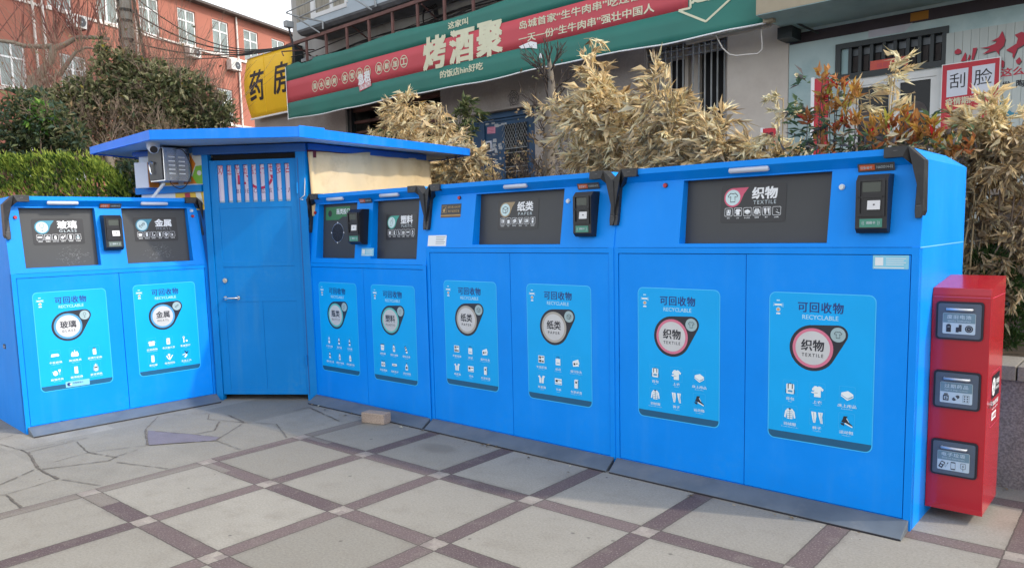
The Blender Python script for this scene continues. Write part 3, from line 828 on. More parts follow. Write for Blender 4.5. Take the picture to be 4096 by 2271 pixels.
def make_poster(kind, parent, x0, z0, y, wd=0.522, ht=0.772, sticker=False):
    """printed sheet on a door: z0 is its lower edge"""
    wv = WARE[kind]
    D = Decal(lambda x, z, l: (x, y - l, z))
    U = lambda u: x0 + u * wd
    V = lambda v: z0 + (1 - v) * ht
    r = 0.034
    D.rect(U(0), U(1), V(1), V(0), 'poster_edge', 1, r)
    D.rect(U(0) + .0045, U(1) - .0045, V(1) + .0045, V(0) - .0045, 'poster_cyan', 2, r - .003)
    band = [p for p in rrect(U(0) + .0055, U(1) - .0055, V(1) + .0055, V(0), r - .004) if p[1] < V(.945) + 1e-6]
    zb = V(.945)
    band = [p for p in rrect(U(0) + .0055, U(1) - .0055, V(1) + .0055, zb + .5, r - .004) if p[1] < zb]
    band = band[:len(band) // 2] + [(U(1) - .0055, zb), (U(0) + .0055, zb)] + band[len(band) // 2:]
    D.poly(band, 'poster_band', 3)
    # title
    D.text('可回收物', U(.50), V(.093), .052, 'poster_navy', 3, w=.222, bold=.018, spacing=1.12)
    D.text('RECYCLABLE', U(.50), V(.158), .022, 'poster_pale', 3, w=.176, bold=.02)
    # club badge at the corner
    D.text('J', U(.045), V(.085), .020, 'poster_pale', 3, bold=.02, res=1)
    D.text('E', U(.135), V(.088), .018, 'poster_pale', 3, bold=.02, res=1)
    D.rect(U(.055), U(.128), V(.092), V(.080), 'poster_white', 3)
    D.rect(U(.073), U(.108), V(.062), V(.052), 'poster_pale', 3)
    D.circle(U(.092), V(.118), .012, 'poster_pale', 3, 12)
    D.circle(U(.092), V(.118), .008, 'logo_orange', 4, 10)
    D.rect(U(.072), U(.112), V(.150), V(.140), 'poster_white', 3)
    # dial
    c1 = (U(.435), V(.36))
    c2 = (U(.67), V(.262))
    D.poly(hull(c1, .117, c2, .047), 'poster_black', 3)
    D.circle(*c1, .101, wv['ring'], 4, 40)
    D.circle(*c1, .086, 'dial_silver', 5, 40)
    D.circle(*c2, .0365, 'dial_small', 5, 24)
    emblem(D, kind, c2[0], c2[1], .05, 6)
    D.text(wv['cn'], c1[0], c1[1] + .014, .056, 'poster_black', 6, w=.112, bold=.022)
    D.text(wv['en'], c1[0], c1[1] - .036, .0165, 'poster_black', 6, w=.106 if len(wv['en']) > 5 else .094, bold=.01, spacing=1.5)
    # pictograms
    for i, (k, cn, en) in enumerate(wv['icons']):
        cx = U((.225, .49, .765)[i % 3])
        cz = V((.645, .818)[i // 3])
        box = rrect(cx - .038, cx + .038, cz - .04, cz + .044, .006, 2)
        D.outline(box, .0016, 'poster_edge', 3)
        icon(D, k, cx, cz, .064, 4)
        D.text(cn, cx, cz - .054, .0165, 'poster_white', 3, w=min(.105, .022 * len(cn)), bold=.02, res=1)
        D.text(en, cx, cz - .0695, .0075, 'poster_pale', 3, w=min(.10, .0052 * len(en)), bold=.01, res=1)
    if sticker:
        D.rect(U(.33), U(.66), V(.985), V(.925), 'sticker_cyan', 4, .004)
        D.circle(U(.375), V(.955), .014, 'poster_navy', 5, 12)
        D.rect(U(.385), U(.41), V(.962), V(.95), 'sign_white', 6)
        D.text('中国青岛江', U(.50), V(.947), .014, 'poster_navy', 5, w=.075, bold=.02, res=1)
    o = D.mb.build('poster', parent)
    return o


def make_sign(kind, parent, cx, cz, wd, ht, fn):
    """black plate on the hopper flap"""
    wv = WARE[kind]
    D = Decal(fn)
    x0, x1, z0, z1 = cx - wd / 2, cx + wd / 2, cz - ht / 2, cz + ht / 2
    D.rect(x0, x1, z0, z1, 'sign_black', 2, .014)
    k = wd / .362
    cc = (x0 + .068 * k, z1 - .066 * k)
    rr = .051 * k
    sw = [(cc[0] - rr * math.sin(R(a)), cc[1] - rr * math.cos(R(a)) * 1.0) for a in range(-100, 181, 14)]
    sw = circ(*cc, rr, 30)
    D.poly(sw, wv['sw'], 3)
    D.poly([(cc[0] - .004 * k, cc[1] + rr), (cc[0] + .088 * k, cc[1] + rr * 1.02), (cc[0] + .062 * k, cc[1] + rr * .35), (cc[0] + rr * .90, cc[1] - rr * .42), (cc[0] + rr * .5, cc[1] - .2 * rr)], wv['sw'], 3.4)
    D.circle(*cc, rr * .83, 'dial_pale', 4.4, 28)
    emblem(D, kind, cc[0], cc[1], .075 * k, 5)
    D.text(wv['cn'], x0 + .245 * k, z1 - .047 * k, .062 * k, 'sign_white', 3, w=.136 * k, bold=.035)
    D.text(wv['en'], x0 + .247 * k, z1 - .096 * k, .019 * k, 'label_silver' if kind != 'metal' else 'sign_dim', 3, w=.124 * k, bold=.004, spacing=1.3)
    for i, (ic, cn, en) in enumerate(wv['icons']):
        ix = x0 + (.047 + i * .0535) * k
        iz = z0 + .058 * k
        D.outline(rrect(ix - .0225 * k, ix + .0225 * k, iz - .0225 * k, iz + .0225 * k, .005 * k, 2), .0022 * k, 'sign_white', 3)
        icon(D, ic, ix, iz, .036 * k, 3, 'sign_white', 'sign_black', 'sign_dim')
        D.text(cn, ix, z0 + .026 * k, .0078 * k, 'sign_white', 3, w=.008 * len(cn) * k, bold=.02, res=1)
    return D.mb.build('hopper_sign', parent)


# ------------------------------------------------------------------ recycling cabinets
def cabinet(name, origin, yaw, DR, DIV, zd, holes, oz, kinds, label, ramp, term, lean=0.0, sign_w=0.362, sign_h=0.202, tilt_z=0.0):
    """local x along the front, y backwards, z up; the doors stand in the plane y = 0"""
    root = empty('recycling_cabinet', (origin[0], origin[1], 0), yaw, label, 'recycling cabinet', 'blue recycling cabinets')
    root.rotation_euler = (-lean, 0, yaw)
    W0, W1 = -.035, DR + .037
    zb = .055
    zl = zd + .037
    zs = 1.725
    F = -.012
    YB = .92

    def yp(z):
        return F + (z - zl) / (zs - zl) * .062

    # body: side walls, back, door frame, slanted feeding front with the recesses
    mb = MB()
    side = [(F, 0.0), (F, zl), (yp(zs), zs), (yp(zs) - .012, 1.745), (YB, 1.745), (YB, 0.0)]
    mb.poly([(W0, y, z) for y, z in reversed(side)], 'cabinet_blue')
    mb.poly([(W1, y, z) for y, z in side], 'cabinet_blue')
    mb.poly([(W1, YB, 0), (W1, YB, 1.745), (W0, YB, 1.745), (W0, YB, 0)], 'cabinet_blue')
    mb.box(W1, W1 + .0012, -.008, YB - .004, zl - .004, zl, 'sticker_cyan')
    g = .0035
    FR = F - .003
    mb.box(W0, -g, FR, .03, 0, zl, 'cabinet_blue')
    mb.box(DR + g, W1, FR, .03, 0, zl, 'cabinet_blue')
    mb.box(-g, DR + g, FR, .03, zd + g, zl - .002, 'cabinet_blue')
    mb.box(-g, DR + g, FR, .03, 0, zb - g, 'cabinet_blue')
    mb.poly([(-g, .028, zb - g), (DR + g, .028, zb - g), (DR + g, .028, zd + g), (-g, .028, zd + g)], 'dark_void')
    xs = [W0] + [q for h in holes for q in h] + [W1]
    zss = [zl, oz[0], oz[1], zs]
    for i in range(len(xs) - 1):
        for j in range(3):
            if j == 1 and i % 2 == 1:
                continue
            a, b, c, d = xs[i], xs[i + 1], zss[j], zss[j + 1]
            mb.poly([(a, yp(c), c), (b, yp(c), c), (b, yp(d), d), (a, yp(d), d)], 'cabinet_blue')
    yb0, yb1 = .062, .098
    for a, b in holes:
        c, d = oz
        mb.poly([(a, yp(c), c), (a, yp(d), d), (a, yb1 + .02, d), (a, yb0 + .02, c)], 'cabinet_blue')
        mb.poly([(b, yp(d), d), (b, yp(c), c), (b, yb0 + .02, c), (b, yb1 + .02, d)], 'cabinet_blue')
        mb.poly([(a, yp(c), c), (a, yb0 + .02, c), (b, yb0 + .02, c), (b, yp(c), c)], 'cabinet_blue')
        mb.poly([(a, yb1 + .02, d), (a, yp(d), d), (b, yp(d), d), (b, yb1 + .02, d)], 'cabinet_blue')
    mb.build('body', root)

    # lid with chamfered ends, overhanging soffit and sloped back
    mb = MB()
    c = .058
    e = .003
    zt = 1.80
    ys = yp(zs)
    mb.poly([(W0 + c, -.002, zt), (W1 - c, -.002, zt), (W1 - c, .70, zt), (W0 + c, .70, zt)], 'cabinet_blue')
    mb.poly([(W0 + c, -.002, 1.770), (W1 - c, -.002, 1.770), (W1 - c, -.002, zt), (W0 + c, -.002, zt)], 'cabinet_blue')
    mb.poly([(W0 + .02, ys, zs), (W1 - .02, ys, zs), (W1 - c, -.002, 1.770), (W0 + c, -.002, 1.770)], 'cabinet_blue')
    mb.poly([(W0 + c, .70, zt), (W1 - c, .70, zt), (W1, YB, 1.745), (W0, YB, 1.745)], 'cabinet_blue')
    for sx, x0, x1 in ((1, W0, W0 + c), (-1, W1, W1 - c)):
        q = [(x0, ys - .012, 1.745), (x1, -.002, zt), (x1, .70, zt), (x0, YB, 1.745)]
        mb.poly(q if sx < 0 else q[::-1], 'cabinet_blue')
        q = [(x0, ys - .012, 1.745), (x0, ys, zs), (x0 + sx * .02, ys, zs), (x1, -.002, 1.770), (x1, -.002, zt)]
        mb.poly(q, 'cabinet_blue')
    mb.build('lid', root)

    # doors and their posters
    for k, (a, b) in enumerate(((0.0, DIV - .002), (DIV + .002, DR))):
        mb = MB()
        y0 = -.0105 if not (name == 'textile' and k == 1) else -.0135
        mb.box(a, b, y0, .02, zb, zd, 'cabinet_blue', .0015)
        dr = mb.build('door', root)
        px, pz = POSTER[name][k]
        make_poster(kinds[k], dr, px, pz, y0, sticker=(name == 'glass' and k == 0))

    # feeding flaps
    for k, (a, b) in enumerate(holes):
        c0, d0 = oz
        mb = MB()
        mb.prism([(a + .001, c0 + .001), (b - .001, c0 + .001), (b - .001, d0), (a + .001, d0)],
                 lambda x, z: (x, yb0 + (z - c0) / (d0 - c0) * (yb1 - yb0), z),
                 lambda x, z: (x, yb0 + (z - c0) / (d0 - c0) * (yb1 - yb0) + .018, z), 'hopper_grey')
        if name == 'glass':
            D = Decal(lambda x, z, l: (x, yb0 + (z - c0) / (d0 - c0) * (yb1 - yb0) - l - .0003, z), mb)
            rg = random.Random(11 + k)
            for q in range(110):
                lx = (a + b) / 2 + (.09 if k == 0 else .03) + rg.gauss(0, .05)
                lz = 1.345 + rg.gauss(0, .032)
                if not (a + .03 < lx < b - .04) or lz > 1.42:
                    continue
                an = rg.gauss(0, .6)
                L = rg.uniform(.002, .009)
                D.line((lx - L * math.cos(an), lz - L * math.sin(an)), (lx + L * math.cos(an), lz + L * math.sin(an)), rg.uniform(.001, .003), 'residue', 1)
        fl = mb.build('hopper_flap', root)
        fn = lambda x, z, l: (x, yb0 + (z - c0) / (d0 - c0) * (yb1 - yb0) - l - .0005, z)
        sc, sz = SIGNS[name][k]
        if kinds[k] == 'bottle':
            D = Decal(fn)
            D.poly([(.105, 1.585), (.105, 1.690), (.44, 1.690), (.44, 1.606), (.34, 1.606), (.29, 1.580), (.115, 1.580)], 'sign_green', 2)
            D.poly(circ(.165, 1.635, .027, 18), 'sign_black', 3)
            D.text('瓶类投口', .345, 1.650, .046, 'sign_white', 3, w=.18, bold=.02)
            D.mb.build('hopper_sign', fl)
            mb2 = MB()
            ring = circ(.275, 1.472, .082, 24)
            D2 = Decal(fn, mb2)
            D2.poly(ring, 'steel', 1)
            D2.poly(circ(.275, 1.472, .077, 24), 'sign_black', 2)
            for q in range(8):
                a_ = math.pi * q / 4
                D2.line((.275 + .012 * math.cos(a_), 1.472 + .012 * math.sin(a_)), (.275 + .07 * math.cos(a_), 1.472 + .07 * math.sin(a_)), .003, 'id_grey', 3)
            for q in range(4):
                a_ = math.pi / 2 * q
                D2.poly(circ(.275 + .086 * math.cos(a_), 1.472 + .086 * math.sin(a_), .006, 8), 'sign_white', 3)
            mb2.build('bottle_port', fl)
        else:
            make_sign(kinds[min(k, 1)] if len(holes) > 1 else kinds[0], fl, sc, sz, sign_w, sign_h, fn)
    # corner guards
    for sx, xe in ((1, W0), (-1, W1)):
        mb = MB()
        zg = 1.478
        out = [(xe + sx * .165, 1.806), (xe + sx * .062, 1.806), (xe - sx * .007, 1.738), (xe - sx * .007, zg + .03), (xe + sx * .004, zg), (xe + sx * .025, zg), (xe + sx * .029, zg + .03), (xe + sx * .029, 1.700), (xe + sx * .085, 1.757), (xe + sx * .165, 1.757)]

        def yf(x, z):
            return (x, (-.022 if z >= 1.737 else yp(z) - .026), z)

        def ybk(x, z):
            return (x, (.055 if z >= 1.737 else yp(z) + .05), z)
        if sx < 0:
            out = out[::-1]
        mb.prism(out, yf, ybk, 'guard_black')
        for zz in (1.655, 1.535):
            x_a, x_b = sorted((xe + sx * .000, xe + sx * .024))
            mb.box(x_a, x_b, yp(zz) - .0275, yp(zz) - .02, zz - .0025, zz + .0015, 'guard_worn')
            mb.box(x_a, x_b, yp(zz) - .0272, yp(zz) - .02, zz + .0015, zz + .010, 'sign_black')
        x_a, x_b = sorted((xe + sx * .105, xe + sx * .125))
        mb.box(x_a, x_b, -.0228, -.01, 1.786, 1.790, 'guard_worn')
        mb.build('corner_guard', root, bevel=.004)

    # lamps under the lid
    for a, b in LAMPS[name]:
        mb = MB()
        mb.tube([(a, .012, 1.752), (a + .006, .012, 1.752), (b - .006, .012, 1.752), (b, .012, 1.752)], [.010, .0155, .0155, .010], 'tube_white', 10)
        mb.build('lamp', root)

    # foot ramp
    rd, rl_, rr_ = ramp
    mb = MB()
    prof = [(-rd, .0), (-rd, .010), (FR - .001, .0535), (FR - .001, .0)]
    L = [(rl_, prof[0][0], prof[0][1]), (rl_, prof[1][0], prof[1][1]), (W0 + .012, prof[2][0], prof[2][1]), (W0 + .012, prof[3][0], prof[3][1])]
    Rr = [(rr_, prof[0][0], prof[0][1]), (rr_, prof[1][0], prof[1][1]), (W1 - .008, prof[2][0], prof[2][1]), (W1 - .008, prof[3][0], prof[3][1])]
    mb.faces(L + Rr, [(0, 1, 2, 3), (7, 6, 5, 4), (1, 5, 6, 2), (3, 2, 6, 7)], 'ramp_grey')
    mb.faces([L[0], Rr[0], Rr[1], L[1]], [(0, 1, 2, 3)], 'gasket_shadow_black')  # front lip painted black as the contact shadow along the ground
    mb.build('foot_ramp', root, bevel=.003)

    # card terminal
    tx, tw, tz0, tz1, tp, trot = term
    mb = MB()
    pr = [(.06, tz1), (-tp * .45, tz1), (-tp, tz1 - .03), (-tp, tz0 + .022), (-tp * .55, tz0), (.06, tz0)]
    hw = tw / 2
    mb.prism(pr, lambda y, z: (-hw, y, z), lambda y, z: (hw, y, z), 'terminal_black')
    yq = -tp
    H = tz1 - tz0
    for (a0, a1, b0, b1) in ((-hw + .010, hw - .010, .88, .905), (-hw + .010, hw - .010, .600, .625), (-hw + .010, hw - .010, .285, .335), (-hw + .010, -hw + .022, .335, .88), (hw - .022, hw - .010, .335, .88)):
        mb.box(a0, a1, yq - .008, yq + .004, tz0 + b0 * H, tz0 + b1 * H, 'terminal_black')
    mb.box(-hw + .024, hw - .024, yq - .003, yq + .004, tz0 + .57 * H, tz0 + .598 * H, 'guard_black')
    ter = mb.build('card_terminal', root, (tx, 0, 0), (0, 0, trot))
    mb = MB()
    mb.box(-hw + .030, hw - .030, yq - .0015, yq + .003, tz0 + .70 * H, tz0 + .865 * H, 'screen_olive')
    mb.build('screen', ter)
    mb = MB()
    mb.prism([(-.016, .40), (.040 if tw > .13 else .03, .40), (.040 if tw > .13 else .03, .555), (-.016, .555)],
             lambda x, q: (x, yq - .004 - (0 if q > .5 else .006), tz0 + q * H), lambda x, q: (x, yq + .002, tz0 + q * H), 'card_white')
    mb.box(.010, .017, yq - .0095, yq - .004, tz0 + .475 * H, tz0 + .495 * H, 'sign_black')
    mb.build('card_slot', ter)
    mb = MB()
    D = Decal(lambda x, z, l: (x, yq - l - .001, z), mb)
    dull = name == 'glass'
    D.rect(-hw + .020, hw - .020, tz0 + .10 * H, tz0 + .245 * H, 'plate_dull' if dull else 'plate_green', 1, .002)
    D.text('请刷卡', 0, tz0 + .178 * H, .013, 'label_silver', 2, bold=.02)
    for sg in (-1, 1):
        D.text('((' if sg < 0 else '))', sg * .034, tz0 + .172 * H, .020, 'label_silver', 2, w=.010)
    mb.build('label_plate', ter)

    # buttons, number plate, stickers
    for kind_, bx, bz in BUTTONS[name]:
        mb = MB()
        r_ = .0115
        y_ = yp(bz)
        mb.prism(circ(bx, bz, r_ * 1.25, 16), lambda x, z: (x, y_ - .004, z), lambda x, z: (x, y_ + .006, z), 'id_grey' if kind_ == 'r' else 'sensor_white')
        mb.prism(circ(bx, bz, r_, 16), lambda x, z: (x, y_ - .013, z), lambda x, z: (x, y_ - .003, z), 'button_red' if kind_ == 'r' else 'sensor_white')
        mb.build('push_button' if kind_ == 'r' else 'sensor', root)
    a, b, zz, num = PLATES[name]
    pz0, pz1 = zz - .020, zz + .020
    py0 = yp(pz0) - .003
    py1 = (yp(pz1) if pz1 < zs else ys + (pz1 - zs) / .045 * (-.002 - ys)) - .003
    fnp = lambda x, z, l: (x, py0 + (z - pz0) / (pz1 - pz0) * (py1 - py0) - l, z)
    D = Decal(fnp)
    hh = .019
    D.rect(a, b, zz - hh, zz + hh, 'id_grey', 1, .003)
    D.rect(a + .008, a + (b - a) * .47, zz - hh * .62, zz + hh * .68, 'id_orange', 2)
    D.text('设备编号：', a + (b - a) * .25, zz + .0, .014, 'label_silver', 3, w=(b - a) * .36, bold=.02, res=1)
    D.text(num, a + (b - a) * .735, zz, .013, 'label_silver', 3, w=(b - a) * .44, bold=.0)
    D.mb.build('number_plate', root)
    for st in STICKERS.get(name, []):
        kind_, a, b, c0, d0, yoff = st
        D = Decal(lambda x, z, l: (x, (yp(z) if z > zl else (FR if yoff is None else yoff)) - l - .0006, z))
        if kind_ == 'black':
            D.rect(a, b, c0, d0, 'bronze', 1)
            D.rect(a, b, c0 + .022, d0, 'sign_black', 2)
            D.rect(a, b, c0 + .012, c0 + .018, 'gold_text', 2)
            D.outline([(a + .008, c0 + .035), (a + .060, c0 + .035), (a + .060, d0 - .012), (a + .008, d0 - .012)], .003, 'gold_text', 3)
            D.poly(circ(a + .032, c0 + .052, .012, 10) , 'gold_text', 3)
            D.line((a + .038, c0 + .055), (a + .045, d0 - .022), .006, 'gold_text', 3)
            D.text('您已进入24小时', (a + b) / 2 + .032, d0 - .022, .017, 'gold_text', 3, w=.125, bold=.01)
            D.text('电子监控区域', (a + b) / 2 + .030, c0 + .045, .017, 'gold_text', 3, w=.112, bold=.01)
        elif kind_ == 'white':
            D.rect(a, b, c0, d0, 'sticker_white', 1)
            for q in range(5):
                zz_ = d0 - .014 - q * .012
                D.rect(a + .085, b - .010 - .008 * (q % 3), zz_, zz_ + .0035, 'sign_dim', 2)
        else:
            D.rect(a, b, c0, d0, 'sticker_cyan', 1, .003)
            D.rect(a + .010, a + .046, c0 + .016, d0 - .010, 'sticker_white', 2)
            for q in range(4):
                zz_ = d0 - .016 - q * (d0 - c0 - .02) / 4.6
                D.rect(a + .058, b - .012 - .01 * (q % 2), zz_, zz_ + .003, 'sticker_white', 2)
            D.rect(a + .006, b - .02, c0 + .004, c0 + .008, 'sticker_white', 2)
        D.mb.build('sticker', root)
    # latch cut into the side wall
    mb = MB()
    xs_, s_ = (W0, -1) if name in ('glass',) else (W1, 1)
    a_, b_ = sorted((xs_, xs_ + s_ * .004))
    mb.box(a_, b_, .34, .40, .63, .665, 'guard_black')
    mb.box(min(xs_ + s_ * .004, xs_ + s_ * .010), max(xs_ + s_ * .004, xs_ + s_ * .010), .345, .375, .638, .657, 'steel')
    mb.build('side_latch', root)
    return root


POSTER = dict(glass=((.089, .300), (.818, .305)), bottle=((.087, .283), (.795, .283)), paper=((.135, .338), (.927, .338)), textile=((.131, .342), (.929, .346)))
SIGNS = dict(glass=((.336, 1.532), (1.082, 1.538)), bottle=((.28, 1.6), (1.088, 1.507)), paper=((.787, 1.566), ), textile=((.790, 1.577), ))
LAMPS = dict(glass=((.253, .472), (.947, 1.166)), bottle=((.24, .46), (.93, 1.15)), paper=((.73, .93), ), textile=((.688, .906), ))
BUTTONS = dict(glass=(('r', .040, 1.643), ('r', 1.385, 1.646), ('s', 1.382, 1.694)), bottle=(('r', .028, 1.647), ), paper=(('r', .273, 1.700), ('s', 1.250, 1.637)), textile=(('r', .286, 1.698), ('s', 1.264, 1.637)))
PLATES = dict(glass=(.630, .797, 1.731, '16600014-03'), bottle=(.638, .795, 1.722, '16600014-04'), paper=(1.322, 1.487, 1.722, '16600014-01'), textile=(1.335, 1.499, 1.722, '16600014-02'))
STICKERS = dict(paper=(('black', .092, .296, 1.563, 1.659, None), ('white', -.022, .172, 1.358, 1.436, None)), textile=(('cyan', 1.429, 1.585, 1.244, 1.308, -.0135), ), bottle=(('cyan', .684, .840, 1.281, 1.343, None), ))

HOLES2 = ((.068, .597), (.800, 1.345))
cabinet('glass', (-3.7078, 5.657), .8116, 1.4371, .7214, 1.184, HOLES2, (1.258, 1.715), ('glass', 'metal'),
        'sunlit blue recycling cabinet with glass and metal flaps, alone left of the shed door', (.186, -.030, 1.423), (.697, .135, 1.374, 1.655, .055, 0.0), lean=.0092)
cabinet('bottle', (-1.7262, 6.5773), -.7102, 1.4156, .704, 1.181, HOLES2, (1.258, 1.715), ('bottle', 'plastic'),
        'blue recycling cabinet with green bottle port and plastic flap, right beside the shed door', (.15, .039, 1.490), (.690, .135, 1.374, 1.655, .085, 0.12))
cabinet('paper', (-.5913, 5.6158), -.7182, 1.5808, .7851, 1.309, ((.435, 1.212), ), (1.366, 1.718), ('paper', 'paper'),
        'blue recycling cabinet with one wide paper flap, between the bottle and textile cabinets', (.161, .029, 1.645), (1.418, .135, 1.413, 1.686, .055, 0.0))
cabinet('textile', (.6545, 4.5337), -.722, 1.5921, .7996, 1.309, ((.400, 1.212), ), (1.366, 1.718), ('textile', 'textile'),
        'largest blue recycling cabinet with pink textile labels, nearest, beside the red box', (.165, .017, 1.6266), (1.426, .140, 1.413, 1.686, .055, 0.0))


# ------------------------------------------------------------------ corner shed between the cabinets
SHX, SHY, SHA = -2.627, 6.683, R(-6.5)
shed = empty('service_shed', (SHX, SHY, 0), SHA, 'blue corner shed with barred door under a wide angled roof', 'shed')


def toshed(x, y, z):
    dx, dy = x - SHX, y - SHY
    ca, sa = math.cos(SHA), math.sin(SHA)
    return (dx * ca + dy * sa, -dx * sa + dy * ca, z)


mb = MB()
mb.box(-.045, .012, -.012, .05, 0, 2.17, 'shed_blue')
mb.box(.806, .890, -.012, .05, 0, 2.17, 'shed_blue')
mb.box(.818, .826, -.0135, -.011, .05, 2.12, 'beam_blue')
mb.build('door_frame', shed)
mb = MB()
mb.box(-.12, .90, -.02, .05, 2.1702, 2.239, 'beam_blue')
# beams along the two wings, under the roof
a = toshed(-1.745, 6.60, 0)
b = toshed(-.87, 7.86, 0)
mb.prism([(0, 2.185), (1, 2.185), (1, 2.239), (0, 2.239)], lambda f, z: (a[0] + (b[0] - a[0]) * f + .035, a[1] + (b[1] - a[1]) * f - .02, z), lambda f, z: (a[0] + (b[0] - a[0]) * f - .03, a[1] + (b[1] - a[1]) * f + .02, z), 'beam_blue')
la = toshed(-2.68, 6.705, 0)
lb = toshed(-3.36, 6.975, 0)
wall_at = lambda f, dz=0.0: (la[0] + (lb[0] - la[0]) * f - .34 * dz, la[1] + (lb[1] - la[1]) * f - .94 * dz)
for z0, z1 in ((1.858, 1.918), (2.195, 2.239)):
    mb.prism([(0, z0), (1.05, z0), (1.05, z1), (0, z1)], lambda f, z: (*wall_at(f, .030), z), lambda f, z: (*wall_at(f, .002), z), 'beam_blue' if z0 > 2 else 'shed_blue')
mb.build('roof_beam', shed)
mb = MB()
D = Decal(lambda f, z, l: (*wall_at(f, l), z), mb)
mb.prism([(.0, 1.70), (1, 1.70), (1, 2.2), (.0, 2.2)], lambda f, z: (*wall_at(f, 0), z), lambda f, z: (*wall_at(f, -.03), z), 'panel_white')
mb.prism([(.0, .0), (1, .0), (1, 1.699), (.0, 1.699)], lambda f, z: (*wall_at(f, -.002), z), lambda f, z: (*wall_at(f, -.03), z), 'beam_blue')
D.poly([(.03, 1.93), (.30, 1.93), (.36, 2.05), (.30, 2.19), (.18, 2.19), (.10, 2.10), (.18, 2.0), (.08, 1.95)], 'panel_orange', 1)
D.poly([(.31, 1.93), (.36, 1.93), (.42, 2.05), (.36, 2.19), (.31, 2.19), (.37, 2.05)], 'panel_white', 2)
D.poly([(.38, 1.93), (.52, 1.93), (.52, 2.19), (.40, 2.19), (.45, 2.05)], 'panel_orange', 2)
D.poly([(.0, 1.925), (.10, 1.93), (.16, 1.99), (.10, 2.08), (.0, 2.085)], 'panel_green', 3)
D.poly(circ(.05, 2.02, .035, 14, .022), 'panel_white', 4)
D.poly([(.52, 1.93), (.64, 1.93), (.64, 2.19), (.52, 2.19)], 'panel_yellow', 2)
D.poly([(.0, 1.70), (.45, 1.70), (.45, 1.856), (.0, 1.856)], 'panel_yellow', 1)
D.poly([(.02, 1.75), (.10, 1.70), (.13, 1.856), (.05, 1.856)], 'panel_white', 2)
D.poly([(.20, 1.76), (.28, 1.72), (.30, 1.85), (.22, 1.856)], 'ink_red', 2)
mb.build('printed_panel', shed)
# rear walls so that the shed is a closed room
mb = MB()
c0 = toshed(-.87, 7.86, 0)
c1 = toshed(-2.2, 8.5, 0)
c2 = toshed(-3.36, 7.0, 0)
for p, q in ((a, c0), (c0, c1), (c1, c2)):
    mb.prism([(0, 0), (1, 0), (1, 2.236), (0, 2.236)], lambda f, z: (p[0] + (q[0] - p[0]) * f, p[1] + (q[1] - p[1]) * f, z), lambda f, z: (p[0] + (q[0] - p[0]) * f - .02, p[1] + (q[1] - p[1]) * f + .02, z), 'shed_blue')
mb.build('wall', shed)
# door
mb = MB()
d0, d1 = .0145, .8035
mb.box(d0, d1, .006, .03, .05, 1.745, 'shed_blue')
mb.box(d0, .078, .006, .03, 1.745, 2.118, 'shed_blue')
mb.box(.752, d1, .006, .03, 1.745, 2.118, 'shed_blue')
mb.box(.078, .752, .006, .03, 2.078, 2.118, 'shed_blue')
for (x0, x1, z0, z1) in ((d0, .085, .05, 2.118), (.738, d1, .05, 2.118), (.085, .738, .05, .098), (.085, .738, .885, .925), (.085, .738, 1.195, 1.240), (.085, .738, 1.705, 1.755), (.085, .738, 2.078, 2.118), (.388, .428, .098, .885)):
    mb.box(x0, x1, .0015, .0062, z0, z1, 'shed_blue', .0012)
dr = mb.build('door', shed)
mb = MB()
op = (.752 - .078) / 9
for k in range(8):
    xc = .078 + op * (k + 1)
    mb.box(xc - .0150, xc + .0150, .004, .024, 1.756, 2.0795, 'shed_blue')
mb.build('window_bars', dr)
mb = MB()
D = Decal(lambda x, z, l: (x, .0305 - l * .5, z), mb)
mb.box(.05, .78, .0305, .034, 1.75, 2.09, 'poster_pink')
D.text('欢迎光临蓝孩子母婴店', .41, 2.045, .10, 'ink_crimson', 1, w=.66)
for k in range(10):
    a0 = R(200 + 140 * k / 10)
    a1 = R(200 + 140 * (k + 1) / 10)
    cx_, cz_, r1, r2 = .46, 1.985, .10, .122
    D.poly([(cx_ + r1 * math.cos(a0), cz_ + r1 * math.sin(a0)), (cx_ + r2 * math.cos(a0), cz_ + r2 * math.sin(a0)), (cx_ + r2 * math.cos(a1), cz_ + r2 * math.sin(a1)), (cx_ + r1 * math.cos(a1), cz_ + r1 * math.sin(a1))], 'ink_crimson', 2)
D.poly([(.33, 1.985), (.39, 1.985), (.375, 1.945)], 'ink_crimson', 2)
D.poly([(.55, 1.985), (.61, 1.985), (.565, 1.945)], 'ink_crimson', 2)
D.rect(.255, .275, 1.91, 1.99, 'ink_crimson', 2)
D.rect(.255, .33, 1.91, 1.93, 'ink_crimson', 2)
D.text('BLUEBO', .335, 1.852, .036, 'ink_purple', 2, w=.19, spacing=1.2)
D.text('蓝孩子宝月', .60, 1.852, .044, 'ink_purple', 2, w=.30, spacing=1.3)
D.rect(.06, .77, 1.752, 1.772, 'label_silver', 2)
mb.build('window_poster', dr)
mb = MB()
mb.box(.03, .79, .045, .052, 2.119, 2.169, 'dark_void')
mb.build('transom_gap', shed)
mb = MB()
mb.prism(circ(.097, 1.075, .021, 18), lambda x, z: (x, -.008, z), lambda x, z: (x, .003, z), 'steel')
mb.prism(circ(.097, 1.075, .011, 14), lambda x, z: (x, -.014, z), lambda x, z: (x, -.006, z), 'chrome')
mb.build('lock', dr)
mb = MB()
mb.tube([(.090, .0, .918), (.090, -.028, .918), (.105, -.038, .919), (.190, -.038, .921), (.208, -.028, .920), (.208, .0, .920)], [.010, .008, .008, .008, .008, .010], 'chrome', 8)
for x in (.090, .208):
    mb.prism(circ(x, .919, .017, 12), lambda x_, z: (x_, -.004, z), lambda x_, z: (x_, .003, z), 'chrome')
mb.build('handle', dr)
for zz in (.36, 1.86):
    mb = MB()
    mb.tube([(.808, -.016, zz - .045), (.808, -.016, zz + .045)], .010, 'shed_blue', 8)
    mb.build('hinge', dr)
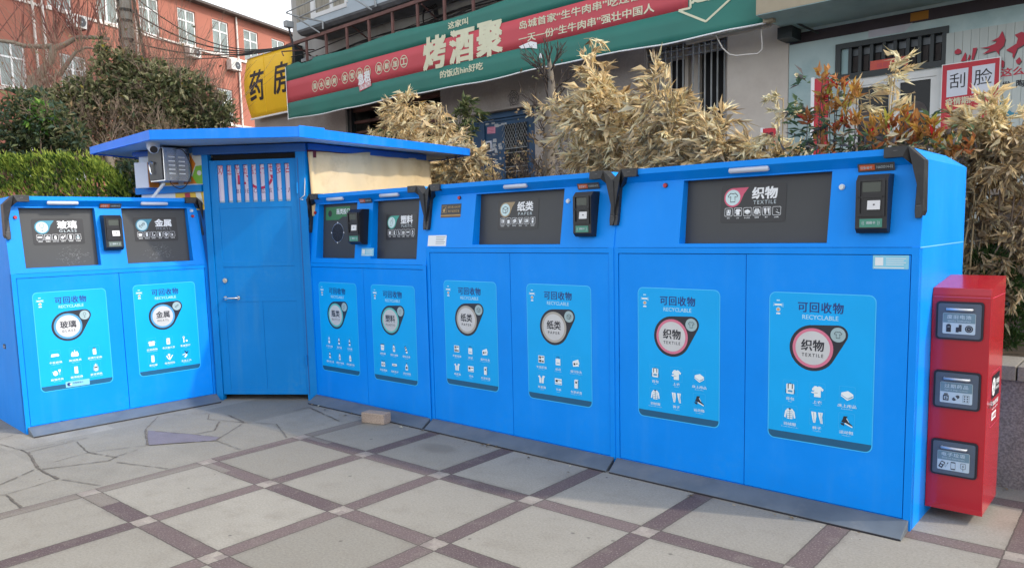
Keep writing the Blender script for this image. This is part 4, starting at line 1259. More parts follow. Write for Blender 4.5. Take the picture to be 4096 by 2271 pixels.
# roof
RP = [(-3.85, 7.07), (-2.85, 6.12), (-1.67, 6.15), (-.40, 8.03), (-.75, 8.55), (-2.2, 9.0), (-3.55, 8.0)]
RL = [toshed(x, y, 0)[:2] for x, y in RP]
mb = MB()
zb_ = 2.240
tops = [2.305, 2.318, 2.322, 2.312, 2.312, 2.312, 2.305]
mb.faces([(x, y, zb_ + .010) for x, y in RL], [tuple(range(len(RL)))[::-1]], 'soffit_grey')
mb.faces([(x, y, t) for (x, y), t in zip(RL, tops)], [tuple(range(len(RL)))], 'roof_blue')
cxr = sum(p[0] for p in RL) / len(RL)
cyr = sum(p[1] for p in RL) / len(RL)
for i in range(len(RL)):
    j = (i + 1) % len(RL)
    p, q = RL[i], RL[j]
    ip = (p[0] + (cxr - p[0]) * .012, p[1] + (cyr - p[1]) * .012)
    iq = (q[0] + (cxr - q[0]) * .012, q[1] + (cyr - q[1]) * .012)
    mb.poly([(*p, zb_), (*q, zb_), (*q, tops[j]), (*p, tops[i])], 'roof_blue')
    mb.poly([(*ip, zb_), (*iq, zb_), (*q, zb_), (*p, zb_)], 'roof_blue')
    mb.poly([(*iq, zb_), (*ip, zb_), (*ip, zb_ + .010), (*iq, zb_ + .010)], 'roof_blue')
p, q = RL[2], RL[3]
f0 = .12
e = (p[0] + (q[0] - p[0]) * f0, p[1] + (q[1] - p[1]) * f0)
nx, ny = (q[1] - p[1]), -(q[0] - p[0])
nl = math.hypot(nx, ny)
nx, ny = nx / nl * .004, ny / nl * .004
mb.prism([(0, zb_ - .001), (1, zb_ - .001), (1, 2.333), (0, 2.331)], lambda f, z: (p[0] + (e[0] - p[0]) * f + nx, p[1] + (e[1] - p[1]) * f + ny, z), lambda f, z: (p[0] + (e[0] - p[0]) * f + nx * .2, p[1] + (e[1] - p[1]) * f + ny * .2, z), 'roof_blue')
mb.build('roof', shed, bevel=.004)

# steel control box, junction box, conduit and cables beside the door
cb = empty('control_box', (-2.97, 6.68, 1.945), R(-38), 'stainless steel control box under the shed roof, left of the door', 'control box')
mb = MB()
mb.box(-.12, .12, -.10, .14, 0, .285, 'steel_dull' if 'steel_dull' in MATS else 'steel', .004)
for k in range(5):
    for q in range(2):
        mb.box(.1205, .124, -.055 + .09 * q, .0 + .09 * q, .06 + k * .035, .07 + k * .035, 'sign_white')
mb.build('casing', cb)
mb = MB()
mb.box(-.112, .112, -.1125, -.1005, .012, .275, 'cabinet_door_dark' if 'cabinet_door_dark' in MATS else 'guard_black', .002)
dd = mb.build('door', cb)
mb = MB()
mb.tube([(-.055, -.116, .17), (-.055, -.135, .165), (-.045, -.135, .08), (-.042, -.125, .065)], .008, 'chrome', 8)
mb.tube([(-.055, -.116, .165), (-.01, -.124, .155)], .012, 'chrome', 8)
mb.build('handle', dd)
mb = MB()
mb.box(-.075, .075, -.06, .06, 0, .225, 'box_white', .004)
mb.box(.0755, .079, -.055, .055, .004, .221, 'panel_orange')
tag(mb.build('junction_box', loc=(-3.235, 6.84, 1.905), rot=(0, 0, R(-20))), 'white box with orange edge at the left end under the shed roof', 'junction box')
mb = MB()
mb.tube([(-2.985, 6.62, 1.93), (-3.02, 6.58, 1.87), (-3.06, 6.54, 1.80)], .014, 'pvc_white', 8)
tag(mb.build('conduit_pipe'), 'short white pipe slanting down from the steel control box', 'pipe')
mb = MB()
pts = []
for k in range(19):
    a_ = R(100 - 250 * k / 18)
    pts.append((-2.84 + .115 * math.cos(a_) * .9, 6.60 + .01 * math.sin(k), 2.05 + .17 * math.sin(a_)))
mb.tube(pts, .0045, 'cable_black', 5)
tag(mb.build('cable_loop'), 'thin black cable looping beside the steel control box', 'cable')
mb = MB()
mb.tube([(-.73, 0, 1.852), (-.66, -.02, 1.845), (-.60, -.022, 1.848)], .004, 'cable_white', 5)
mb2 = MB()
cw = [(-1.775, 6.565, 1.76), (-1.80, 6.555, 1.765), (-1.76, 6.56, 1.80), (-1.752, 6.575, 1.95), (-1.75, 6.58, 2.05)]
mb2.tube(cw, .004, 'cable_white', 5)
tag(mb2.build('white_cord'), 'thin white cord tied between the door hinge and the cream cloth', 'cord')
sc = empty('security_camera', (-2.955, 6.40, 2.249), 0, 'white dome security camera on the underside of the blue roof', 'security camera')
bm = bmesh.new()
bmesh.ops.create_uvsphere(bm, u_segments=20, v_segments=12, radius=.052)
for v_ in bm.verts:
    if v_.co.z > 0:
        v_.co.z *= .55
        v_.co.x *= 1.02
    v_.co.z -= .028
mb = MB()
mb.tube([(0, 0, 0), (0, 0, -.03)], [.054, .052], 'box_white', 20)
mb.bm(bm, 'box_white', True)
mb.build('housing', sc)
mb = MB()
dl = Vector((.42, -.80, -.35)).normalized()
p0 = Vector((0, 0, -.040)) + dl * .022
mb.tube([p0, p0 + dl * .024, p0 + dl * .032], [.042, .038, .030], 'box_white', 18)
mb.tube([p0 + dl * .0322, p0 + dl * .034], [.030, .027], 'sign_black', 18)
mb.build('lens', sc)

# cream cloth hung under the right wing of the roof
mb = MB()
fa = Vector((-1.748, 6.618, 0))
fdir = Vector((.573, .82, 0)).normalized()
fnrm = Vector((fdir.y, -fdir.x, 0))
nx_, nz_ = 48, 14
vs = []
for j in range(nz_ + 1):
    for i in range(nx_ + 1):
        s_ = 1.60 * i / nx_
        top = 2.158 + .028 * math.sin(s_ * 2.1) + .010 * math.sin(s_ * 9 + 1) + (.022 if s_ > 1.0 else .022 * s_)
        z_ = 1.62 + (top - 1.62) * j / nz_
        wv = .030 * noise.noise(Vector((s_ * 2.2, z_ * 1.2, 3.1))) + .022 * noise.noise(Vector((s_ * 7, z_ * 2.5, 8.1))) + .006 * math.sin(s_ * 30) * (j / nz_) ** 2
        if s_ < .12:
            wv += .018 * math.sin(s_ * 60)
        p = fa + fdir * s_ + fnrm * (.040 + wv)
        vs.append((p.x, p.y, z_))
fs = []
for j in range(nz_):
    for i in range(nx_):
        k = j * (nx_ + 1) + i
        fs.append((k, k + 1, k + nx_ + 2, k + nx_ + 1))
mb.faces(vs, fs, 'cloth_cream', True)
cl = tag(mb.build('cloth_sheet'), 'cream cloth sheet hung below the right wing of the shed roof', 'cloth')
sm_ = cl.modifiers.new('thick', 'SOLIDIFY')
sm_.thickness = .004
mb = MB()
q0 = fa + fnrm * .028
q1 = fa + fdir * .75 + fnrm * .028
mb.prism([(0, 2.12), (1, 2.15), (1, 2.19), (0, 2.187)], lambda f, z: tuple((q0 + (q1 - q0) * f)[:2]) + (z,), lambda f, z: tuple((q0 + (q1 - q0) * f - fnrm * .006)[:2]) + (z,), 'cloth_maroon')
mb.build('lining', cl)

# loose brick lying by the foot ramp
mb = MB()
mb.box(-.107, .107, -.05, .05, 0.0, .082, 'brick_pale', .008)
br = tag(mb.build('paving_brick', loc=(-1.075, 5.742, 0.001), rot=(0, 0, R(-27))), 'loose pale brick lying before the ramp of the plastic cabinet', 'brick')

# ------------------------------------------------------------------ red hazardous waste box on the side of the textile cabinet
DX, DY, DA = .6545, 4.5337, -.722
rx0, rx1, ry0, ry1 = 1.6315, 1.8765, .25, .625
rc = empty('hazardous_waste_box', (DX, DY, 0), DA, 'tall red waste box with three grey flaps, fixed to the textile cabinet', 'waste box')
mb = MB()
prof = [(ry0, .050), (ry0, 1.112), (ry0 + .012, 1.142), (ry1, 1.182), (ry1, .050)]
mb.prism(prof, lambda y, z: (rx0, y, z), lambda y, z: (rx1, y, z), 'box_red')
mb.box(rx0 + .001, rx1 + .0015, ry0 - .002, ry0 + .01, .050, .074, 'box_red', .001)
mb.box(rx0 + .004, rx1 - .004, ry0 - .0018, ry0 + .002, 1.098, 1.1015, 'swoosh_pink')
mb.box(rx1 - .002, rx1 + .0012, ry0 + .03, ry1 - .02, 1.096, 1.098, 'swoosh_pink')
body = mb.build('body', rc, bevel=.004)
HZ = [((.896, 1.079), '废旧电池', 'waste batteries'), ((.560, .744), '过期药品', 'Expired drugs recovery'), ((.226, .404), '电子垃圾', 'Electronic batterywaste')]
for k, ((z0, z1), cn, en) in enumerate(HZ):
    x0, x1 = 1.652, 1.850
    mb = MB()
    ol = rrect(x0, x1, z0, z1, .016)
    mb.prism(ol, lambda x, z: (x, ry0 - .012, z), lambda x, z: (x, ry0 + .002, z), 'gasket_shadow_black')
    il = rrect(x0 + .009, x1 - .009, z0 + .009, z1 - .009, .010)
    mb.prism(il, lambda x, z: (x, ry0 - .014, z), lambda x, z: (x, ry0 - .004, z), 'plaque_grey')
    fp = mb.build('deposit_flap', rc)
    mb = MB()
    zh = z1 - .036
    xa, xb = x0 + .047, x1 - .047
    mb.tube([(xa, ry0 - .012, zh), (xa, ry0 - .026, zh), (xb, ry0 - .026, zh), (xb, ry0 - .012, zh)], .0065, 'brushed', 8)
    mb.build('handle', fp)
    D = Decal(lambda x, z, l: (x, ry0 - .0145 - l, z))
    lx0, lx1, lz0, lz1 = x0 + .030, x1 - .031, z0 + .029, z1 - .054
    D.rect(lx0, lx1, lz0, lz1, 'label_silver', 1, .006)
    zm = lz1 - (lz1 - lz0) * .47
    D.rect(lx0 + .0015, lx1 - .0015, zm, lz1 - .0015, 'label_teal', 2, .002)
    D.text(cn, (lx0 + lx1) / 2, zm + .029, .019, 'label_silver', 3, w=.100, bold=.02, spacing=1.2)
    D.text(en, (lx0 + lx1) / 2, zm + .010, .0095, 'label_silver', 3, w=.096, res=1, bold=.01)
    zc_ = (lz0 + zm) / 2
    xs_ = [lx0 + .026, (lx0 + lx1) / 2, lx1 - .026]
    if k == 0:
        D.rect(xs_[0] - .010, xs_[0] + .010, zc_ - .018, zc_ + .016, 'poster_black', 3)
        D.rect(xs_[0] - .006, xs_[0] + .006, zc_ + .016, zc_ + .020, 'poster_black', 3)
        D.rect(xs_[0] - .005, xs_[0] + .005, zc_ + .006, zc_ + .008, 'label_silver', 4)
        D.rect(xs_[1] - .012, xs_[1] + .0, zc_ - .018, zc_ + .006, 'poster_black', 3)
        D.rect(xs_[1] + .0, xs_[1] + .012, zc_ - .014, zc_ + .019, 'poster_black', 3)
        D.circle(xs_[2], zc_, .017, 'poster_black', 3, 20)
        D.outline(circ(xs_[2], zc_, .012, 18), .0012, 'label_silver', 4)
        D.rect(xs_[2] - .004, xs_[2] + .004, zc_ - .0008, zc_ + .0008, 'label_silver', 4)
    elif k == 1:
        D.rect(xs_[0] - .012, xs_[0] + .012, zc_ - .016, zc_ + .010, 'poster_black', 3)
        D.rect(xs_[0] - .008, xs_[0] + .008, zc_ + .012, zc_ + .019, 'id_grey', 3)
        D.rect(xs_[0] - .008, xs_[0] + .008, zc_ - .010, zc_ + .004, 'label_silver', 4)
        D.rect(xs_[0] - .006, xs_[0] + .006, zc_ - .005, zc_ - .002, 'poster_black', 5)
        D.rect(xs_[0] - .0015, xs_[0] + .0015, zc_ - .009, zc_ + .002, 'poster_black', 5)
        D.poly(sh(rrect(-.018, .018, -.008, .008, .008), xs_[1], zc_, 1, .7), 'id_grey', 3)
        D.poly(sh(rrect(-.004, .004, -.0075, .0075, 0), xs_[1], zc_, 1, .7), 'label_silver', 4)
        D.outline(rrect(xs_[2] - .014, xs_[2] + .014, zc_ - .018, zc_ + .018, .002, 2), .002, 'label_teal', 3)
        for q in range(6):
            D.circle(xs_[2] - .006 + .012 * (q % 2), zc_ - .011 + .011 * (q // 2), .0032, 'poster_black', 3, 8)
    else:
        D.poly(sh(rrect(-.009, .009, -.017, .017, .003), xs_[0] - .006, zc_, 1, -.45), 'poster_black', 3)
        D.poly(sh(rrect(-.0065, .0065, .003, .013, .001), xs_[0] - .006, zc_, 1, -.45), 'label_silver', 4)
        D.poly(circ(xs_[0] - .009, zc_ - .006, .0048, 10), 'label_silver', 4)
        D.line((xs_[0] + .006, zc_ + .014), (xs_[0] + .010, zc_ - .012), .0014, 'label_teal', 3)
        D.line((xs_[0] + .010, zc_ - .012), (xs_[0] + .018, zc_ + .006), .0014, 'label_teal', 3)
        D.line((xs_[0] + .018, zc_ + .006), (xs_[0] + .021, zc_ + .014), .003, 'poster_black', 3)
        D.outline(rrect(xs_[1] - .010, xs_[1] + .010, zc_ - .019, zc_ + .019, .003, 2), .0022, 'poster_black', 3)
        D.rect(xs_[1] - .009, xs_[1] + .009, zc_ + .014, zc_ + .018, 'poster_black', 3)
        D.rect(xs_[1] - .009, xs_[1] + .009, zc_ - .018, zc_ - .014, 'poster_black', 3)
        D.outline(rrect(xs_[2] - .011, xs_[2] + .011, zc_ - .009, zc_ + .019, .004, 3), .0018, 'poster_black', 3)
        D.poly([(xs_[2] + .002, zc_ + .014), (xs_[2] - .004, zc_ + .003), (xs_[2], zc_ + .003), (xs_[2] - .002, zc_ - .005), (xs_[2] + .004, zc_ + .006), (xs_[2], zc_ + .006)], 'poster_black', 4)
        D.line((xs_[2], zc_ - .009), (xs_[2], zc_ - .018), .002, 'poster_black', 3)
    D.mb.build('flap_label', fp)
D = Decal(lambda y, z, l: (rx1 + l + .0004, y, z))
D.outline(rrect(.342, .572, .462, .732, .02), .003, 'swoosh_pink', 1)
D.rect(.36, .455, .60, .715, 'sign_black', 1, .004)
D.rect(.455, .56, .60, .715, 'gasket_shadow_black', 1, .004)
D.circle(.405, .657, .044, 'sign_white', 2, 20)
D.line((.38, .63), (.43, .685), .006, 'sign_black', 3)
D.line((.38, .685), (.43, .63), .006, 'sign_black', 3)
D.text('有害垃圾', .51, .672, .030, 'sign_white', 2, w=.08, bold=.02)
D.text('HAZARDOUS', .51, .640, .014, 'sign_white', 2, w=.08, bold=.02)
D.text('有害垃圾回收箱', .46, .572, .024, 'sign_white', 1, w=.17, bold=.02)
D.text('Hazardous waste box', .46, .547, .010, 'sign_white', 1, w=.15, bold=.01)
D.rect(.385, .50, .49, .528, 'sign_white', 1, .003)
D.text('小心轻放', .443, .509, .020, 'ink_red', 2, w=.09, bold=.02)
D.mb.build('side_label', rc)
mb = MB()
mb.tube([(rx1 - .002, .312, .586), (rx1 + .014, .312, .586)], .011, 'steel', 12)
mb.box(rx1, rx1 + .010, .306, .334, .570, .602, 'steel', .002)
mb.build('lock', rc)


# ------------------------------------------------------------------ facades
def facade(mb, s0, s1, z0, z1, holes, m, depth=.16, y=0.0, reveal=None):
    """flat wall sheet with rectangular openings (s0,s1,z0,z1) and their reveals"""
    xs = sorted(set([s0, s1] + [q for h in holes for q in h[:2]]))
    zs = sorted(set([z0, z1] + [q for h in holes for q in h[2:4]]))
    xs = [x for x in xs if s0 <= x <= s1]
    zs = [z for z in zs if z0 <= z <= z1]
    for i in range(len(xs) - 1):
        for j in range(len(zs) - 1):
            cx, cz = (xs[i] + xs[i + 1]) / 2, (zs[j] + zs[j + 1]) / 2
            if any(h[0] < cx < h[1] and h[2] < cz < h[3] for h in holes):
                continue
            mb.poly([(xs[i], y, zs[j]), (xs[i + 1], y, zs[j]), (xs[i + 1], y, zs[j + 1]), (xs[i], y, zs[j + 1])], m)
    rv = reveal or m
    for a, b, c, d in [h[:4] for h in holes]:
        mb.poly([(a, y, c), (a, y, d), (a, y + depth, d), (a, y + depth, c)], rv)
        mb.poly([(b, y, d), (b, y, c), (b, y + depth, c), (b, y + depth, d)], rv)
        mb.poly([(a, y, c), (a, y + depth, c), (b, y + depth, c), (b, y, c)], rv)
        mb.poly([(a, y + depth, d), (a, y, d), (b, y, d), (b, y + depth, d)], rv)


def casement(parent, a, b, c, d, y, glass='glass_pale', fw=.055, trans=None, mull=True, frame='window_frame'):
    mb = MB()
    mb.box(a, b, y - .03, y + .03, c, c + fw, frame)
    mb.box(a, b, y - .03, y + .03, d - fw, d, frame)
    mb.box(a, a + fw, y - .03, y + .03, c + fw, d - fw, frame)
    mb.box(b - fw, b, y - .03, y + .03, c + fw, d - fw, frame)
    if mull:
        m_ = (a + b) / 2
        mb.box(m_ - fw * .55, m_ + fw * .55, y - .028, y + .028, c + fw, d - fw, frame)
    if trans:
        mb.box(a + fw, b - fw, y - .026, y + .026, trans - fw * .5, trans + fw * .5, frame)
    wf = mb.build('window', parent)
    mb = MB()
    mb.box(a + fw, b - fw, y - .004, y + .004, c + fw, d - fw, glass)
    mb.build('pane', wf)
    return wf


# orange office block beyond the shed
OB = empty('office_block', (-17, 25, 0), R(67.5), 'orange office block with white framed windows far behind the shrubs', 'building')
holes = []
wins = []
for k in range(-6, 9):
    q0 = 2.62 + 1.962 * k
    up = (q0, q0 + .97, 9.57, 11.02)
    wins.append((up, 10.56))
    holes.append(up)
    if k in (0, 4, -1, 2, 6, -3, -2, 8):
        lo = (q0 + (.31 if k == 0 else .06), q0 + (1.35 if k == 0 else 1.0), 6.56, 8.05)
        wins.append((lo, 7.55))
        holes.append(lo)
    g0 = (q0 + .1, q0 + 1.0, 3.6, 5.1)
    holes.append(g0)
    wins.append((g0, 4.6))
mb = MB()
facade(mb, -12, 21, 0, 11.42, holes, 'render_orange', .14)
mb.poly([(-12, 0, 0), (-12, 9, 0), (-12, 9, 11.42), (-12, 0, 11.42)][::-1], 'render_orange')
mb.poly([(21, 0, 0), (21, 9, 0), (21, 9, 11.42), (21, 0, 11.42)], 'render_orange')
mb.build('wall', OB)
mb = MB()
mb.box(-12, 21, -.06, .0, 9.45, 9.545, 'trim_white')
mb.box(-12, 21, -.06, .0, 6.43, 6.53, 'trim_white')
mb.build('sill_band', OB)
mb = MB()
mb.prism([(-.38, 11.40), (-.38, 11.50), (4.5, 13.4), (9.4, 11.50), (9.4, 11.40)], lambda y, z: (-12.3, y, z), lambda y, z: (21.3, y, z), 'roof_dark')
mb.build('roof', OB)
for (h, tr) in wins:
    wf = casement(OB, h[0], h[1], h[2], h[3], .08, 'glass_pale', .06, tr)
for q, z0 in ((2.0, 4.0), (2.36, 4.0), (6.28, 4.0), (11.9, 4.0), (15.9, 4.0), (-3.2, 4.0)):
    mb = MB()
    mb.tube([(q, -.08, 11.4), (q + .01, -.08, 8), (q + .03, -.08, z0)], .045, 'trim_white', 8)
    mb.build('downpipe', OB)


def ac_unit(q, z, lab):
    r_ = empty('air_conditioner', (0, 0, 0), R(67.5), lab, 'air conditioner', 'air conditioners on the orange block')
    d_ = Matrix.Rotation(R(67.5), 4, 'Z')
    r_.location = Vector((-17, 25, 0)) + (d_ @ Vector((q, -.02, z)))
    mb = MB()
    mb.box(0, .64, -.34, -.05, 0, .44, 'ac_white', .015)
    mb.build('casing', r_)
    mb = MB()
    mb.prism(circ(.40, .22, .17, 20), lambda x, zz: (x, -.346, zz), lambda x, zz: (x, -.338, zz), 'ac_dark')
    mb.prism(circ(.40, .22, .035, 10), lambda x, zz: (x, -.352, zz), lambda x, zz: (x, -.344, zz), 'galv_steel')
    for k in range(7):
        mb.box(.03, .20, -.344, -.339, .05 + k * .05, .065 + k * .05, 'galv_steel')
    mb.build('fan_grille', r_)
    mb = MB()
    for x in (.08, .56):
        mb.box(x - .015, x + .015, -.34, .02, -.04, -.001, 'rust_steel')
    mb.build('bracket', r_)


ac_unit(3.24, 9.0, 'air conditioner near the upper left of the orange block')
ac_unit(8.70, 9.02, 'air conditioner under the middle window of the orange block, behind bare twigs')
ac_unit(11.12, 8.92, 'air conditioner of the orange block closest to the yellow sign')

# shop row behind the cabinets: local x along the facade, z up, y backwards
FA = R(-41.4)
FN = Vector((-math.sin(FA), math.cos(FA), 0)) * 9.5
Q = 1.25


def fx(s):
    return Q * s


def fz(z):
    return CAM_H + Q * (z - CAM_H)


shop = empty('restaurant_building', FN, FA, 'grey rendered restaurant building behind the green banner', 'building')
HTOP = 24.8
SE = -11.55
h_dark = (fx(-10.18), fx(-7.96), .6, fz(3.45))
h_blue = (fx(-7.52), fx(-6.24), .6, fz(3.015))
h_win = (fx(-4.60), fx(-3.63), fz(1.9), fz(3.44))
mb = MB()
facade(mb, fx(-12.93), fx(-2.975), 0, fz(3.60), [h_dark, h_blue, h_win], 'concrete', .20, reveal='concrete')
facade(mb, fx(SE), fx(-2.975), fz(3.60), HTOP, [], 'concrete_pale', .2)
facade(mb, fx(-12.93), fx(SE), fz(3.60), fz(4.55), [], 'concrete_pale', .2)
mb.poly([(fx(-12.93), 0, 0), (fx(-12.93), 7, 0), (fx(-12.93), 7, fz(4.55)), (fx(-12.93), 0, fz(4.55))][::-1], 'concrete_pale')
mb.poly([(fx(-12.93), 0, fz(4.55)), (fx(SE), 0, fz(4.55)), (fx(SE), 7, fz(4.55)), (fx(-12.93), 7, fz(4.55))], 'roof_dark')
mb.poly([(fx(SE), 0, fz(3.6)), (fx(SE), 9, fz(3.6)), (fx(SE), 9, HTOP), (fx(SE), 0, HTOP)][::-1], 'concrete_pale')
mb.poly([(fx(SE), 0, HTOP), (fx(-2.975), 0, HTOP), (fx(-2.975), 9, HTOP), (fx(SE), 9, HTOP)], 'roof_dark')
mb.poly([(fx(-2.975), 9, 0), (fx(-12.93), 9, 0), (fx(-12.93), 9, fz(4.5)), (fx(SE), 9, fz(4.5)), (fx(SE), 9, HTOP), (fx(-2.975), 9, HTOP)], 'concrete_pale')
mb.poly([(fx(-2.975), 0, 5), (fx(-2.975), 9, 5), (fx(-2.975), 9, HTOP), (fx(-2.975), 0, HTOP)], 'concrete_pale')
mb.build('wall', shop)
mb = MB()
mb.box(fx(-3.62), fx(-2.98), -.012, -.0, .6, fz(3.42), 'plaster_cream')
mb.box(fx(-6.2), fx(-4.62), -.010, -.0, .6, fz(3.5), 'concrete')
mb.build('plaster_patch', shop)
# dark shopfront with timber battens
mb = MB()
mb.box(h_dark[0], h_dark[1], .62, .66, .6, h_dark[3], 'dark_void')
mb.box(h_dark[0], h_dark[0] + .12, .05, .16, .6, h_dark[3], 'frame_dark')
for k, (zz, hh) in enumerate(((fz(3.38), .07), (fz(3.20), .05), (fz(3.04), .05), (fz(2.8), .05), (fz(2.5), .05), (fz(2.2), .05))):
    mb.box(h_dark[0] + .12, h_dark[1], .10 + .02 * k, .20 + .02 * k, zz, zz + hh, 'rust_steel')
mb.box(h_dark[0] + 1.2, h_dark[0] + 1.30, .12, .2, .6, h_dark[3], 'concrete')
mb.box(h_dark[0] + .5, h_dark[0] + .58, .09, .18, .6, fz(2.9), 'concrete')
mb.build('shop_front', shop)
mb = MB()
mb.box(fx(-7.5), fx(-6.2), -.05, -.0, fz(3.02), fz(3.05), 'concrete')
mb.build('lintel', shop)
# navy door with grille and torn notices
mb = MB()
bx0, bx1 = h_blue[0], h_blue[1]
bt = h_blue[3]
mb.box(bx0, bx1, .13, .17, .6, bt, 'door_navy')
mb.box(bx0, bx0 + .10, .09, .13, .6, bt - .09, 'door_navy')
mb.box(bx1 - .09, bx1, .09, .13, .6, bt - .09, 'door_navy')
mb.box(bx0, bx1, .08, .13, bt - .09, bt, 'door_navy')
mb.box(bx0 + .10, bx1 - .09, .105, .13, bt - .135, bt - .105, 'door_navy')
mb.box(fx(-7.29), fx(-7.20), .10, .13, .6, bt - .14, 'door_navy')
ndm = mb
nd = empty('navy_leaf', (0, 0, 0))
mb = MB()
gx0, gx1, gz0, gz1 = fx(-6.84), fx(-6.44), fz(1.9), fz(2.85)
mb.box(gx0, gx1, .122, .128, gz0, gz1, 'dark_void')
for k in range(15):
    x = gx0 + (gx1 - gx0) * k / 14
    mb.box(x - .0045, x + .0045, .110, .118, gz0, gz1 - .0, 'frame_dark' if k % 7 else 'door_navy')
for k in range(9):
    for sg in (-1, 1):
        xa = gx0 + (gx1 - gx0) * k / 9
        xb = xa + sg * (gx1 - gx0) / 9
        for j in range(4):
            za = gz1 - .10 * j
            mb.tube([(xa, .112, za), (xb, .112, za - .10)], .004, 'galv_steel', 4, False, False)
for zz in (gz1 - .40, gz1 - .47, gz1 - .70, gz1 - .78):
    mb.box(gx0, gx1, .106, .112, zz - .006, zz + .006, 'galv_steel')
grl = mb
rg = random.Random(5)
D = Decal(lambda x, z, l: (x, .1285 - l, z), ndm)
for (cx_, cz_, rw, rh, n_) in ((fx(-7.10), fz(2.92), .16, .05, 7), (fx(-6.98), fz(2.62), .10, .10, 10), (fx(-6.92), fz(2.86), .12, .02, 5), (fx(-7.06), fz(2.52), .07, .11, 5), (fx(-6.95), fz(2.40), .1, .05, 4)):
    for q in range(n_):
        px, pz = cx_ + rg.uniform(-rw, rw), cz_ + rg.uniform(-rh, rh)
        w_, h_ = rg.uniform(.01, .05), rg.uniform(.006, .03)
        D.poly([(px - w_ + rg.uniform(-.02, .02), pz - h_), (px + w_, pz - h_ + rg.uniform(-.01, .01)), (px + w_ * .7, pz + h_), (px - w_ * .8, pz + h_ + rg.uniform(-.01, .01))], 'paper_scrap', 1 + .1 * q)
bpy.data.objects.remove(nd)
nd = ndm.build('door', shop)
grl.build('grille', nd)
mb = MB()
D = Decal(lambda x, z, l: (x, .126 - l, z), mb)
D.poly([(fx(-7.165), fz(2.765)), (fx(-7.015), fz(2.755)), (fx(-7.01), fz(2.845)), (fx(-7.16), fz(2.85))], 'paper_pink', 2)
for k in range(4):
    D.rect(fx(-7.15), fx(-7.03) - .02 * (k % 2), fz(2.835) - .026 * k, fz(2.835) - .026 * k + .006, 'ink_red', 3)
mb.build('pink_notice', nd)
mb = MB()
mb.box(fx(-7.17), fx(-7.08), .10, .13, fz(2.52), fz(2.66), 'paper_white')
mb.box(fx(-7.155), fx(-7.095), .097, .10, fz(2.54), fz(2.64), 'frame_dark')
mb.build('meter', nd)
# barred window
a, b, c, d = h_win
mb = MB()
mb.box(a, b, .19, .22, c, d, 'plaster_cream')
for (p0_, p1_, q0_, q1_) in ((fx(-3.985), fx(-3.70), c, fz(3.305)), (fx(-4.35), fz(0) * 0 + fx(-4.17), fz(2.55), fz(3.285))):
    mb.box(p0_, p1_, .182, .19, q0_, q1_, 'dark_void')
mb.build('window_panel', shop)
mb = MB()
for (x0_, x1_) in ((a, a + .11), (fx(-4.08), fx(-3.99)), (b - .10, b), (fx(-4.17), fx(-4.13))):
    mb.box(x0_, x1_, .12, .185, c, d, 'plaster_cream')
mb.box(a, b, .11, .185, fz(3.32), fz(3.36), 'plaster_cream')
mb.box(a, b, .11, .185, d - .03, d, 'concrete')
mb.build('window_frame', shop)
mb = MB()
for s_ in (-4.53, -4.445, -4.375, -4.305, -4.235, -4.16, -4.04, -3.97, -3.90, -3.825, -3.755, -3.675):
    mb.tube([(fx(s_), .05, c), (fx(s_), .05, d)], .013, 'galv_steel', 6)
for zz in (fz(3.36), fz(3.29), fz(2.1)):
    mb.box(a, b, .045, .055, zz, zz + .02, 'galv_steel')
mb.build('window_bars', shop)
mb = MB()
D = Decal(lambda x, z, l: (x, -.0125 - l, z), mb)
for k in range(26):
    a_ = k * .83
    r_ = .02 + .005 * k
    D.line((-8.22 + r_ * math.cos(a_) * .8, 3.55 + r_ * math.sin(a_)), (-8.22 + (r_ + .02) * math.cos(a_ + .9) * .8, 3.55 + (r_ + .02) * math.sin(a_ + .9)), .008, 'ink_black', 1 + .05 * k)
D.line((fx(-5.42), fz(3.2)), (fx(-5.42), fz(2.9)), .02, 'ink_black', 1)
D.line((fx(-5.15), fz(3.25)), (fx(-5.15), fz(2.85)), .015, 'dark_void', 1)
mb.build('wall_graffiti', shop)

# upper bay over the banner
bay = MB()
bx = fx(-10.65)
bz0 = fz(4.585)
yb_ = -.72
by1 = -.02
bay.box(bx + .12, fx(-3.6), yb_, by1, bz0 + .05, fz(4.74), 'bay_blue')
bay.prism([(yb_ + .004, bz0 + .05), (yb_ + .02, bz0 + .015), (yb_ + .09, bz0 - .03), (by1, bz0 - .03), (by1, bz0 + .05)], lambda y, z: (bx + .12, y, z), lambda y, z: (fx(-3.6), y, z), 'bay_lip')
bay.prism([(yb_ + .10, bz0 + .05), (by1, bz0 + .05), (by1, fz(5.6)), (yb_ + .10, fz(5.6))], lambda y, z: (bx + .0, y, z), lambda y, z: (bx + .14, y, z), 'bay_blue')
bay.box(bx + .14, fx(-10.15), yb_ + .002, by1, fz(4.74), fz(5.6), 'curtain')
bay.box(bx + .12, fx(-3.6), yb_ - .02, by1, fz(5.6), fz(5.9), 'bay_blue')
bay.box(fx(-9.25), fx(-3.6), yb_ + .001, by1, fz(4.74), fz(4.82), 'bay_blue')
bay.build('bay', shop)
mb = MB()
mb.box(fx(-10.15), fx(-10.05), yb_ - .012, yb_ + .06, fz(4.72), fz(5.6), 'window_frame')
mb.box(fx(-10.05), fx(-9.25), yb_ - .012, yb_ + .06, fz(4.725), fz(4.785), 'window_frame')
mb.box(fx(-9.30), fx(-9.22), yb_ - .012, yb_ + .06, fz(4.785), fz(5.6), 'window_frame')
mb.box(fx(-9.66), fx(-9.60), yb_ - .012, yb_ + .06, fz(4.785), fz(5.6), 'window_frame')
mb.box(fx(-9.22), fx(-3.7), yb_ - .012, yb_ + .06, fz(4.82), fz(4.87), 'window_frame')
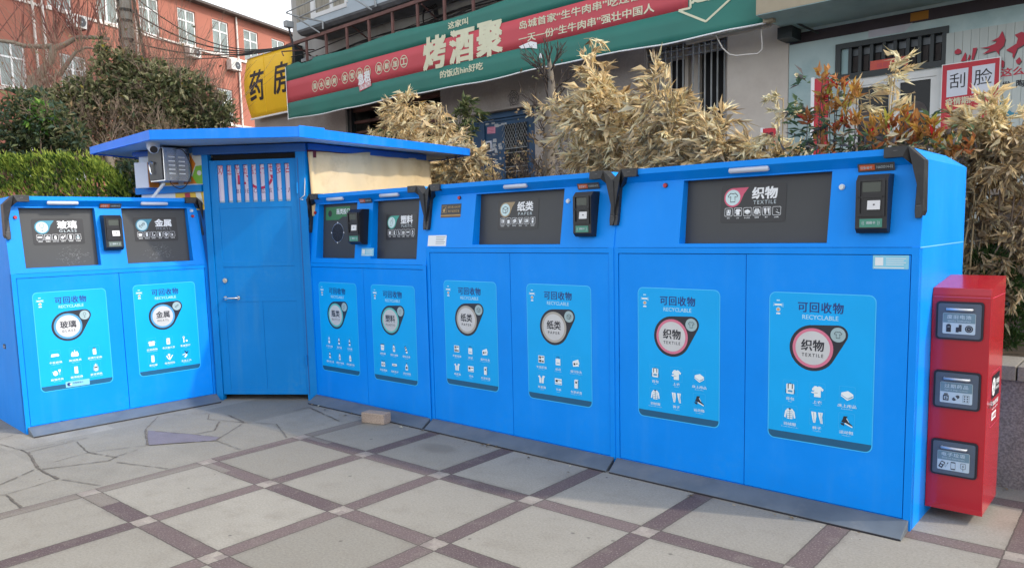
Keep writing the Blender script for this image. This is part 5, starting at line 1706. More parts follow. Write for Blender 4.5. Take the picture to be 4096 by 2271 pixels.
for s_ in (-8.6, -8.0, -7.4, -6.8, -6.2, -5.6, -5.0, -4.4):
    mb.box(fx(s_), fx(s_) + .06, yb_ - .012, yb_ + .06, fz(4.87), fz(5.6), 'window_frame')
wf = mb.build('bay_window', shop)
mb = MB()
mb.box(fx(-10.05), fx(-3.7), yb_ + .02, yb_ + .03, fz(4.78), fz(5.6), 'curtain')
mb.build('curtain', wf)
mb = MB()
mb.box(bx - .25, bx + .16, -.55, -.0, fz(5.35), fz(5.42), 'roof_dark')
mb.build('awning_sheet', shop)
mb = MB()
mb.tube([(-13.1, -1.0, 5.69), (-12.05, -1.0, 5.74), (-9.0, -1.0, 5.9)], .014, 'galv_steel', 6)
mb.tube([(-12.66, -1.0, 5.52), (-11.43, -1.0, 5.58), (-9.0, -1.0, 5.72)], .014, 'galv_steel', 6)
mb.tube([(-13.1, -1.0, 5.68), (-12.66, -1.0, 5.52), (-12.31, -.74, 5.42)], .014, 'galv_steel', 6)
mb.tube([(-12.87, -1.0, 5.59), (-12.41, -.74, 5.23)], .014, 'galv_steel', 6)
mb.tube([(-11.15, -1.0, 5.60), (-10.83, -.74, 5.33)], .014, 'galv_steel', 6)
mb.tube([(-12.3, -.74, 5.42), (-12.3, -.74, 5.28)], .018, 'galv_steel', 6)
mb.tube([(-10.76, -.74, 5.62), (-10.72, -.74, 5.36)], .022, 'galv_steel', 6)
mb.build('drying_rack', shop)


def on_shop(x, y, z):
    return FN + Matrix.Rotation(FA, 3, 'Z') @ Vector((x, y, z))


# banner
yB = -.75


def ban_y(x, z):
    k = max(0.0, min(1.0, (x + 5.2) / 1.4))
    w_ = .010 * noise.noise(Vector((x * .8, z * 1.5, 2.0))) + k * .030 * noise.noise(Vector((x * 2.6 + z * 2.0, z * 1.5 - x, 5.0)))
    w_ += .022 * max(0, .25 - (z - fz(3.29))) * noise.noise(Vector((x * 3.0, z * 6.0, 9.0))) * 4
    return yB + w_


banner = empty('shop_banner', FN, FA, 'long green and red banner with cream lettering above the shop fronts', 'banner')
xl, xr = fx(-10.885), fx(-2.965)
rows = [fz(3.292), fz(3.36), fz(3.45), fz(3.555), fz(3.66), fz(3.78), fz(3.895), fz(3.97), fz(4.05), fz(4.135)]
cols = [xl + (xr - xl) * i / 90 for i in range(91)]
x_end = fx(-3.73)
mb = MB()
grid = {}
vs = []
for j, z in enumerate(rows):
    for i, x in enumerate(cols):
        f = (x - xl) / (xr - xl)
        zz = z + (.050 * f if 2 < j else .02 * f)
        if j == 0:
            zz += .012 * math.sin(x * 1.7) + .008 * math.sin(x * 4.1)
        if j == len(rows) - 1:
            zz += .020 * math.sin(x * 2.3) - (.05 if 0.05 < f < .1 else 0)
        vs.append((x, ban_y(x, zz), zz))
nc = len(cols)
for m_ in ('banner_green', 'banner_red'):
    fs = []
    for j in range(len(rows) - 1):
        for i in range(nc - 1):
            red = 3 <= j < 6 and cols[i + 1] <= x_end + .05
            if (m_ == 'banner_red') == red:
                k = j * nc + i
                fs.append((k, k + 1, k + nc + 1, k + nc))
    mb.faces(vs, fs, m_, True)
D = Decal(lambda x, z, l: (x, ban_y(x, z) - l - .006, z), mb)
f_ = lambda s: .050 * (fx(s) - xl) / (xr - xl)
CS = [-10.1, -9.93, -9.765, -9.6, -9.34, -9.165, -8.99, -8.81, -8.55, -8.375, -8.20, -8.02]
CT = '果木碳烤家常炒菜海鲜加工'
for s_, ch in zip(CS, CT):
    zc_ = fz(3.712 + .045 * (s_ + 10.1) / 2.1)
    D.outline(circ(fx(s_), zc_, .096, 26, .104), .013, 'cream_text', 1)
    D.text(ch, fx(s_), zc_, .105, 'cream_text', 1, bold=.035)
D.circle(fx(-9.47), fz(3.725), .012, 'cream_text', 1, 10)
for cx_, ch in zip((-7.41, -6.91, -6.43), '烤酒聚'):
    D.text(ch, fx(cx_), fz(3.775), .50, 'cream_text', 1, w=.50, bold=.045, shear=.05)
D.text('这家叫', fx(-6.965), fz(4.055), .105, 'cream_text', 1, w=.44, bold=.03)
D.text('的饭店hin好吃', fx(-6.935), fz(3.475), .115, 'cream_text', 1, w=.96, bold=.03)
D.text('岛城首家“生牛肉串”吃过都说好', fx(-4.98), fz(3.835), .115, 'cream_text', 1, w=2.42, bold=.022)
D.text('一天一份“生牛肉串”强壮中国人', fx(-5.05), fz(3.680), .115, 'cream_text', 1, w=2.28, bold=.022)
ar = [(-3.73, 3.92), (-3.73, 3.59), (-3.86, 3.59), (-3.565, 3.43), (-3.27, 3.62)]
for p_, q_ in zip(ar[:-1], ar[1:]):
    D.line((fx(p_[0]), fz(p_[1])), (fx(q_[0]), fz(q_[1])), .026, 'cream_text', 1)
D.text('进店', fx(-3.55), fz(3.70), .19, 'cream_text', 1, w=.42, bold=.04)
# torn white patches
D.poly([(fx(-5.96), fz(3.60)), (fx(-5.78), fz(3.63)), (fx(-5.69), fz(3.60)), (fx(-5.685), fz(3.53)), (fx(-5.80), fz(3.56)), (fx(-5.92), fz(3.57))], 'sign_white', 2)
D.poly([(fx(-5.66), fz(3.47)), (fx(-5.62), fz(3.47)), (fx(-5.615), fz(3.41)), (fx(-5.65), fz(3.42))], 'sign_white', 2)
sheet = mb.build('fabric', banner)
md = sheet.modifiers.new('thick', 'SOLIDIFY')
md.thickness = .003
D = Decal(lambda x, z, l: (x, ban_y(x, z) - l - .010, z))
D.poly([(fx(-9.03), fz(3.60)), (fx(-8.74), fz(3.64)), (fx(-8.725), fz(3.535)), (fx(-9.0), fz(3.485))], 'banner_red', 1)
D.text('急租', fx(-8.885), fz(3.665), .19, 'sign_white', 2, w=.34, bold=.05, slope=.12)
D.line((fx(-9.0), fz(3.74)), (fx(-8.78), fz(3.60)), .018, 'sign_red', 1.5)
D.line((fx(-9.02), fz(3.62)), (fx(-8.78), fz(3.76)), .018, 'sign_red', 1.5)
D.text('18561065997', fx(-8.868), fz(3.55), .085, 'sign_white', 2, w=.32, bold=.02, slope=.12)
D.mb.build('rent_sticker', banner)
mb = MB()
mb.tube([(x, ban_y(x, fz(3.292)) - .01, fz(3.289) + .02 * (x - xl) / (xr - xl) + .012 * math.sin(x * 1.7) + .008 * math.sin(x * 4.1)) for x in cols[::2]], .011, 'sign_white', 6)
mb.tube([(xl, yB, fz(3.29)), (xl - .005, yB, fz(3.7)), (xl - .01, yB, fz(4.12))], .009, 'sign_white', 6)
mb.box(xr - .02, xr + .10, yB - .03, yB + .05, fz(3.30), fz(4.2), 'slab_edge')
mb.build('hem', banner)

# steel frame that carries the banner
sf = empty('banner_scaffold', FN, FA, 'rusty steel frame with uprights above the green banner', 'sign frame')
mb = MB()
mb.prism([(fx(-10.87), fz(4.43)), (fx(-2.9), fz(4.52)), (fx(-2.9), fz(4.565)), (fx(-10.87), fz(4.475))], lambda x, z: (x, yB + .02, z), lambda x, z: (x, yB + .07, z), 'rust_steel')
mb.build('rail', sf)
for i in range(15):
    s_ = -10.33 + .515 * i
    mb = MB()
    mb.box(fx(s_) - .022, fx(s_) + .022, yB + .03, yB + .065, fz(4.05), fz(4.445 + .0055 * i), 'rust_steel')
    mb.build('upright', sf)
for i in range(6):
    s_ = -10.85 + 1.5 * i
    mb = MB()
    mb.tube([(fx(s_), -.01, fz(4.30)), (fx(s_) + .2, yB + .07, fz(4.45))], .016, 'rust_steel', 6)
    mb.build('strut', sf)

# bundled cables
rg = random.Random(21)
mb = MB()
for k in range(9):
    y_ = rg.uniform(-.60, -.08)
    z0 = fz(rg.uniform(4.16, 4.40))
    pts = []
    for i in range(30):
        x = fx(-11.0) + i * .34
        pts.append((x, y_ + .05 * math.sin(i * .7 + k), z0 + .008 * i + .06 * noise.noise(Vector((x * .8, k * 3.0, 0)))))
    mb.tube(pts, rg.uniform(.006, .014), 'cable_black', 5)
tag(mb.build('cable_bundle', loc=FN, rot=(0, 0, FA)), 'sagging bundle of black cables between the banner and the blue bay', 'cables')
mb = MB()
for k in range(6):
    r_ = .16 + .012 * k
    pts = [(fx(-8.02) + r_ * math.cos(a_) * .9 + .02 * k, -.14 - .012 * k, fz(4.42) + r_ * math.sin(a_) + .02 * math.sin(3 * a_ + k)) for a_ in [2 * math.pi * i / 22 for i in range(23)]]
    mb.tube(pts, .008, 'cable_black', 5)
tag(mb.build('cable_coil', loc=FN, rot=(0, 0, FA)), 'coil of spare black cable hung on the wall above the banner', 'cable')
mb = MB()
mb.tube([(-4.43, -.66, 3.84), (-4.40, -.62, 3.78), (-4.37, -.62, 3.73), (-4.3, -.62, 3.6), (-4.21, -.62, 3.51), (-4.12, -.62, 3.48), (-3.96, -.62, 3.47), (-3.85, -.62, 3.46), (-3.8, -.62, 3.5), (-3.8, -.62, 3.57), (-3.81, -.62, 3.67), (-3.82, -.60, 3.75), (-3.82, -.50, 3.86)], .009, 'cable_white', 6)
tag(mb.build('hanging_cable', loc=FN, rot=(0, 0, FA)), 'white cable hanging in a loop below the right end of the banner', 'cable')
mb = MB()
mb.tube([(fx(-3.88), -.50, fz(3.315)), (fx(-3.0), -.50, fz(3.33))], .030, 'plaster_cream', 10)
mb.tube([(fx(-4.3), -.50, fz(3.33)), (fx(-3.88), -.50, fz(3.335))], .018, 'concrete', 8)
tag(mb.build('sign_pipe', loc=FN, rot=(0, 0, FA)), 'pale pipe under the right end of the green banner', 'pipe')
mb = MB()
mb.tube([(-3.72, -.62, 3.93), (-3.35, -.05, 3.70)], .014, 'frame_dark', 6)
tag(mb.build('brace_rod', loc=FN, rot=(0, 0, FA)), 'dark brace rod from the banner end back to the salon wall', 'rod')

# yellow pharmacy sign
ys_ = empty('pharmacy_sign', FN, FA, 'bowed yellow sign with black characters left of the green banner', 'sign')
yY = -.19


def yel(x, z, l):
    t_ = (z - fz(3.56)) / (fz(4.60) - fz(3.56))
    return (x - .07 * math.sin(math.pi * min(1, max(0, t_))) * .55 * (fx(-11.0) - x) / 2.6 + (1 - t_) * .05, yY - .11 * math.sin(math.pi * min(1, max(0, t_))) - l, z)


mb = MB()
x0_, x1_ = fx(-12.80), fx(-11.30)
nz_ = 12
nx_ = 6
vs = [yel(x0_ + (x1_ - x0_) * i / nx_, fz(3.56) + (fz(4.61) - fz(3.56)) * j / nz_, 0) for j in range(nz_ + 1) for i in range(nx_ + 1)]
mb.faces(vs, [(j * (nx_ + 1) + i, j * (nx_ + 1) + i + 1, (j + 1) * (nx_ + 1) + i + 1, (j + 1) * (nx_ + 1) + i) for j in range(nz_) for i in range(nx_)], 'yellow_sign', True)
yp_ = mb
mb = MB()
mb.box(x0_ + .02, x1_ + .02, yY - .02, yY + .02, fz(3.535), fz(3.562), 'sign_white')
mb.box(x0_, x1_, yY - .02, yY + .02, fz(4.61), fz(4.63), 'sign_white')
mb.box(x1_ + .005, x1_ + .09, yY - .05, yY + .15, fz(3.56), fz(4.60), 'frame_dark')
mb.box(fx(-12.0), fx(-11.99), yY - .205, yY - .195, fz(3.57), fz(4.6), 'yellow_sign')
mb.build('edge', ys_)
D = Decal(lambda x, z, l: yel(x, z, l + .004), yp_)
D.text('药', fx(-12.40), fz(4.09), .64, 'ink_black', 1, w=.54, bold=.022, shear=.08)
D.text('房', fx(-11.64), fz(4.12), .64, 'ink_black', 1, w=.52, bold=.022, shear=.1)
ysh = yp_.build('panel', ys_)
md = ysh.modifiers.new('thick', 'SOLIDIFY')
md.thickness = .003
mb = MB()
mb.tube([(fx(-10.6), -.3, fz(4.40)), (-13.14, -1.12, 4.95), (-12.78 - .3, -1.12, 4.86)], .012, 'rust_steel', 6)
mb.tube([(-12.96, -.45, 4.95), (-12.94, -.45, 4.46)], .022, 'rust_steel', 6)
mb.box(-13.25, -12.88, -.62, -.46, 4.84, 4.90, 'galv_steel')
mb.tube([(-13.22, -.55, 4.9), (-13.28, -.5, 4.75), (-13.18, -.48, 4.72)], .010, 'rust_steel', 6)
tag(mb.build('sign_lamp', loc=FN, rot=(0, 0, FA)), 'rusty floodlight on an arm in front of the yellow sign', 'lamp')
mb = MB()
mb.box(-13.46, -13.34, -.85, -.68, 5.50, 5.63, 'galv_steel', .02)
mb.tube([(-13.40, -.76, 5.50), (-13.38, -.74, 5.35), (-13.33, -.72, 5.15)], .02, 'sign_black', 6)
tag(mb.build('floodlight', loc=FN, rot=(0, 0, FA)), 'grey floodlight at the left corner of the blue bay', 'floodlight')

# ------------------------------------------------------------------ hair salon
sal = empty('hair_salon', FN, FA, 'teal painted hair salon with white double door under a slab canopy', 'shop')
HS = 8.0
tr = (fx(-2.505), fx(-1.605), fz(2.815), fz(3.115))
do = (fx(-2.42), fx(-1.625), .6, fz(2.79))
mb = MB()
facade(mb, fx(-2.975), fx(-1.60), 0, fz(3.34), [tr, do], 'teal_plaster', .14)
facade(mb, fx(-1.60), 12.0, 0, fz(3.34), [], 'teal_plaster', .14)
facade(mb, fx(-2.975), 12.0, fz(3.34), HS, [], 'concrete_pale', .14, y=.002)
mb.poly([(12, 0, 0), (12, 9, 0), (12, 9, HS), (12, 0, HS)], 'concrete_pale')
mb.poly([(fx(-2.975), 0, HS), (12, 0, HS), (12, 9, HS), (fx(-2.975), 9, HS)], 'roof_dark')
mb.poly([(12, 9, 0), (fx(-2.975), 9, 0), (fx(-2.975), 9, HS), (12, 9, HS)], 'concrete_pale')
mb.build('wall', sal)
mb = MB()
mb.box(fx(-2.97), 12.0, -1.0, -.002, fz(3.33), fz(3.335), 'teal_slab')
mb.box(fx(-2.97) , 12.0, -1.004, -.002, fz(3.336), fz(3.55), 'slab_edge')
mb.box(fx(-3.0), fx(-2.86), -.30, -.0, fz(3.22), fz(3.328), 'frame_dark')
mb.build('canopy_slab', sal)
mb = MB()
D = Decal(lambda x, z, l: (x, -.002 - l, z), mb)
D.rect(fx(-2.97), fx(.5), fz(3.20), fz(3.30), 'mural_brown', 1)
D.rect(fx(-1.89), fx(-1.745), fz(3.217), fz(3.289), 'mural_amber', 2)
D.poly([(fx(-2.24), fz(3.14)), (fx(-1.93), fz(3.14)), (fx(-1.87), fz(3.204)), (fx(-2.24), fz(3.204))], 'mural_lilac', 2)
D.poly([(-1.47, 2.69), (-1.44, 2.67), (-1.41, 2.6), (-1.36, 2.55), (-1.27, 2.52), (-.9, 2.52), (-.9, 2.46), (-1.27, 2.49), (-1.35, 2.51), (-1.39, 2.49), (-1.36, 2.39), (-1.4, 2.42), (-1.46, 2.51)], 'swoosh_blue', 40)
D.poly([(-1.46, 2.50), (-1.40, 2.42), (-1.32, 2.34), (-1.24, 2.30), (-1.30, 2.28), (-1.40, 2.34), (-1.47, 2.40)], 'leaf_grey', 41)
mb.build('mural', sal)
mb = MB()
for k in range(26):
    x = fx(-1.595) + k * .078
    mb.box(x, x + .0755, -.020, -.003, .9, fz(3.06), 'plank_pale')
D = Decal(lambda x, z, l: (x, -.0215 - l, z), mb)
ST = [[(-1.91, 3.26), (-1.88, 3.28), (-1.85, 3.26), (-1.85, 3.23), (-1.88, 3.22), (-1.91, 3.23)], [(-1.85, 3.14), (-1.81, 3.23), (-1.8, 3.21), (-1.8, 3.14)], [(-1.79, 3.14), (-1.77, 3.2), (-1.76, 3.19), (-1.77, 3.15)], [(-1.75, 3.14), (-1.74, 3.26), (-1.7, 3.26), (-1.71, 3.22), (-1.73, 3.14)],
      [(-1.48, 3.39), (-1.45, 3.3), (-1.46, 3.24), (-1.5, 3.2), (-1.5, 3.15), (-1.53, 3.2), (-1.59, 3.19), (-1.65, 3.18), (-1.58, 3.23), (-1.68, 3.25), (-1.61, 3.25), (-1.54, 3.27), (-1.52, 3.3), (-1.58, 3.3), (-1.51, 3.33)],
      [(-1.37, 3.33), (-1.31, 3.35), (-1.22, 3.30), (-1.24, 3.25), (-1.3, 3.21), (-1.34, 3.19), (-1.37, 3.1), (-1.38, 3.11), (-1.38, 3.15), (-1.44, 3.19), (-1.35, 3.24), (-1.34, 3.29)], [(-1.48, 3.1), (-1.45, 3.08), (-1.45, 3.03), (-1.47, 3.01)], [(-1.35, 3.07), (-1.32, 3.1), (-1.3, 3.06), (-1.32, 3.03), (-1.34, 3.04)]]
for q in ST:
    D.poly([(x + .008, z - .012) for x, z in q], 'leaf_grey', 1)
    D.poly(q, 'ink_red', 2)
D.text('这么', -1.375, 2.965, .085, 'ink_red', 2, w=.20, bold=.03)
D.text('发', -1.425, 2.835, .075, 'ink_black', 2, bold=.02)
D.text('陶', -1.30, 2.835, .075, 'ink_black', 2, bold=.02)
mb.build('wall_cladding', sal)
# transom with bars
mb = MB()
a, b, c, d = tr
mb.box(a, b, .10, .13, c, d, 'glass_dark')
mb.box(a - .03, b + .03, -.016, .10, d - .045, d + .015, 'frame_dark')
mb.box(a - .03, b + .03, -.016, .10, c - .03, c + .035, 'frame_dark')
mb.box(a - .03, a + .03, -.015, .10, c, d, 'frame_dark')
mb.box(b - .03, b + .03, -.015, .10, c, d, 'frame_dark')
mb.box(a + .03, a + .14, .03, .09, c, d, 'teal_slab')
tw_ = mb.build('transom_window', sal)
mb = MB()
for s_ in (-2.40, -2.31, -2.21, -2.105, -2.01, -1.905, -1.81, -1.71):
    mb.box(fx(s_) - .018, fx(s_) + .018, .0, .06, c + .03, d - .04, 'frame_dark')
mb.build('window_bars', tw_)
mb = MB()
for s_ in (-2.355, -2.26, -2.158, -2.057, -1.958, -1.857, -1.76, -1.66):
    mb.box(fx(s_) - .045, fx(s_) + .045, .085, .098, d - .13, d - .05, 'sign_dim')
    mb.box(fx(s_) - .045, fx(s_) + .010, .085, .098, c + .06, d - .14, 'leaf_grey')
mb.build('blind', tw_)
mb = MB()
D = Decal(lambda x, z, l: (x, -.012 - l, z), mb)
mb.box(fx(-2.215), fx(-1.90), -.012, .0, fz(2.83), fz(2.925), 'plate_red')
D.text('福星高照', fx(-2.06), fz(2.876), .055, 'banner_red', 1, w=.25, bold=.02)
mb.build('door_plate', tw_)
# door leaves
a, b, c, d = do
mb = MB()
mb.box(a, b, .02, .10, d - .085, d, 'window_frame')
mb.box(a, a + .065, .02, .10, c, d - .085, 'window_frame')
mb.box(b - .055, b, .02, .10, c, d - .085, 'window_frame')
mb.build('door_frame', sal)
for (x0_, x1_) in ((a + .067, fx(-2.012)), (fx(-2.008), b - .057)):
    mb = MB()
    zt_ = d - .088
    mb.box(x0_, x0_ + .055, .03, .09, c, zt_, 'window_frame')
    mb.box(x1_ - .055, x1_, .03, .09, c, zt_, 'window_frame')
    mb.box(x0_ + .055, x1_ - .055, .03, .09, zt_ - .022, zt_, 'window_frame')
    mb.box(x0_ + .055, x1_ - .055, .03, .09, c, c + .3, 'window_frame')
    lf = mb.build('door', sal)
    mb = MB()
    mb.box(x0_ + .055, x1_ - .055, .055, .063, c + .3, zt_ - .022, 'glass_dark')
    mb.build('pane', lf)
    mb = MB()
    D = Decal(lambda x, z, l: (x, .053 - l, z), mb)
    D.circle((x0_ + x1_) / 2 - .01, fz(2.42), .135, 'leaf_grey', 1)
    D.rect((x0_ + x1_) / 2 - .12, (x0_ + x1_) / 2 + .10, fz(2.425), fz(2.435), 'dial_small', 2)
    mb.build('round_sticker', lf)
# framed notice boards
mb = MB()
yN = -.0625
nb = empty('notice_board', FN, FA, 'red board with two white sheets, beside the white salon door', 'notice board')
mb.box(fx(-1.615), fx(-1.18), yN, yN + .035, fz(2.19), fz(2.795), 'sign_white')
D = Decal(lambda x, z, l: (x, yN - l, z), mb)
D.rect(fx(-1.609), fx(-1.187), fz(2.225), fz(2.788), 'sign_red', 1)
mb.build('board', nb)
D = Decal(lambda x, z, l: (x, yN - .002 - l, z))
D.poly([(fx(-1.572), fz(2.512)), (fx(-1.415), fz(2.518)), (fx(-1.412), fz(2.742)), (fx(-1.573), fz(2.740))], 'paper_white', 1)
D.text('刮', fx(-1.492), fz(2.645), .155, 'ink_black', 2, w=.145, bold=.0)
D.mb.build('paper_sheet', nb)
D = Decal(lambda x, z, l: (x, yN - .002 - l, z))
D.poly([(fx(-1.382), fz(2.522)), (fx(-1.222), fz(2.518)), (fx(-1.218), fz(2.748)), (fx(-1.384), fz(2.746))], 'paper_white', 1)
D.text('脸', fx(-1.302), fz(2.65), .165, 'ink_black', 2, w=.165, bold=.0)
D.mb.build('paper_sheet', nb)
D = Decal(lambda x, z, l: (x, yN - .002 - l, z))
D.text('疫情期间剃卡', fx(-1.40), fz(2.475), .075, 'cream_text', 1, w=.44, bold=.03, slope=.02)
D.text('每人', fx(-1.28), fz(2.41), .07, 'cream_text', 1, w=.13, bold=.03)
D.rect(fx(-1.53), fx(-1.30), fz(2.27), fz(2.40), 'plaster_cream', 1)
D.mb.build('notice_text', nb)
mb = MB()
mb.box(-3.285, -3.11, -.40, -.36, 2.2, 3.11, 'sign_red')
mb.box(-3.30, -3.26, -.402, -.358, 2.2, 3.13, 'sign_white')
tag(mb.build('standing_board', loc=FN, rot=(0, 0, FA)), 'narrow red board with white edge left of the white salon door', 'board')
mb = MB()
mb.box(-3.50, -3.37, -1.27, -1.23, 2.32, 2.50, 'sign_red')
D = Decal(lambda x, z, l: (x, -1.271 - l, z), mb)
D.text('理发', -3.435, 2.41, .09, 'ink_black', 1, w=.11, bold=.03)
mb.box(-3.525, -3.501, -1.28, -1.22, 1.4, 2.51, 'sign_white')
tag(mb.build('small_sign', loc=FN, rot=(0, 0, FA)), 'small red sign low among the dry leaves by the salon corner', 'sign')

# ------------------------------------------------------------------ planting bed
PN = Vector((-math.sin(FA), math.cos(FA), 0))


def bed(x, k, z):
    return Matrix.Rotation(FA, 3, 'Z') @ Vector((x, k, z))


mb = MB()
kf = 4.775
mb.box(-3.0, 9.0, kf, kf + .20, 0, .60, 'granite')
pw = mb
wall_ = empty('planter_wall', (0, 0, 0), FA, 'dark granite planter wall with pale cap behind the red box', 'planter')
pw.build('wall', wall_)
mb = MB()
for i in range(10):
    mb.box(-3.0 + 1.2 * i, -3.0 + 1.2 * i + 1.192, kf - .03, kf + .32, .602, .68, 'granite_cap', .004)
mb.build('coping', wall_)
mb = MB()
nx_, ny_ = 40, 14
vs = []
for j in range(ny_ + 1):
    for i in range(nx_ + 1):
        x = -9.5 + 22.0 * i / nx_
        k = kf + .2 + (9.6 - kf - .2) * j / ny_
        vs.append((x, k, .63 + .06 * noise.noise(Vector((x * 1.3, k * 1.3, 0))) + .02))
mb.faces(vs, [(j * (nx_ + 1) + i, j * (nx_ + 1) + i + 1, (j + 1) * (nx_ + 1) + i + 1, (j + 1) * (nx_ + 1) + i) for j in range(ny_) for i in range(nx_)], 'soil', True)
tag(mb.build('bed_soil', rot=(0, 0, FA)), kind='structure')
mb = MB()
mb.box(-.95, 4.0, 5.95, 6.10, .6, 1.62, 'retaining')
mb.box(-1.0, 4.0, 5.90, 6.12, 1.621, 1.68, 'concrete')
tag(mb.build('retaining_wall', rot=(0, 0, FA)), 'low brown garden wall behind the dry bamboo at the right', 'wall')


# ------------------------------------------------------------------ plants
def wpick(rg, ws):
    t = rg.random() * sum(w for _, w in ws)
    for m, w_ in ws:
        t -= w_
        if t <= 0:
            return m
    return ws[-1][0]


def rdir(rg):
    while True:
        v = Vector((rg.uniform(-1, 1), rg.uniform(-1, 1), rg.uniform(-1, 1)))
        if .05 < v.length < 1:
            return v.normalized()


def leaf(mb, p, d, nrm, L, W, m, fold=.25, bend=.15):
    """one leaf blade: two half blades folded along the midrib"""
    d = d.normalized()
    s = d.cross(nrm)
    if s.length < 1e-4:
        s = d.orthogonal()
    s.normalize()
    n = s.cross(d)
    mid = p + d * L * .45 + n * L * bend * .5
    tip = p + d * L - n * L * bend * .5
    a = mid + s * W * .5 + n * W * fold
    b = mid - s * W * .5 + n * W * fold
    mb.faces([p, a, tip, b], [(0, 1, 2), (0, 2, 3)], m)


def in_blob(rg, b, flat=1.0, shell=0.0):
    x, y, z, r = b
    while True:
        v = Vector((rg.uniform(-1, 1), rg.uniform(-1, 1), rg.uniform(-1, 1)))
        if v.length <= 1 and v.length >= shell:
            return Vector((x, y, z)) + Vector((v.x * r, v.y * r * flat, v.z * r))


def base_stems(mb, blobs, rg, n, base, r0, m, spread=.12, rt=.003):
    """stems from the soil into the crown"""
    for _ in range(n):
        b = rg.choice(blobs)
        q = in_blob(rg, b, 1.0)
        p0 = Vector(base) + Vector((rg.uniform(-spread, spread), rg.uniform(-spread, spread), 0))
        p1 = p0.lerp(q, .5) + Vector((rg.uniform(-.06, .06), rg.uniform(-.06, .06), .10))
        mb.tube([p0, p1, q], [r0, r0 * .7, rt], m, 5, False)


BL = [('straw_a', 5), ('straw_b', 3), ('straw_c', 4), ('straw_d', 1.6), ('straw_e', 2)]


def dry_bamboo(label, blobs, base, n_tw, seed, mats=BL, L=(.085, .165), W=(.006, .0115), stems=12, twig='twig_straw', droop=.35, greens=None, cat='bamboo', group='dried bamboo clumps'):
    rg = random.Random(seed)
    root = empty('dry_bamboo', (base[0], base[1], base[2]), 0, label, cat, group)
    off = Vector(base)
    st = MB()
    lf = MB()
    loc = [(b[0] - base[0], b[1] - base[1], b[2] - base[2], b[3]) for b in blobs]
    base_stems(st, loc, rg, stems, (0, 0, 0), .0075, twig, .18, .004)
    vol = sum(b[3] ** 2 for b in loc)
    for b in loc:
        n = max(3, int(n_tw * 1.55 * b[3] ** 2 / vol))
        bc = Vector(b[:3])
        mset = greens if (greens and rg.random() < .22) else mats
        for _ in range(max(2, int(n * .66))):
            p = in_blob(rg, b, 1.2)
            ang = rdir(rg) * .75 + (p - bc).normalized() * .9
            ang.z = ang.z * .7 - droop * .35 + .22
            ang.normalize()
            tl = rg.uniform(.08, .22) * (.7 + b[3] * 2.2)
            q = p - ang * tl * .5
            m1 = q + ang * tl * .55 + Vector((0, 0, .015))
            e_ = q + ang * tl + Vector((0, 0, -droop * .12 * tl))
            st.tube([q, m1, e_], [.0026, .002, .0012], twig, 3, False)
            end = (e_ - m1).normalized()
            for f in (.25, .5, .72, .9, 1.0):
                o = q.lerp(m1, f * 2) if f < .5 else m1.lerp(e_, (f - .5) * 2)
                for i in range(rg.randint(2, 3) + (f == 1.0) * 2):
                    d = end + rdir(rg) * rg.uniform(.25, .75)
                    d.z -= droop * rg.uniform(.1, .7)
                    d.normalize()
                    leaf(lf, o, d, rdir(rg), rg.uniform(*L) * rg.uniform(.6, 1.1), rg.uniform(*W), wpick(rg, mset), .16, rg.uniform(-.05, .4))
    st.build('stems', root)
    lf.build('foliage', root)
    return root


BAMA1 = [(-1.27, 9.79, 3.18, 0.07), (-1.35, 9.85, 3.04, 0.16), (-1.18, 9.7, 3.04, 0.12), (-1.5, 9.98, 3.04, 0.12), (-1.36, 9.86, 2.84, 0.21), (-1.19, 9.72, 2.72, 0.2), (-1.54, 10.02, 2.77, 0.18), (-1.32, 9.83, 2.49, 0.23), (-1.68, 10.14, 2.48, 0.16), (-1.09, 9.63, 2.37, 0.18), (-1.44, 9.94, 2.25, 0.21), (-1.92, 10.36, 2.61, 0.1), (-1.88, 10.32, 2.73, 0.08)]
BAMA2 = [(-0.77, 9.08, 2.95, 0.07), (-0.8, 9.11, 2.82, 0.12), (-0.86, 9.16, 2.69, 0.15), (-0.76, 9.07, 2.56, 0.15), (-0.92, 9.21, 2.46, 0.17), (-0.98, 9.26, 2.33, 0.18), (-0.75, 9.06, 2.26, 0.19), (-0.7, 9.02, 2.12, 0.21), (-0.61, 8.93, 1.97, 0.19), (-0.86, 9.16, 1.99, 0.19)]
BAMA3 = [(-0.48, 8.29, 2.46, 0.06), (-0.42, 8.23, 2.37, 0.12), (-0.33, 8.16, 2.3, 0.09), (-0.31, 8.14, 2.21, 0.09), (-0.3, 8.13, 2.05, 0.13), (-0.43, 8.24, 2.01, 0.15), (-0.56, 8.36, 2.07, 0.16), (-0.26, 8.09, 1.92, 0.1), (-0.34, 8.16, 2.17, 0.1)]
BAMGREEN = [(-1.77, 10.76, 2.7, 0.17), (-0.7, 9.82, 2.52, 0.16), (-0.48, 9.62, 2.89, 0.13), (-0.53, 9.66, 2.99, 0.1), (-0.64, 9.76, 2.76, 0.12), (-0.81, 9.91, 2.54, 0.14), (-2.04, 11.0, 2.59, 0.15), (-1.04, 10.12, 2.46, 0.15), (-0.35, 9.51, 2.07, 0.1), (-0.59, 9.72, 2.61, 0.13)]
BAMB_top = [(0.76, 6.93, 3.12, 0.03), (0.77, 6.92, 3.02, 0.05), (0.75, 6.94, 2.94, 0.07), (0.77, 6.92, 2.85, 0.07)]
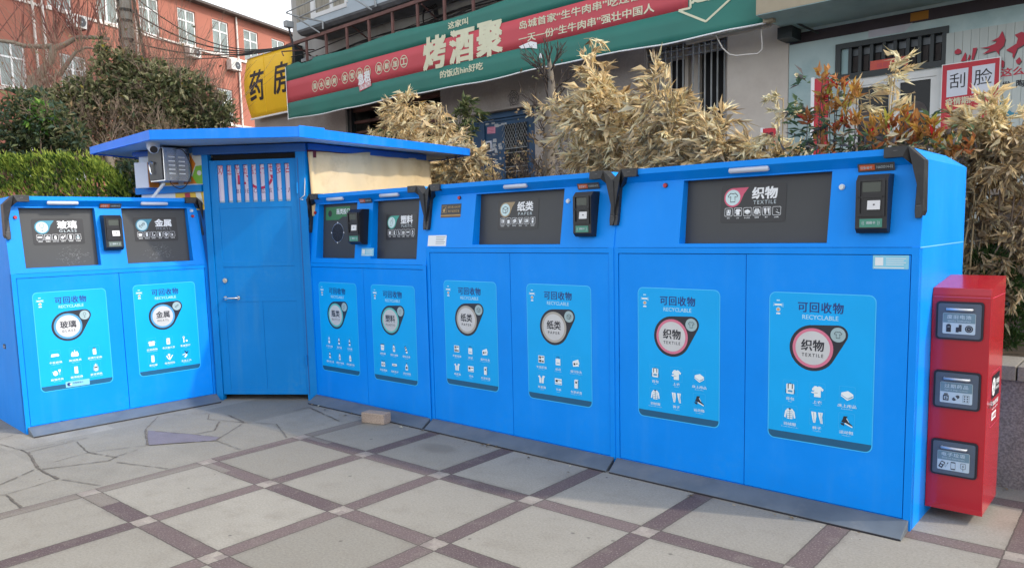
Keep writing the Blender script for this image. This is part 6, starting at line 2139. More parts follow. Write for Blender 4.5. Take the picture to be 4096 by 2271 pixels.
BAMB1 = [(0.78, 6.77, 2.68, 0.11), (0.75, 6.8, 2.6, 0.13), (0.84, 6.72, 2.5, 0.16), (0.65, 6.89, 2.46, 0.12), (0.45, 7.07, 2.57, 0.08), (0.52, 7.01, 2.52, 0.08), (0.42, 7.1, 2.54, 0.05), (0.81, 6.75, 2.41, 0.19), (0.97, 6.61, 2.35, 0.15), (1.03, 6.56, 2.49, 0.05), (1.09, 6.51, 2.23, 0.19), (0.9, 6.67, 2.19, 0.18), (0.78, 6.78, 2.1, 0.18), (0.58, 6.95, 2.33, 0.11), (0.62, 6.92, 2.28, 0.09), (0.71, 6.84, 2.02, 0.16), (0.9, 6.67, 1.99, 0.18), (0.24, 7.26, 2.53, 0.04), (0.38, 7.13, 2.58, 0.05)]
BAMB2 = [(1.27, 6.08, 2.71, 0.03), (1.21, 6.13, 2.63, 0.08), (1.2, 6.14, 2.54, 0.08), (1.19, 6.15, 2.47, 0.1), (1.29, 6.06, 2.36, 0.11), (1.19, 6.15, 2.31, 0.16), (1.32, 6.04, 2.2, 0.17), (1.47, 5.9, 2.21, 0.11), (1.57, 5.81, 2.26, 0.07), (1.67, 5.73, 2.21, 0.06), (1.42, 5.95, 2.07, 0.17), (1.57, 5.81, 2.05, 0.13), (1.24, 6.11, 2.03, 0.17), (1.1, 6.23, 1.98, 0.14), (1.4, 5.97, 1.92, 0.14), (1.69, 5.71, 2.04, 0.1), (1.69, 5.71, 1.95, 0.1), (1.81, 5.61, 1.97, 0.07), (1.55, 5.83, 1.92, 0.12)]
BAMC = [(2.84, 4.63, 1.92, 0.07), (2.9, 4.58, 1.98, 0.07), (2.96, 4.52, 1.93, 0.09), (2.83, 4.64, 1.78, 0.09), (2.9, 4.57, 1.82, 0.12), (2.99, 4.49, 1.76, 0.12), (2.81, 4.65, 1.64, 0.09), (2.86, 4.61, 1.49, 0.11), (2.82, 4.65, 1.4, 0.07), (2.89, 4.59, 1.27, 0.1), (2.96, 4.52, 1.25, 0.1), (3.01, 4.48, 1.34, 0.09), (2.84, 4.63, 1.2, 0.07), (3.0, 4.49, 1.2, 0.07), (2.8, 4.66, 2.0, 0.06), (3.02, 4.47, 1.44, 0.09), (2.78, 4.68, 1.74, 0.05), (2.74, 4.72, 2.0, 0.06)]
SPRIG = [(2.31, 5.03, 2.26, 0.04), (2.35, 4.99, 2.32, 0.03), (2.31, 5.03, 2.19, 0.05), (2.45, 4.91, 2.41, 0.05), (2.48, 4.88, 2.45, 0.04), (2.43, 4.92, 2.36, 0.03), (2.54, 4.83, 2.24, 0.03), (2.4, 4.95, 2.12, 0.04)]
SPRIG2 = [(2.85, 4.55, 2.1, 0.05), (2.9, 4.51, 2.04, 0.06), (2.82, 4.58, 2.03, 0.06), (2.80, 4.60, 1.98, .05)]
SPRIG3 = [(1.9, 5.39, 2.33, 0.03), (1.93, 5.36, 2.2, .04), (1.86, 5.42, 2.05, .05)]
dry_bamboo('tall dry bamboo rising over the shed roof before the dark shopfront', BAMA1, (-1.40, 9.85, .68), 260, 1)
dry_bamboo('dry bamboo column left of the navy door, over the roof edge', BAMA2, (-.80, 9.08, .68), 210, 2)
dry_bamboo('dry bamboo thicket at the right tip of the blue roof', BAMA3 + [(-.5, 8.3, 1.9, .15), (-.38, 8.2, 1.85, .12)], (-.40, 8.22, .68), 170, 3, L=(.07, .15))
dry_bamboo('sparse green bamboo between the dry clumps under the banner', BAMGREEN, (-.85, 9.85, .68), 210, 4, [('bamboo_green', 5), ('bamboo_olive', 4), ('straw_e', .6), ('leaf_dark', 3)], L=(.08, .15), W=(.009, .015), twig='twig_dark', cat='bamboo')
dry_bamboo('large dry bamboo with a single tall shoot reaching up to the banner', BAMB_top + BAMB1, (.80, 6.78, .68), 430, 5, stems=14)
BAMB2 += [(1.62, 5.78, 1.98, .15), (1.78, 5.66, 1.95, .13), (1.90, 5.55, 1.90, .12), (2.0, 5.42, 1.86, .11), (1.2, 6.2, 2.15, .14), (1.45, 5.95, 1.85, .15), (1.75, 5.7, 1.8, .12)]
dry_bamboo('broad dry bamboo behind the textile cabinet, below the barred window', BAMB2, (1.38, 5.98, .68), 480, 6, BL + [('straw_grey', 4)], stems=12)
dry_bamboo('drooping grey-brown bamboo hanging beside the right side of the textile cabinet', BAMC + [(2.75, 4.72, 1.9, .08), (2.72, 4.74, 1.6, .07), (2.72, 4.74, 1.35, .07), (2.95, 4.55, 1.0, .10), (3.1, 4.45, 1.6, .1), (3.1, 4.42, 1.3, .1), (3.06, 4.44, 1.85, .1), (3.05, 4.44, 1.05, .09)], (2.92, 4.62, .68), 520, 7, [('straw_a', 2), ('straw_b', 3), ('straw_d', 4), ('straw_grey', 6), ('straw_e', 3)], L=(.06, .12), W=(.009, .016), stems=16, twig='twig_brown', droop=.6)
dry_bamboo('thin dry bamboo sprigs standing before the white salon door', SPRIG, (2.42, 4.96, .68), 26, 8, [('straw_c', 4), ('straw_e', 3), ('straw_a', 2)], L=(.06, .12), W=(.006, .011), stems=5, droop=.05)
dry_bamboo('dry bamboo sprigs rising before the red notice board', SPRIG2, (2.86, 4.58, .68), 46, 9, [('straw_c', 4), ('straw_e', 3), ('straw_a', 3)], L=(.06, .11), W=(.007, .012), stems=6, droop=.1)
dry_bamboo('pale dry bamboo sprig before the corner of grey and teal walls', SPRIG3, (1.90, 5.40, .68), 22, 10, [('straw_c', 4), ('straw_e', 3)], L=(.06, .10), W=(.006, .011), stems=4, droop=.2)

# photinia with red and orange young leaves
PHOT = [(2.04, 5.0, 2.42, 0.04), (2.12, 4.93, 2.36, 0.04), (2.07, 4.97, 2.31, 0.04), (2.17, 4.88, 2.3, 0.04), (2.1, 4.95, 2.24, 0.05), (2.04, 5.0, 2.21, 0.04), (2.15, 4.91, 2.2, 0.05), (2.04, 5.0, 2.29, 0.03), (2.2, 4.86, 2.27, 0.03), (2.1, 4.94, 2.07, 0.03), (2.03, 5.01, 2.04, 0.03), (1.97, 5.06, 2.14, 0.02), (2.21, 4.85, 2.11, 0.03)]
PHOT2 = [(2.32, 4.76, 2.08, 0.05), (2.36, 4.72, 2.05, 0.03), (2.41, 4.68, 2.11, 0.05), (2.44, 4.65, 2.07, 0.04), (2.47, 4.62, 2.0, 0.04), (2.5, 4.59, 2.02, 0.04), (2.27, 4.8, 2.05, 0.03), (2.26, 4.81, 1.99, 0.04), (2.37, 4.71, 1.96, 0.03), (2.53, 4.57, 1.97, 0.02), (2.61, 4.49, 1.88, 0.04), (2.6, 4.51, 1.91, 0.03), (2.44, 4.65, 1.96, 0.03), (2.52, 4.57, 2.04, 0.02)]
PHOT += [(2.06, 4.98, 1.96, .03), (2.17, 4.88, 2.10, .03)]
PHG0 = [(1.98, 5.05, 2.0, .05), (2.14, 4.92, 2.0, .05), (2.2, 4.86, 1.93, .05), (1.93, 5.1, 1.92, .05), (2.08, 4.97, 2.1, .05), (2.3, 4.78, 1.9, .05)]
PHOT2 += [(2.40, 4.70, 2.0, .03), (2.54, 4.56, 1.93, .03), (2.66, 4.45, 1.90, .04)]
PHG1 = [(2.01, 5.1, 2.18, 0.03), (2.1, 5.01, 2.36, 0.04), (1.96, 5.14, 2.4, 0.03), (2.12, 5.0, 2.26, 0.03), (2.05, 5.06, 2.06, 0.04), (2.22, 4.91, 1.94, 0.05), (2.13, 4.99, 1.96, 0.05), (2.03, 5.08, 1.96, 0.05), (1.95, 5.15, 2.15, 0.04), (1.94, 5.16, 2.23, 0.04), (1.9, 5.19, 2.21, 0.03), (1.93, 5.16, 2.08, 0.04)]
PHG2 = [(2.48, 4.68, 1.92, 0.05), (2.41, 4.74, 1.92, 0.05), (2.31, 4.83, 1.92, 0.05), (2.54, 4.63, 2.07, 0.02), (2.38, 4.77, 1.88, .05)]


def photinia(label, young, old, base, seed):
    rg = random.Random(seed)
    root = empty('photinia_shrub', base, 0, label, 'shrub', 'photinia shrubs')
    o = Vector(base)
    st, lf = MB(), MB()
    for b in young:
        c = Vector(b[:3]) - o
        p0 = Vector((rg.uniform(-.12, .12), rg.uniform(-.10, .10), 0))
        st.tube([p0, p0.lerp(c, .55) + Vector((rg.uniform(-.04, .04), rg.uniform(-.03, .03), 0)), c - Vector((0, 0, b[3]))], [.006, .004, .0025], 'twig_dark', 5, False)
        mats = rg.choice([[('photinia_orange', 5), ('photinia_amber', 3), ('photinia_rust', 1)], [('photinia_amber', 4), ('photinia_orange', 3), ('photinia_yellow', 2)], [('photinia_rust', 4), ('photinia_orange', 3), ('photinia_red', .6)]])
        n = int(17 * max(1, b[3] / .04))
        for i in range(n):
            f = rg.random()
            d = rdir(rg)
            d.z = abs(d.z) * 1.2 + .35
            p = c + Vector((rg.uniform(-1, 1) * b[3] * .7, rg.uniform(-1, 1) * b[3] * .7, (f - .8) * b[3] * 2.2))
            leaf(lf, p, d, rdir(rg), rg.uniform(.048, .092), rg.uniform(.017, .030), 'photinia_red' if rg.random() < .02 else wpick(rg, mats), .2, rg.uniform(-.1, .2))
    for b in old:
        c = Vector(b[:3]) - o
        for i in range(13):
            d = rdir(rg)
            d.z = d.z * .4 + .1
            p = in_blob(rg, (c.x, c.y, c.z, b[3] * 1.3), 1)
            leaf(lf, p, d, Vector((0, 0, 1)) + rdir(rg) * .5, rg.uniform(.06, .11), rg.uniform(.025, .04), wpick(rg, [('photinia_green', 6), ('leaf_blue', 3), ('leaf_grey', 2), ('straw_e', 1)]), .15, .1)
    for i in range(150):
        b = rg.choice(young)
        p = Vector((b[0] - o.x + rg.gauss(0, .12), b[1] - o.y + rg.gauss(0, .10), rg.uniform(1.12, 1.32)))
        leaf(lf, p, rdir(rg), rdir(rg), rg.uniform(.05, .09), rg.uniform(.016, .03), wpick(rg, [('photinia_green', 5), ('leaf_brown', 3), ('straw_d', 3), ('leaf_grey', 3), ('straw_e', 2), ('photinia_rust', 1)]), .2, .1)
    st.build('stems', root)
    lf.build('foliage', root)


photinia('tall photinia with orange shoots and big green leaves left of the salon door', PHOT, PHG1 + PHG0, (2.06, 5.02, .68), 31)
photinia('low photinia with bright orange tips right behind the textile cabinet corner', PHOT2, PHG2, (2.42, 4.70, .68), 32)


# twiggy and evergreen shrubs
def branchy(mb, p, d, L, r, depth, rg, m, up=.15, kink=.45, nb=3):
    q = p + d * L
    mid = p.lerp(q, .5) + rdir(rg) * L * .07
    mb.tube([p, mid, q], [r, r * .82, r * .62], m, 4 if r < .012 else 7, False)
    if depth <= 0:
        return
    for i in range(nb):
        f = rg.uniform(.45, 1.0)
        o = p.lerp(q, f)
        nd_ = (d + rdir(rg) * kink + Vector((0, 0, up))).normalized()
        branchy(mb, o, nd_, L * rg.uniform(.55, .85), r * .58, depth - 1, rg, m, up, kink, nb)


TWIG = [(-0.04, 7.9, 2.1, 0.17), (0.09, 7.79, 2.25, 0.12), (0.24, 7.65, 2.16, 0.2), (0.39, 7.52, 2.06, 0.2), (0.28, 7.61, 2.35, 0.12), (0.47, 7.45, 2.25, 0.16), (0.08, 7.79, 2.05, 0.16), (0.54, 7.39, 2.05, 0.14), (0.54, 7.39, 2.35, 0.12)]
rg = random.Random(41)
root = empty('twiggy_shrub', (.25, 7.65, .68), 0, 'dark leafless shrub with curled brown leaves in front of the navy door', 'shrub')
st, lf = MB(), MB()
for i in range(26):
    p = Vector((rg.uniform(-.30, .30), rg.uniform(-.25, .2), rg.uniform(0, .5)))
    branchy(st, p, Vector((rg.uniform(-.35, .35), rg.uniform(-.2, .2), 1)).normalized(), rg.uniform(.35, .62), .011, 3, rg, 'twig_dark', .12, .65, 3)
for b in TWIG:
    for i in range(22):
        q = in_blob(rg, b, 1.0) - Vector((.25, 7.65, .68))
        leaf(lf, q, rdir(rg), rdir(rg), rg.uniform(.03, .07), rg.uniform(.014, .028), wpick(rg, [('leaf_brown', 4), ('straw_d', 4), ('leaf_grey', 3), ('leaf_olive', 2), ('straw_grey', 2)]), .3, .3)
st.build('branches', root)
lf.build('foliage', root)
rg = random.Random(43)
mb = MB()
GN = [(.41, 7.92, .66), (.42, 7.90, 1.5), (.41, 7.9, 2.09), (.43, 7.88, 2.33), (.43, 7.89, 2.57), (.46, 7.86, 2.81), (.45, 7.87, 3.01), (.43, 7.88, 3.2)]
root = empty('gnarled_tree', (.41, 7.92, .66), 0, 'gnarled grey tree trunk right of the navy door', 'tree')
mb.tube([Vector(p) - Vector((.41, 7.92, .66)) for p in GN], [.085, .075, .068, .060, .052, .042, .03, .015], 'bark_grey', 9)
mb.build('trunk', root)
mb = MB()
lf = MB()
for z in (1.3, 1.6, 1.75, 1.9, 2.0, 2.1, 2.2, 2.3, 2.35, 2.42):
    for k in range(2):
        branchy(mb, Vector((.02, -.02, z)), Vector((rg.uniform(-1, 1), rg.uniform(-.8, .3), .7)).normalized(), rg.uniform(.14, .26), .010, 2, rg, 'twig_dark', .2, .55, 3)
for k in range(60):
    p = Vector((rg.gauss(0, .16), rg.gauss(-.05, .12), rg.uniform(1.5, 2.6)))
    leaf(lf, p, rdir(rg), rdir(rg), rg.uniform(.03, .07), rg.uniform(.012, .028), wpick(rg, [('leaf_brown', 4), ('leaf_olive', 3), ('straw_d', 3), ('leaf_blue', 1)]), .3, .2)
mb.build('branches', root)
lf.build('foliage', root)


def evergreen(name, label, blobs, base, n_leaf, seed, mats, L=(.06, .105), W=(.030, .050), twigs=40, tm='twig_brown', flat=1.3, stems=10, group='evergreen shrubs', shell=.35, brown=None):
    rg = random.Random(seed)
    root = empty(name, base, 0, label, 'shrub', group)
    o = Vector(base)
    st, lf = MB(), MB()
    loc = [(b[0] - o.x, b[1] - o.y, b[2] - o.z, b[3]) for b in blobs]
    base_stems(st, loc, rg, stems, (0, 0, 0), .022, tm, .25, .006)
    for i in range(twigs):
        b = rg.choice(loc)
        p = in_blob(rg, b, flat)
        branchy(st, p, Vector((rg.uniform(-.8, .8), rg.uniform(-.6, .3), 1)).normalized(), rg.uniform(.10, .20), .006, 2, rg, tm, .15, .7, 3)
    vol = sum(b[3] ** 2 for b in loc)
    for b in loc:
        tone = rg.random()
        for i in range(int(n_leaf * b[3] ** 2 / vol)):
            p = in_blob(rg, b, flat, shell)
            out = (p - Vector(b[:3])).normalized()
            d = (out * .7 + rdir(rg) * .8 + Vector((0, 0, .1))).normalized()
            ms = mats
            if brown and rg.random() < brown * tone:
                ms = [('leaf_brown', 4), ('straw_d', 2), ('leaf_olive', 2)]
            leaf(lf, p, d, Vector((0, 0, 1)) + rdir(rg) * .7, rg.uniform(*L), rg.uniform(*W), wpick(rg, ms), .18, rg.uniform(0, .25))
    st.build('branches', root)
    lf.build('foliage', root)


SHRUBL = [(-5.75, 9.0, 2.64, 0.19), (-5.82, 9.0, 2.87, 0.19), (-5.65, 9.0, 2.73, 0.24), (-5.44, 9.0, 3.05, 0.14), (-5.58, 9.0, 3.0, 0.19), (-5.41, 9.0, 2.86, 0.22), (-5.71, 9.0, 3.1, 0.11), (-5.33, 9.0, 2.68, 0.22), (-5.95, 9.0, 2.56, 0.24), (-5.25, 9.0, 2.5, 0.19), (-5.53, 9.0, 2.5, 0.24), (-5.9, 9.0, 2.3, .25), (-5.4, 9.0, 2.3, .25)]
SHRUBM = [(-6.07, 10.0, 3.22, 0.16), (-5.71, 10.0, 3.30, 0.16), (-5.5, 10.0, 3.38, 0.16), (-5.77, 10.0, 3.15, 0.2), (-5.41, 10.0, 3.26, 0.20), (-5.14, 10.0, 3.5, 0.21), (-5.27, 10.0, 3.2, 0.23), (-5.01, 10.0, 3.3, 0.23), (-4.74, 10.0, 3.47, 0.21), (-4.47, 10.0, 3.53, 0.19), (-4.83, 10.0, 3.64, 0.18), (-4.92, 10.0, 3.74, 0.13), (-5.13, 10.0, 3.7, 0.14), (-4.49, 10.0, 3.29, 0.23), (-4.23, 10.0, 3.43, 0.18), (-4.76, 10.0, 3.14, 0.21), (-4.41, 10.0, 3.08, 0.21), (-5.53, 10.0, 3.16, 0.21), (-5.69, 10.0, 3.06, 0.21), (-5.21, 10.0, 3.95, 0.06), (-5.19, 10.0, 3.85, 0.08)]
SHRUBLOW = [(-5.03, 9.8, 2.95, 0.21), (-5.39, 9.8, 2.95, 0.21), (-4.67, 9.8, 2.94, 0.21), (-5.36, 9.8, 2.75, 0.19), (-4.95, 9.8, 2.74, 0.18), (-4.6, 9.8, 2.7, .2), (-5.2, 9.7, 2.5, .22), (-4.8, 9.7, 2.45, .22), (-4.3, 9.7, 2.7, .2), (-4.4, 9.7, 2.4, .22)]
SHRUBR = [(-4.24, 10.4, 3.5, 0.19), (-4.09, 10.4, 3.34, 0.19), (-4.41, 10.4, 3.35, 0.19), (-4.31, 10.4, 3.19, 0.22), (-4.05, 10.4, 3.13, 0.2), (-3.83, 10.4, 3.23, 0.13), (-3.89, 10.4, 3.08, 0.16), (-4.16, 10.4, 2.98, 0.2), (-4.54, 10.4, 2.99, 0.2), (-3.95, 10.4, 2.98, 0.16), (-3.73, 10.4, 3.08, 0.09)]
BRIGHT = [(-5.31, 8.82, 2.96, 0.07), (-5.37, 8.82, 2.88, 0.07), (-5.25, 8.82, 2.86, 0.07), (-5.31, 8.82, 2.79, 0.07), (-5.42, 8.82, 2.80, 0.06), (-5.3, 8.8, 2.70, .06)]
SHRUBL += [(-5.15, 8.85, 2.85, .16), (-5.05, 8.9, 2.65, .18), (-5.3, 8.85, 2.62, .16), (-5.0, 8.9, 2.45, .2)]
OL = [('leaf_olive', 5), ('leaf_mid', 4), ('leaf_pale', 3), ('leaf_dark', 3)]
evergreen('evergreen_shrub', 'dark green leafy shrub above the left end of the clipped hedge', SHRUBL, (-5.6, 9.0, 0), 3600, 51, [('leaf_dark', 4), ('leaf_mid', 4), ('leaf_blue', 4), ('leaf_olive', 2)], twigs=30)
evergreen('evergreen_shrub', 'largest olive shrub in front of the orange block, left of the shed roof', SHRUBM, (-5.1, 10.0, 0), 5200, 52, OL + [('leaf_yellow', .12)], twigs=80, shell=.2, brown=.2)
evergreen('evergreen_shrub', 'olive shrub standing over the left part of the blue shed roof', SHRUBR, (-4.1, 10.4, 0), 2700, 53, OL, twigs=60, shell=.2, brown=.15)
evergreen('evergreen_shrub', 'brown twiggy shrub with withered leaves behind the left tip of the roof', SHRUBLOW, (-4.9, 9.75, 0), 1300, 54, [('leaf_brown', 5), ('straw_d', 3), ('leaf_olive', 3), ('leaf_dark', 3)], twigs=150, tm='twig_brown', shell=.0)
evergreen('evergreen_shrub', 'bright green young shoot among the dark shrubs above the hedge', BRIGHT, (-5.3, 8.85, 0), 260, 55, [('leaf_bright', 5), ('leaf_lime', 2), ('leaf_mid', 2)], L=(.06, .10), W=(.03, .045), twigs=3, stems=3)
SHADE = [(-3.9, 8.05, 2.05, .2), (-3.65, 8.05, 2.1, .2), (-3.75, 8.0, 1.85, .22), (-3.5, 8.1, 1.9, .2), (-3.6, 8.1, 2.25, .15), (-3.95, 8.1, 2.25, .14), (-4.05, 8.0, 1.8, .2)]
evergreen('evergreen_shrub', 'dark shaded shrub under the left wing of the roof, beside the junction box', SHADE, (-3.8, 8.05, 0), 1500, 56, [('leaf_dark', 5), ('leaf_blue', 4), ('leaf_mid', 1)], twigs=20)
# pale snag at the tip of the roof
rg = random.Random(61)
root = empty('tree_stump', (-4.28, 8.3, 0), 0, 'pale pruned tree stem at the left tip of the blue roof', 'tree')
mb = MB()
mb.tube([(0, 0, 0), (.02, 0, 1.4), (.0, .0, 2.05), (-.03, 0, 2.25), (-.05, 0, 2.5)], [.08, .065, .055, .045, .035], 'bark_grey', 8)
mb.tube([(.0, 0, 2.0), (.10, .0, 2.12), (.13, 0, 2.22)], [.035, .03, .02], 'bark_grey', 7)
mb.build('trunk', root)
mb = MB()
for k in range(10):
    branchy(mb, Vector((-.02, 0, rg.uniform(1.9, 2.5))), Vector((rg.uniform(-1, 1), rg.uniform(-.5, .5), .6)).normalized(), .2, .008, 2, rg, 'twig_brown', .1, .6, 3)
mb.build('branches', root)

# clipped conifer hedge behind the glass cabinet
rg = random.Random(71)
root = empty('conifer_hedge', (-5.2, 7.9, 0), 0, 'clipped yellow-green conifer hedge behind the left cabinet', 'hedge')
lf, st = MB(), MB()


def hedge_top(x):
    t_ = 2.30 + .03 * noise.noise(Vector((x * 3.0, 0, 1.0)))
    if x > .82:
        t_ -= (x - .82) * .55
    return t_


st.box(-1.4, 1.15, -.06, .45, 0, 1.85, 'twig_dark')  # solid dark core added inside the hedge to block light
for i in range(12500 + 3200):
    low = i >= 12500
    x = rg.uniform(-1.5, 1.36)
    h = hedge_top(x)
    if low:
        z = rg.uniform(.03, 1.3)
        y = -.14 + abs(rg.gauss(0, .05))
    elif rg.random() < .62:
        z = h - abs(rg.gauss(0, .40))
        y = -.14 + abs(rg.gauss(0, .05)) + .06 * noise.noise(Vector((x * 5, z * 5, 2.0)))
    else:
        z = h - abs(rg.gauss(0, .05))
        y = rg.uniform(-.14, .5)
    if z < 1.2:
        z = rg.uniform(.05, 1.25)
    clump = noise.noise(Vector((x * 7.0, y * 7.0, z * 6.0)))
    d = (Vector((rg.uniform(-.6, .6), -.55, .85)) + rdir(rg) * .35).normalized()
    m = 'leaf_brown' if (clump < -.32 and rg.random() < .3) else wpick(rg, [('hedge_light', max(.1, 2.6 + 4 * clump)), ('hedge_mid', 2.5), ('hedge_dark', max(.1, 1.2 - 3 * clump))])
    leaf(lf, Vector((x, y, z + .05 * clump)), d, rdir(rg), rg.uniform(.04, .085), rg.uniform(.012, .024), m, .3, .1)
for i in range(60):
    x = rg.uniform(-1.5, .8)
    h = hedge_top(x)
    for k in range(6):
        leaf(lf, Vector((x + rg.uniform(-.012, .012), rg.uniform(-.12, .3), h + .012 * k)), Vector((rg.uniform(-.3, .3), -.1, 1)), rdir(rg), .05, .012, 'hedge_light', .2, .05)
st.build('stems', root)  # holds only the added light-blocking core, no real stems
lf.build('foliage', root)

# small dark conifer behind the red box
CONIF = [(2.85, 4.56, 1.22, 0.06), (2.89, 4.52, 1.23, 0.07), (2.96, 4.45, 1.11, 0.07), (2.99, 4.43, 0.97, 0.08), (2.98, 4.44, 0.83, 0.08), (2.97, 4.45, 0.75, 0.06), (2.92, 4.49, 1.18, 0.07), (2.88, 4.52, 1.1, .09), (2.93, 4.48, .95, .09), (3.05, 4.40, 1.05, .09), (3.08, 4.38, .9, .09), (2.86, 4.5, .86, .08), (3.1, 4.36, .78, .08)]
rg = random.Random(73)
root = empty('small_conifer', (2.93, 4.48, .68), 0, 'small dark green conifer on the planter behind the red box', 'conifer')
lf, st = MB(), MB()
st.tube([(0, 0, 0), (0, 0, .3), (-.03, .02, .55)], [.015, .012, .006], 'twig_brown', 6)
for b in CONIF:
    for i in range(210):
        p = in_blob(rg, b, 1.0, .3) - Vector((2.93, 4.48, .68))
        out = (p + Vector((2.93, 4.48, .68)) - Vector(b[:3])).normalized()
        leaf(lf, p, out * .6 + Vector((0, 0, .5)) + rdir(rg) * .5, rdir(rg), rg.uniform(.025, .05), rg.uniform(.007, .013), wpick(rg, [('conifer_a', 4), ('conifer_b', 4), ('hedge_dark', 2)]), .25, .1)
st.build('trunk', root)
lf.build('foliage', root)

# twig poking up at the roof tip in front of the cloth
rg = random.Random(75)
mb = MB()
pts = [(-.33, 7.92, 1.70), (-.37, 7.93, 1.97), (-.45, 7.99, 2.12), (-.50, 8.02, 2.20)]
root = empty('bare_twig', (-.33, 7.92, .66), 0, 'bare straw twig leaning before the right edge of the cream cloth', 'twig')
o = Vector((-.33, 7.92, .66))
mb.tube([Vector((0, 0, 0))] + [Vector(p) - o for p in pts], [.010, .009, .008, .006, .004], 'twig_straw', 5)
mb.tube([Vector((-.49, 8.01, 2.18)) - o, Vector((-.63, 8.12, 2.20)) - o, Vector((-.72, 8.18, 2.20)) - o], [.004, .003, .002], 'twig_straw', 4)
for k in range(14):
    leaf(mb, Vector((-.49 - .17 * rg.random(), 8.03 + .12 * rg.random(), 2.18 + rg.uniform(-.02, .03))) - o, rdir(rg), rdir(rg), .05, .02, 'straw_d', .3, .3)
mb.build('stem', root)

# bare bushes in front of the orange block
for i, (x, y, h, n, lab) in enumerate(((-6.9, 12.0, 4.5, 22, 'bare brown bush under the left windows of the orange block'), (-5.75, 12.6, 4.5, 24, 'bare brown bush standing right of the utility pole'), (-5.35, 11.2, 4.6, 26, 'fine bare twigs rising behind the olive shrub over the roof'))):
    rg = random.Random(80 + i)
    root = empty('bare_bush', (x, y, 0), 0, lab, 'bush', 'bare bushes before the orange block')
    mb = MB()
    for k in range(n):
        p = Vector((rg.uniform(-.5, .5), rg.uniform(-.4, .4), rg.uniform(.4, 1.8)))
        d = Vector((rg.uniform(-.30, .26), rg.uniform(-.2, .2), 1)).normalized()
        branchy(mb, p, d, (h - p.z) * rg.uniform(.40, .56), .014 if i < 2 else .010, 3, rg, 'twig_brown' if k % 3 else 'twig_red', .12, .42, 3)
    mb.build('branches', root)
    mb = MB()
    for k in range(70):
        p = Vector((rg.gauss(0, .5), rg.gauss(0, .3), rg.uniform(2.4, h)))
        leaf(mb, p, rdir(rg), rdir(rg), .07, .035, wpick(rg, [('leaf_brown', 4), ('leaf_olive', 3), ('straw_d', 2)]), .3, .2)
    mb.build('foliage', root)

# pollarded plane tree
rg = random.Random(91)
O = Vector((-7.85, 13.0, 0))
root = empty('pollarded_tree', O, 0, 'pollarded grey tree with knuckled limbs and thin shoots at the left', 'tree')
mb = MB()


def tp(l):
    return [Vector(p) - O for p in l]


mb.tube(tp([(-7.88, 13, 0), (-7.88, 13, 2.5), (-7.87, 13, 3.5), (-7.87, 13, 3.88), (-7.86, 13, 4.13), (-7.80, 13, 4.24), (-7.70, 13, 4.33), (-7.60, 13, 4.43), (-7.56, 13, 4.58), (-7.52, 13, 4.67)]), [.15, .14, .115, .10, .095, .08, .066, .062, .06, .065], 'bark_grey', 9)
mb.tube(tp([(-7.52, 13, 4.67), (-7.70, 13, 4.66), (-8.03, 13, 4.68), (-8.2, 13, 4.74), (-8.6, 13, 4.80)]), [.05, .042, .036, .032, .028], 'bark_grey', 7)
mb.tube(tp([(-7.50, 13, 4.64), (-7.37, 13, 4.68), (-7.13, 13, 4.80), (-6.86, 13, 4.79), (-6.6, 13, 4.76)]), [.055, .045, .038, .032, .024], 'bark_grey', 7)
mb.tube(tp([(-7.83, 13, 4.08), (-7.66, 13, 4.12), (-7.46, 13, 4.22), (-7.32, 13, 4.40), (-7.18, 13, 4.56), (-7.0, 13, 4.63), (-6.78, 13, 4.60)]), [.055, .046, .042, .034, .026, .02, .012], 'bark_grey', 7)
mb.tube(tp([(-7.93, 13, 3.9), (-7.95, 13, 4.1), (-7.95, 13, 4.19)]), [.075, .085, .07], 'bark_grey', 7)
mb.build('trunk', root)
mb = MB()
for c, n in (((-7.52, 13, 4.7), 26), ((-7.15, 13, 4.82), 12), ((-8.1, 13, 4.74), 8), ((-8.6, 13, 4.8), 10), ((-6.7, 13, 4.8), 8), ((-7.1, 13, 4.62), 6), ((-7.0, 13, 4.8), 6)):
    for k in range(n):
        p = Vector(c) - O + rdir(rg) * .05
        d = Vector((rg.gauss(0, .42), rg.uniform(-.3, .3), 1)).normalized()
        L = rg.uniform(.7, 1.7)
        q = p + d * L * .5 + Vector((0, 0, .02))
        mb.tube([p, q, p + d * L + Vector((rg.uniform(-.1, .1), 0, .1))], [.009, .007, .004], 'twig_red', 4, False)
        if rg.random() < .6:
            branchy(mb, q, (d + rdir(rg) * .4).normalized(), L * .35, .005, 1, rg, 'twig_red', .2, .4, 2)
mb.build('shoots', root)

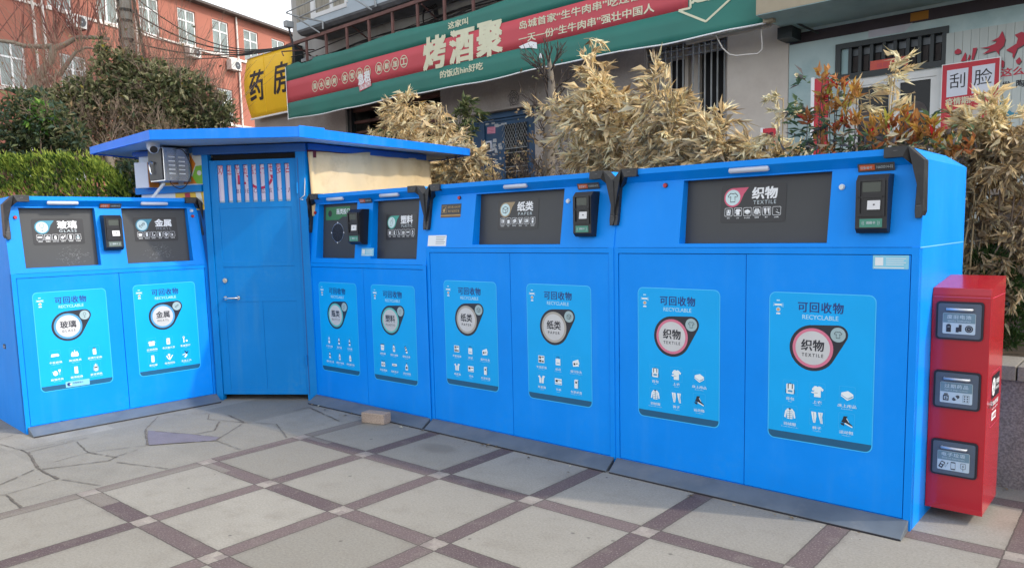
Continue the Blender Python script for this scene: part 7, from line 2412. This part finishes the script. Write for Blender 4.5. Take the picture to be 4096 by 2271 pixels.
# utility pole and its lines
root = empty('utility_pole', (-7.28, 15.0, 0), 0, 'grey concrete utility pole before the orange block', 'utility pole')
mb = MB()
mb.tube([(0, 0, 0), (0, 0, 9.5)], [.16, .115], 'pole_concrete', 14)
for z in (5.2, 5.55, 5.75, 6.0):
    mb.tube([(0, 0, z), (0, 0, z + .05)], [.15, .15], 'cable_black', 14)
mb.tube([(-.05, -.15, 3.0), (-.04, -.16, 9.0)], .022, 'cable_black', 6)
mb.tube([(.42, -.05, 4.0), (.34, -.05, 4.9), (.18, -.05, 6.2)], .03, 'twig_dark', 6)
mb.build('pole', root)
mb = MB()
for z in (6.4, 7.0):
    mb.box(-.7, .7, -.20, -.12, z, z + .08, 'galv_steel')
mb.build('crossarm', root)


def cable(p, q, sag, r, lab):
    p, q = Vector(p), Vector(q)
    mb = MB()
    pts = []
    for i in range(15):
        f = i / 14
        c = p.lerp(q, f)
        c.z -= sag * 4 * f * (1 - f)
        pts.append(c)
    mb.tube(pts, r, 'cable_black', 5)
    return tag(mb.build('overhead_cable'), lab, 'cable', 'overhead cables to the shop corner')


corner = on_shop(-13.2, -.7, 5.15)
for i in range(5):
    cable((-7.28 + .1 * i, 15 - .1 * i, 4.95 + .24 * i), corner + Vector((0, .1 * i, .05 * i)), .15 + .09 * i, .010 + .004 * (i % 2), 'black overhead cable sagging from the pole to the shop corner')
cable((-7.28, 15, 6.2), (-14.5, 16, 8.5), .2, .012, 'black overhead cable running from the pole up to the left')


# bits of dry leaf and grit swept against the ramps and the planter
rg = random.Random(101)
mb = MB()
spots = []
for o_, ya, L_, rd in (((-.5913, 5.6158), -.7182, 1.6, .17), ((.6545, 4.5337), -.722, 1.65, .175), ((-1.7262, 6.5773), -.7102, 1.45, .16)):
    for k in range(26):
        s_ = rg.uniform(.05, L_)
        b_ = -(rd + abs(rg.gauss(.012, .05)))
        spots.append((o_[0] + math.cos(ya) * s_ - math.sin(ya) * b_, o_[1] + math.sin(ya) * s_ + math.cos(ya) * b_))
for k in range(40):
    a_ = rg.uniform(-.75, .3)
    b_ = 4.765 - abs(rg.gauss(0, .06))
    spots.append((math.cos(FA) * a_ - math.sin(FA) * b_, math.sin(FA) * a_ + math.cos(FA) * b_))
for x, y in spots:
    L = rg.choice((.006, .008, .012, .02, .035))
    leaf(mb, Vector((x, y, .007)), Vector((rg.uniform(-1, 1), rg.uniform(-1, 1), .08)), Vector((0, 0, 1)), L, L * rg.uniform(.25, .6), wpick(rg, [('straw_d', 4), ('straw_b', 2), ('leaf_brown', 4), ('straw_c', 1), ('twig_dark', 3)]), .2, .1)
tag(mb.build('leaf_litter'), kind='stuff')
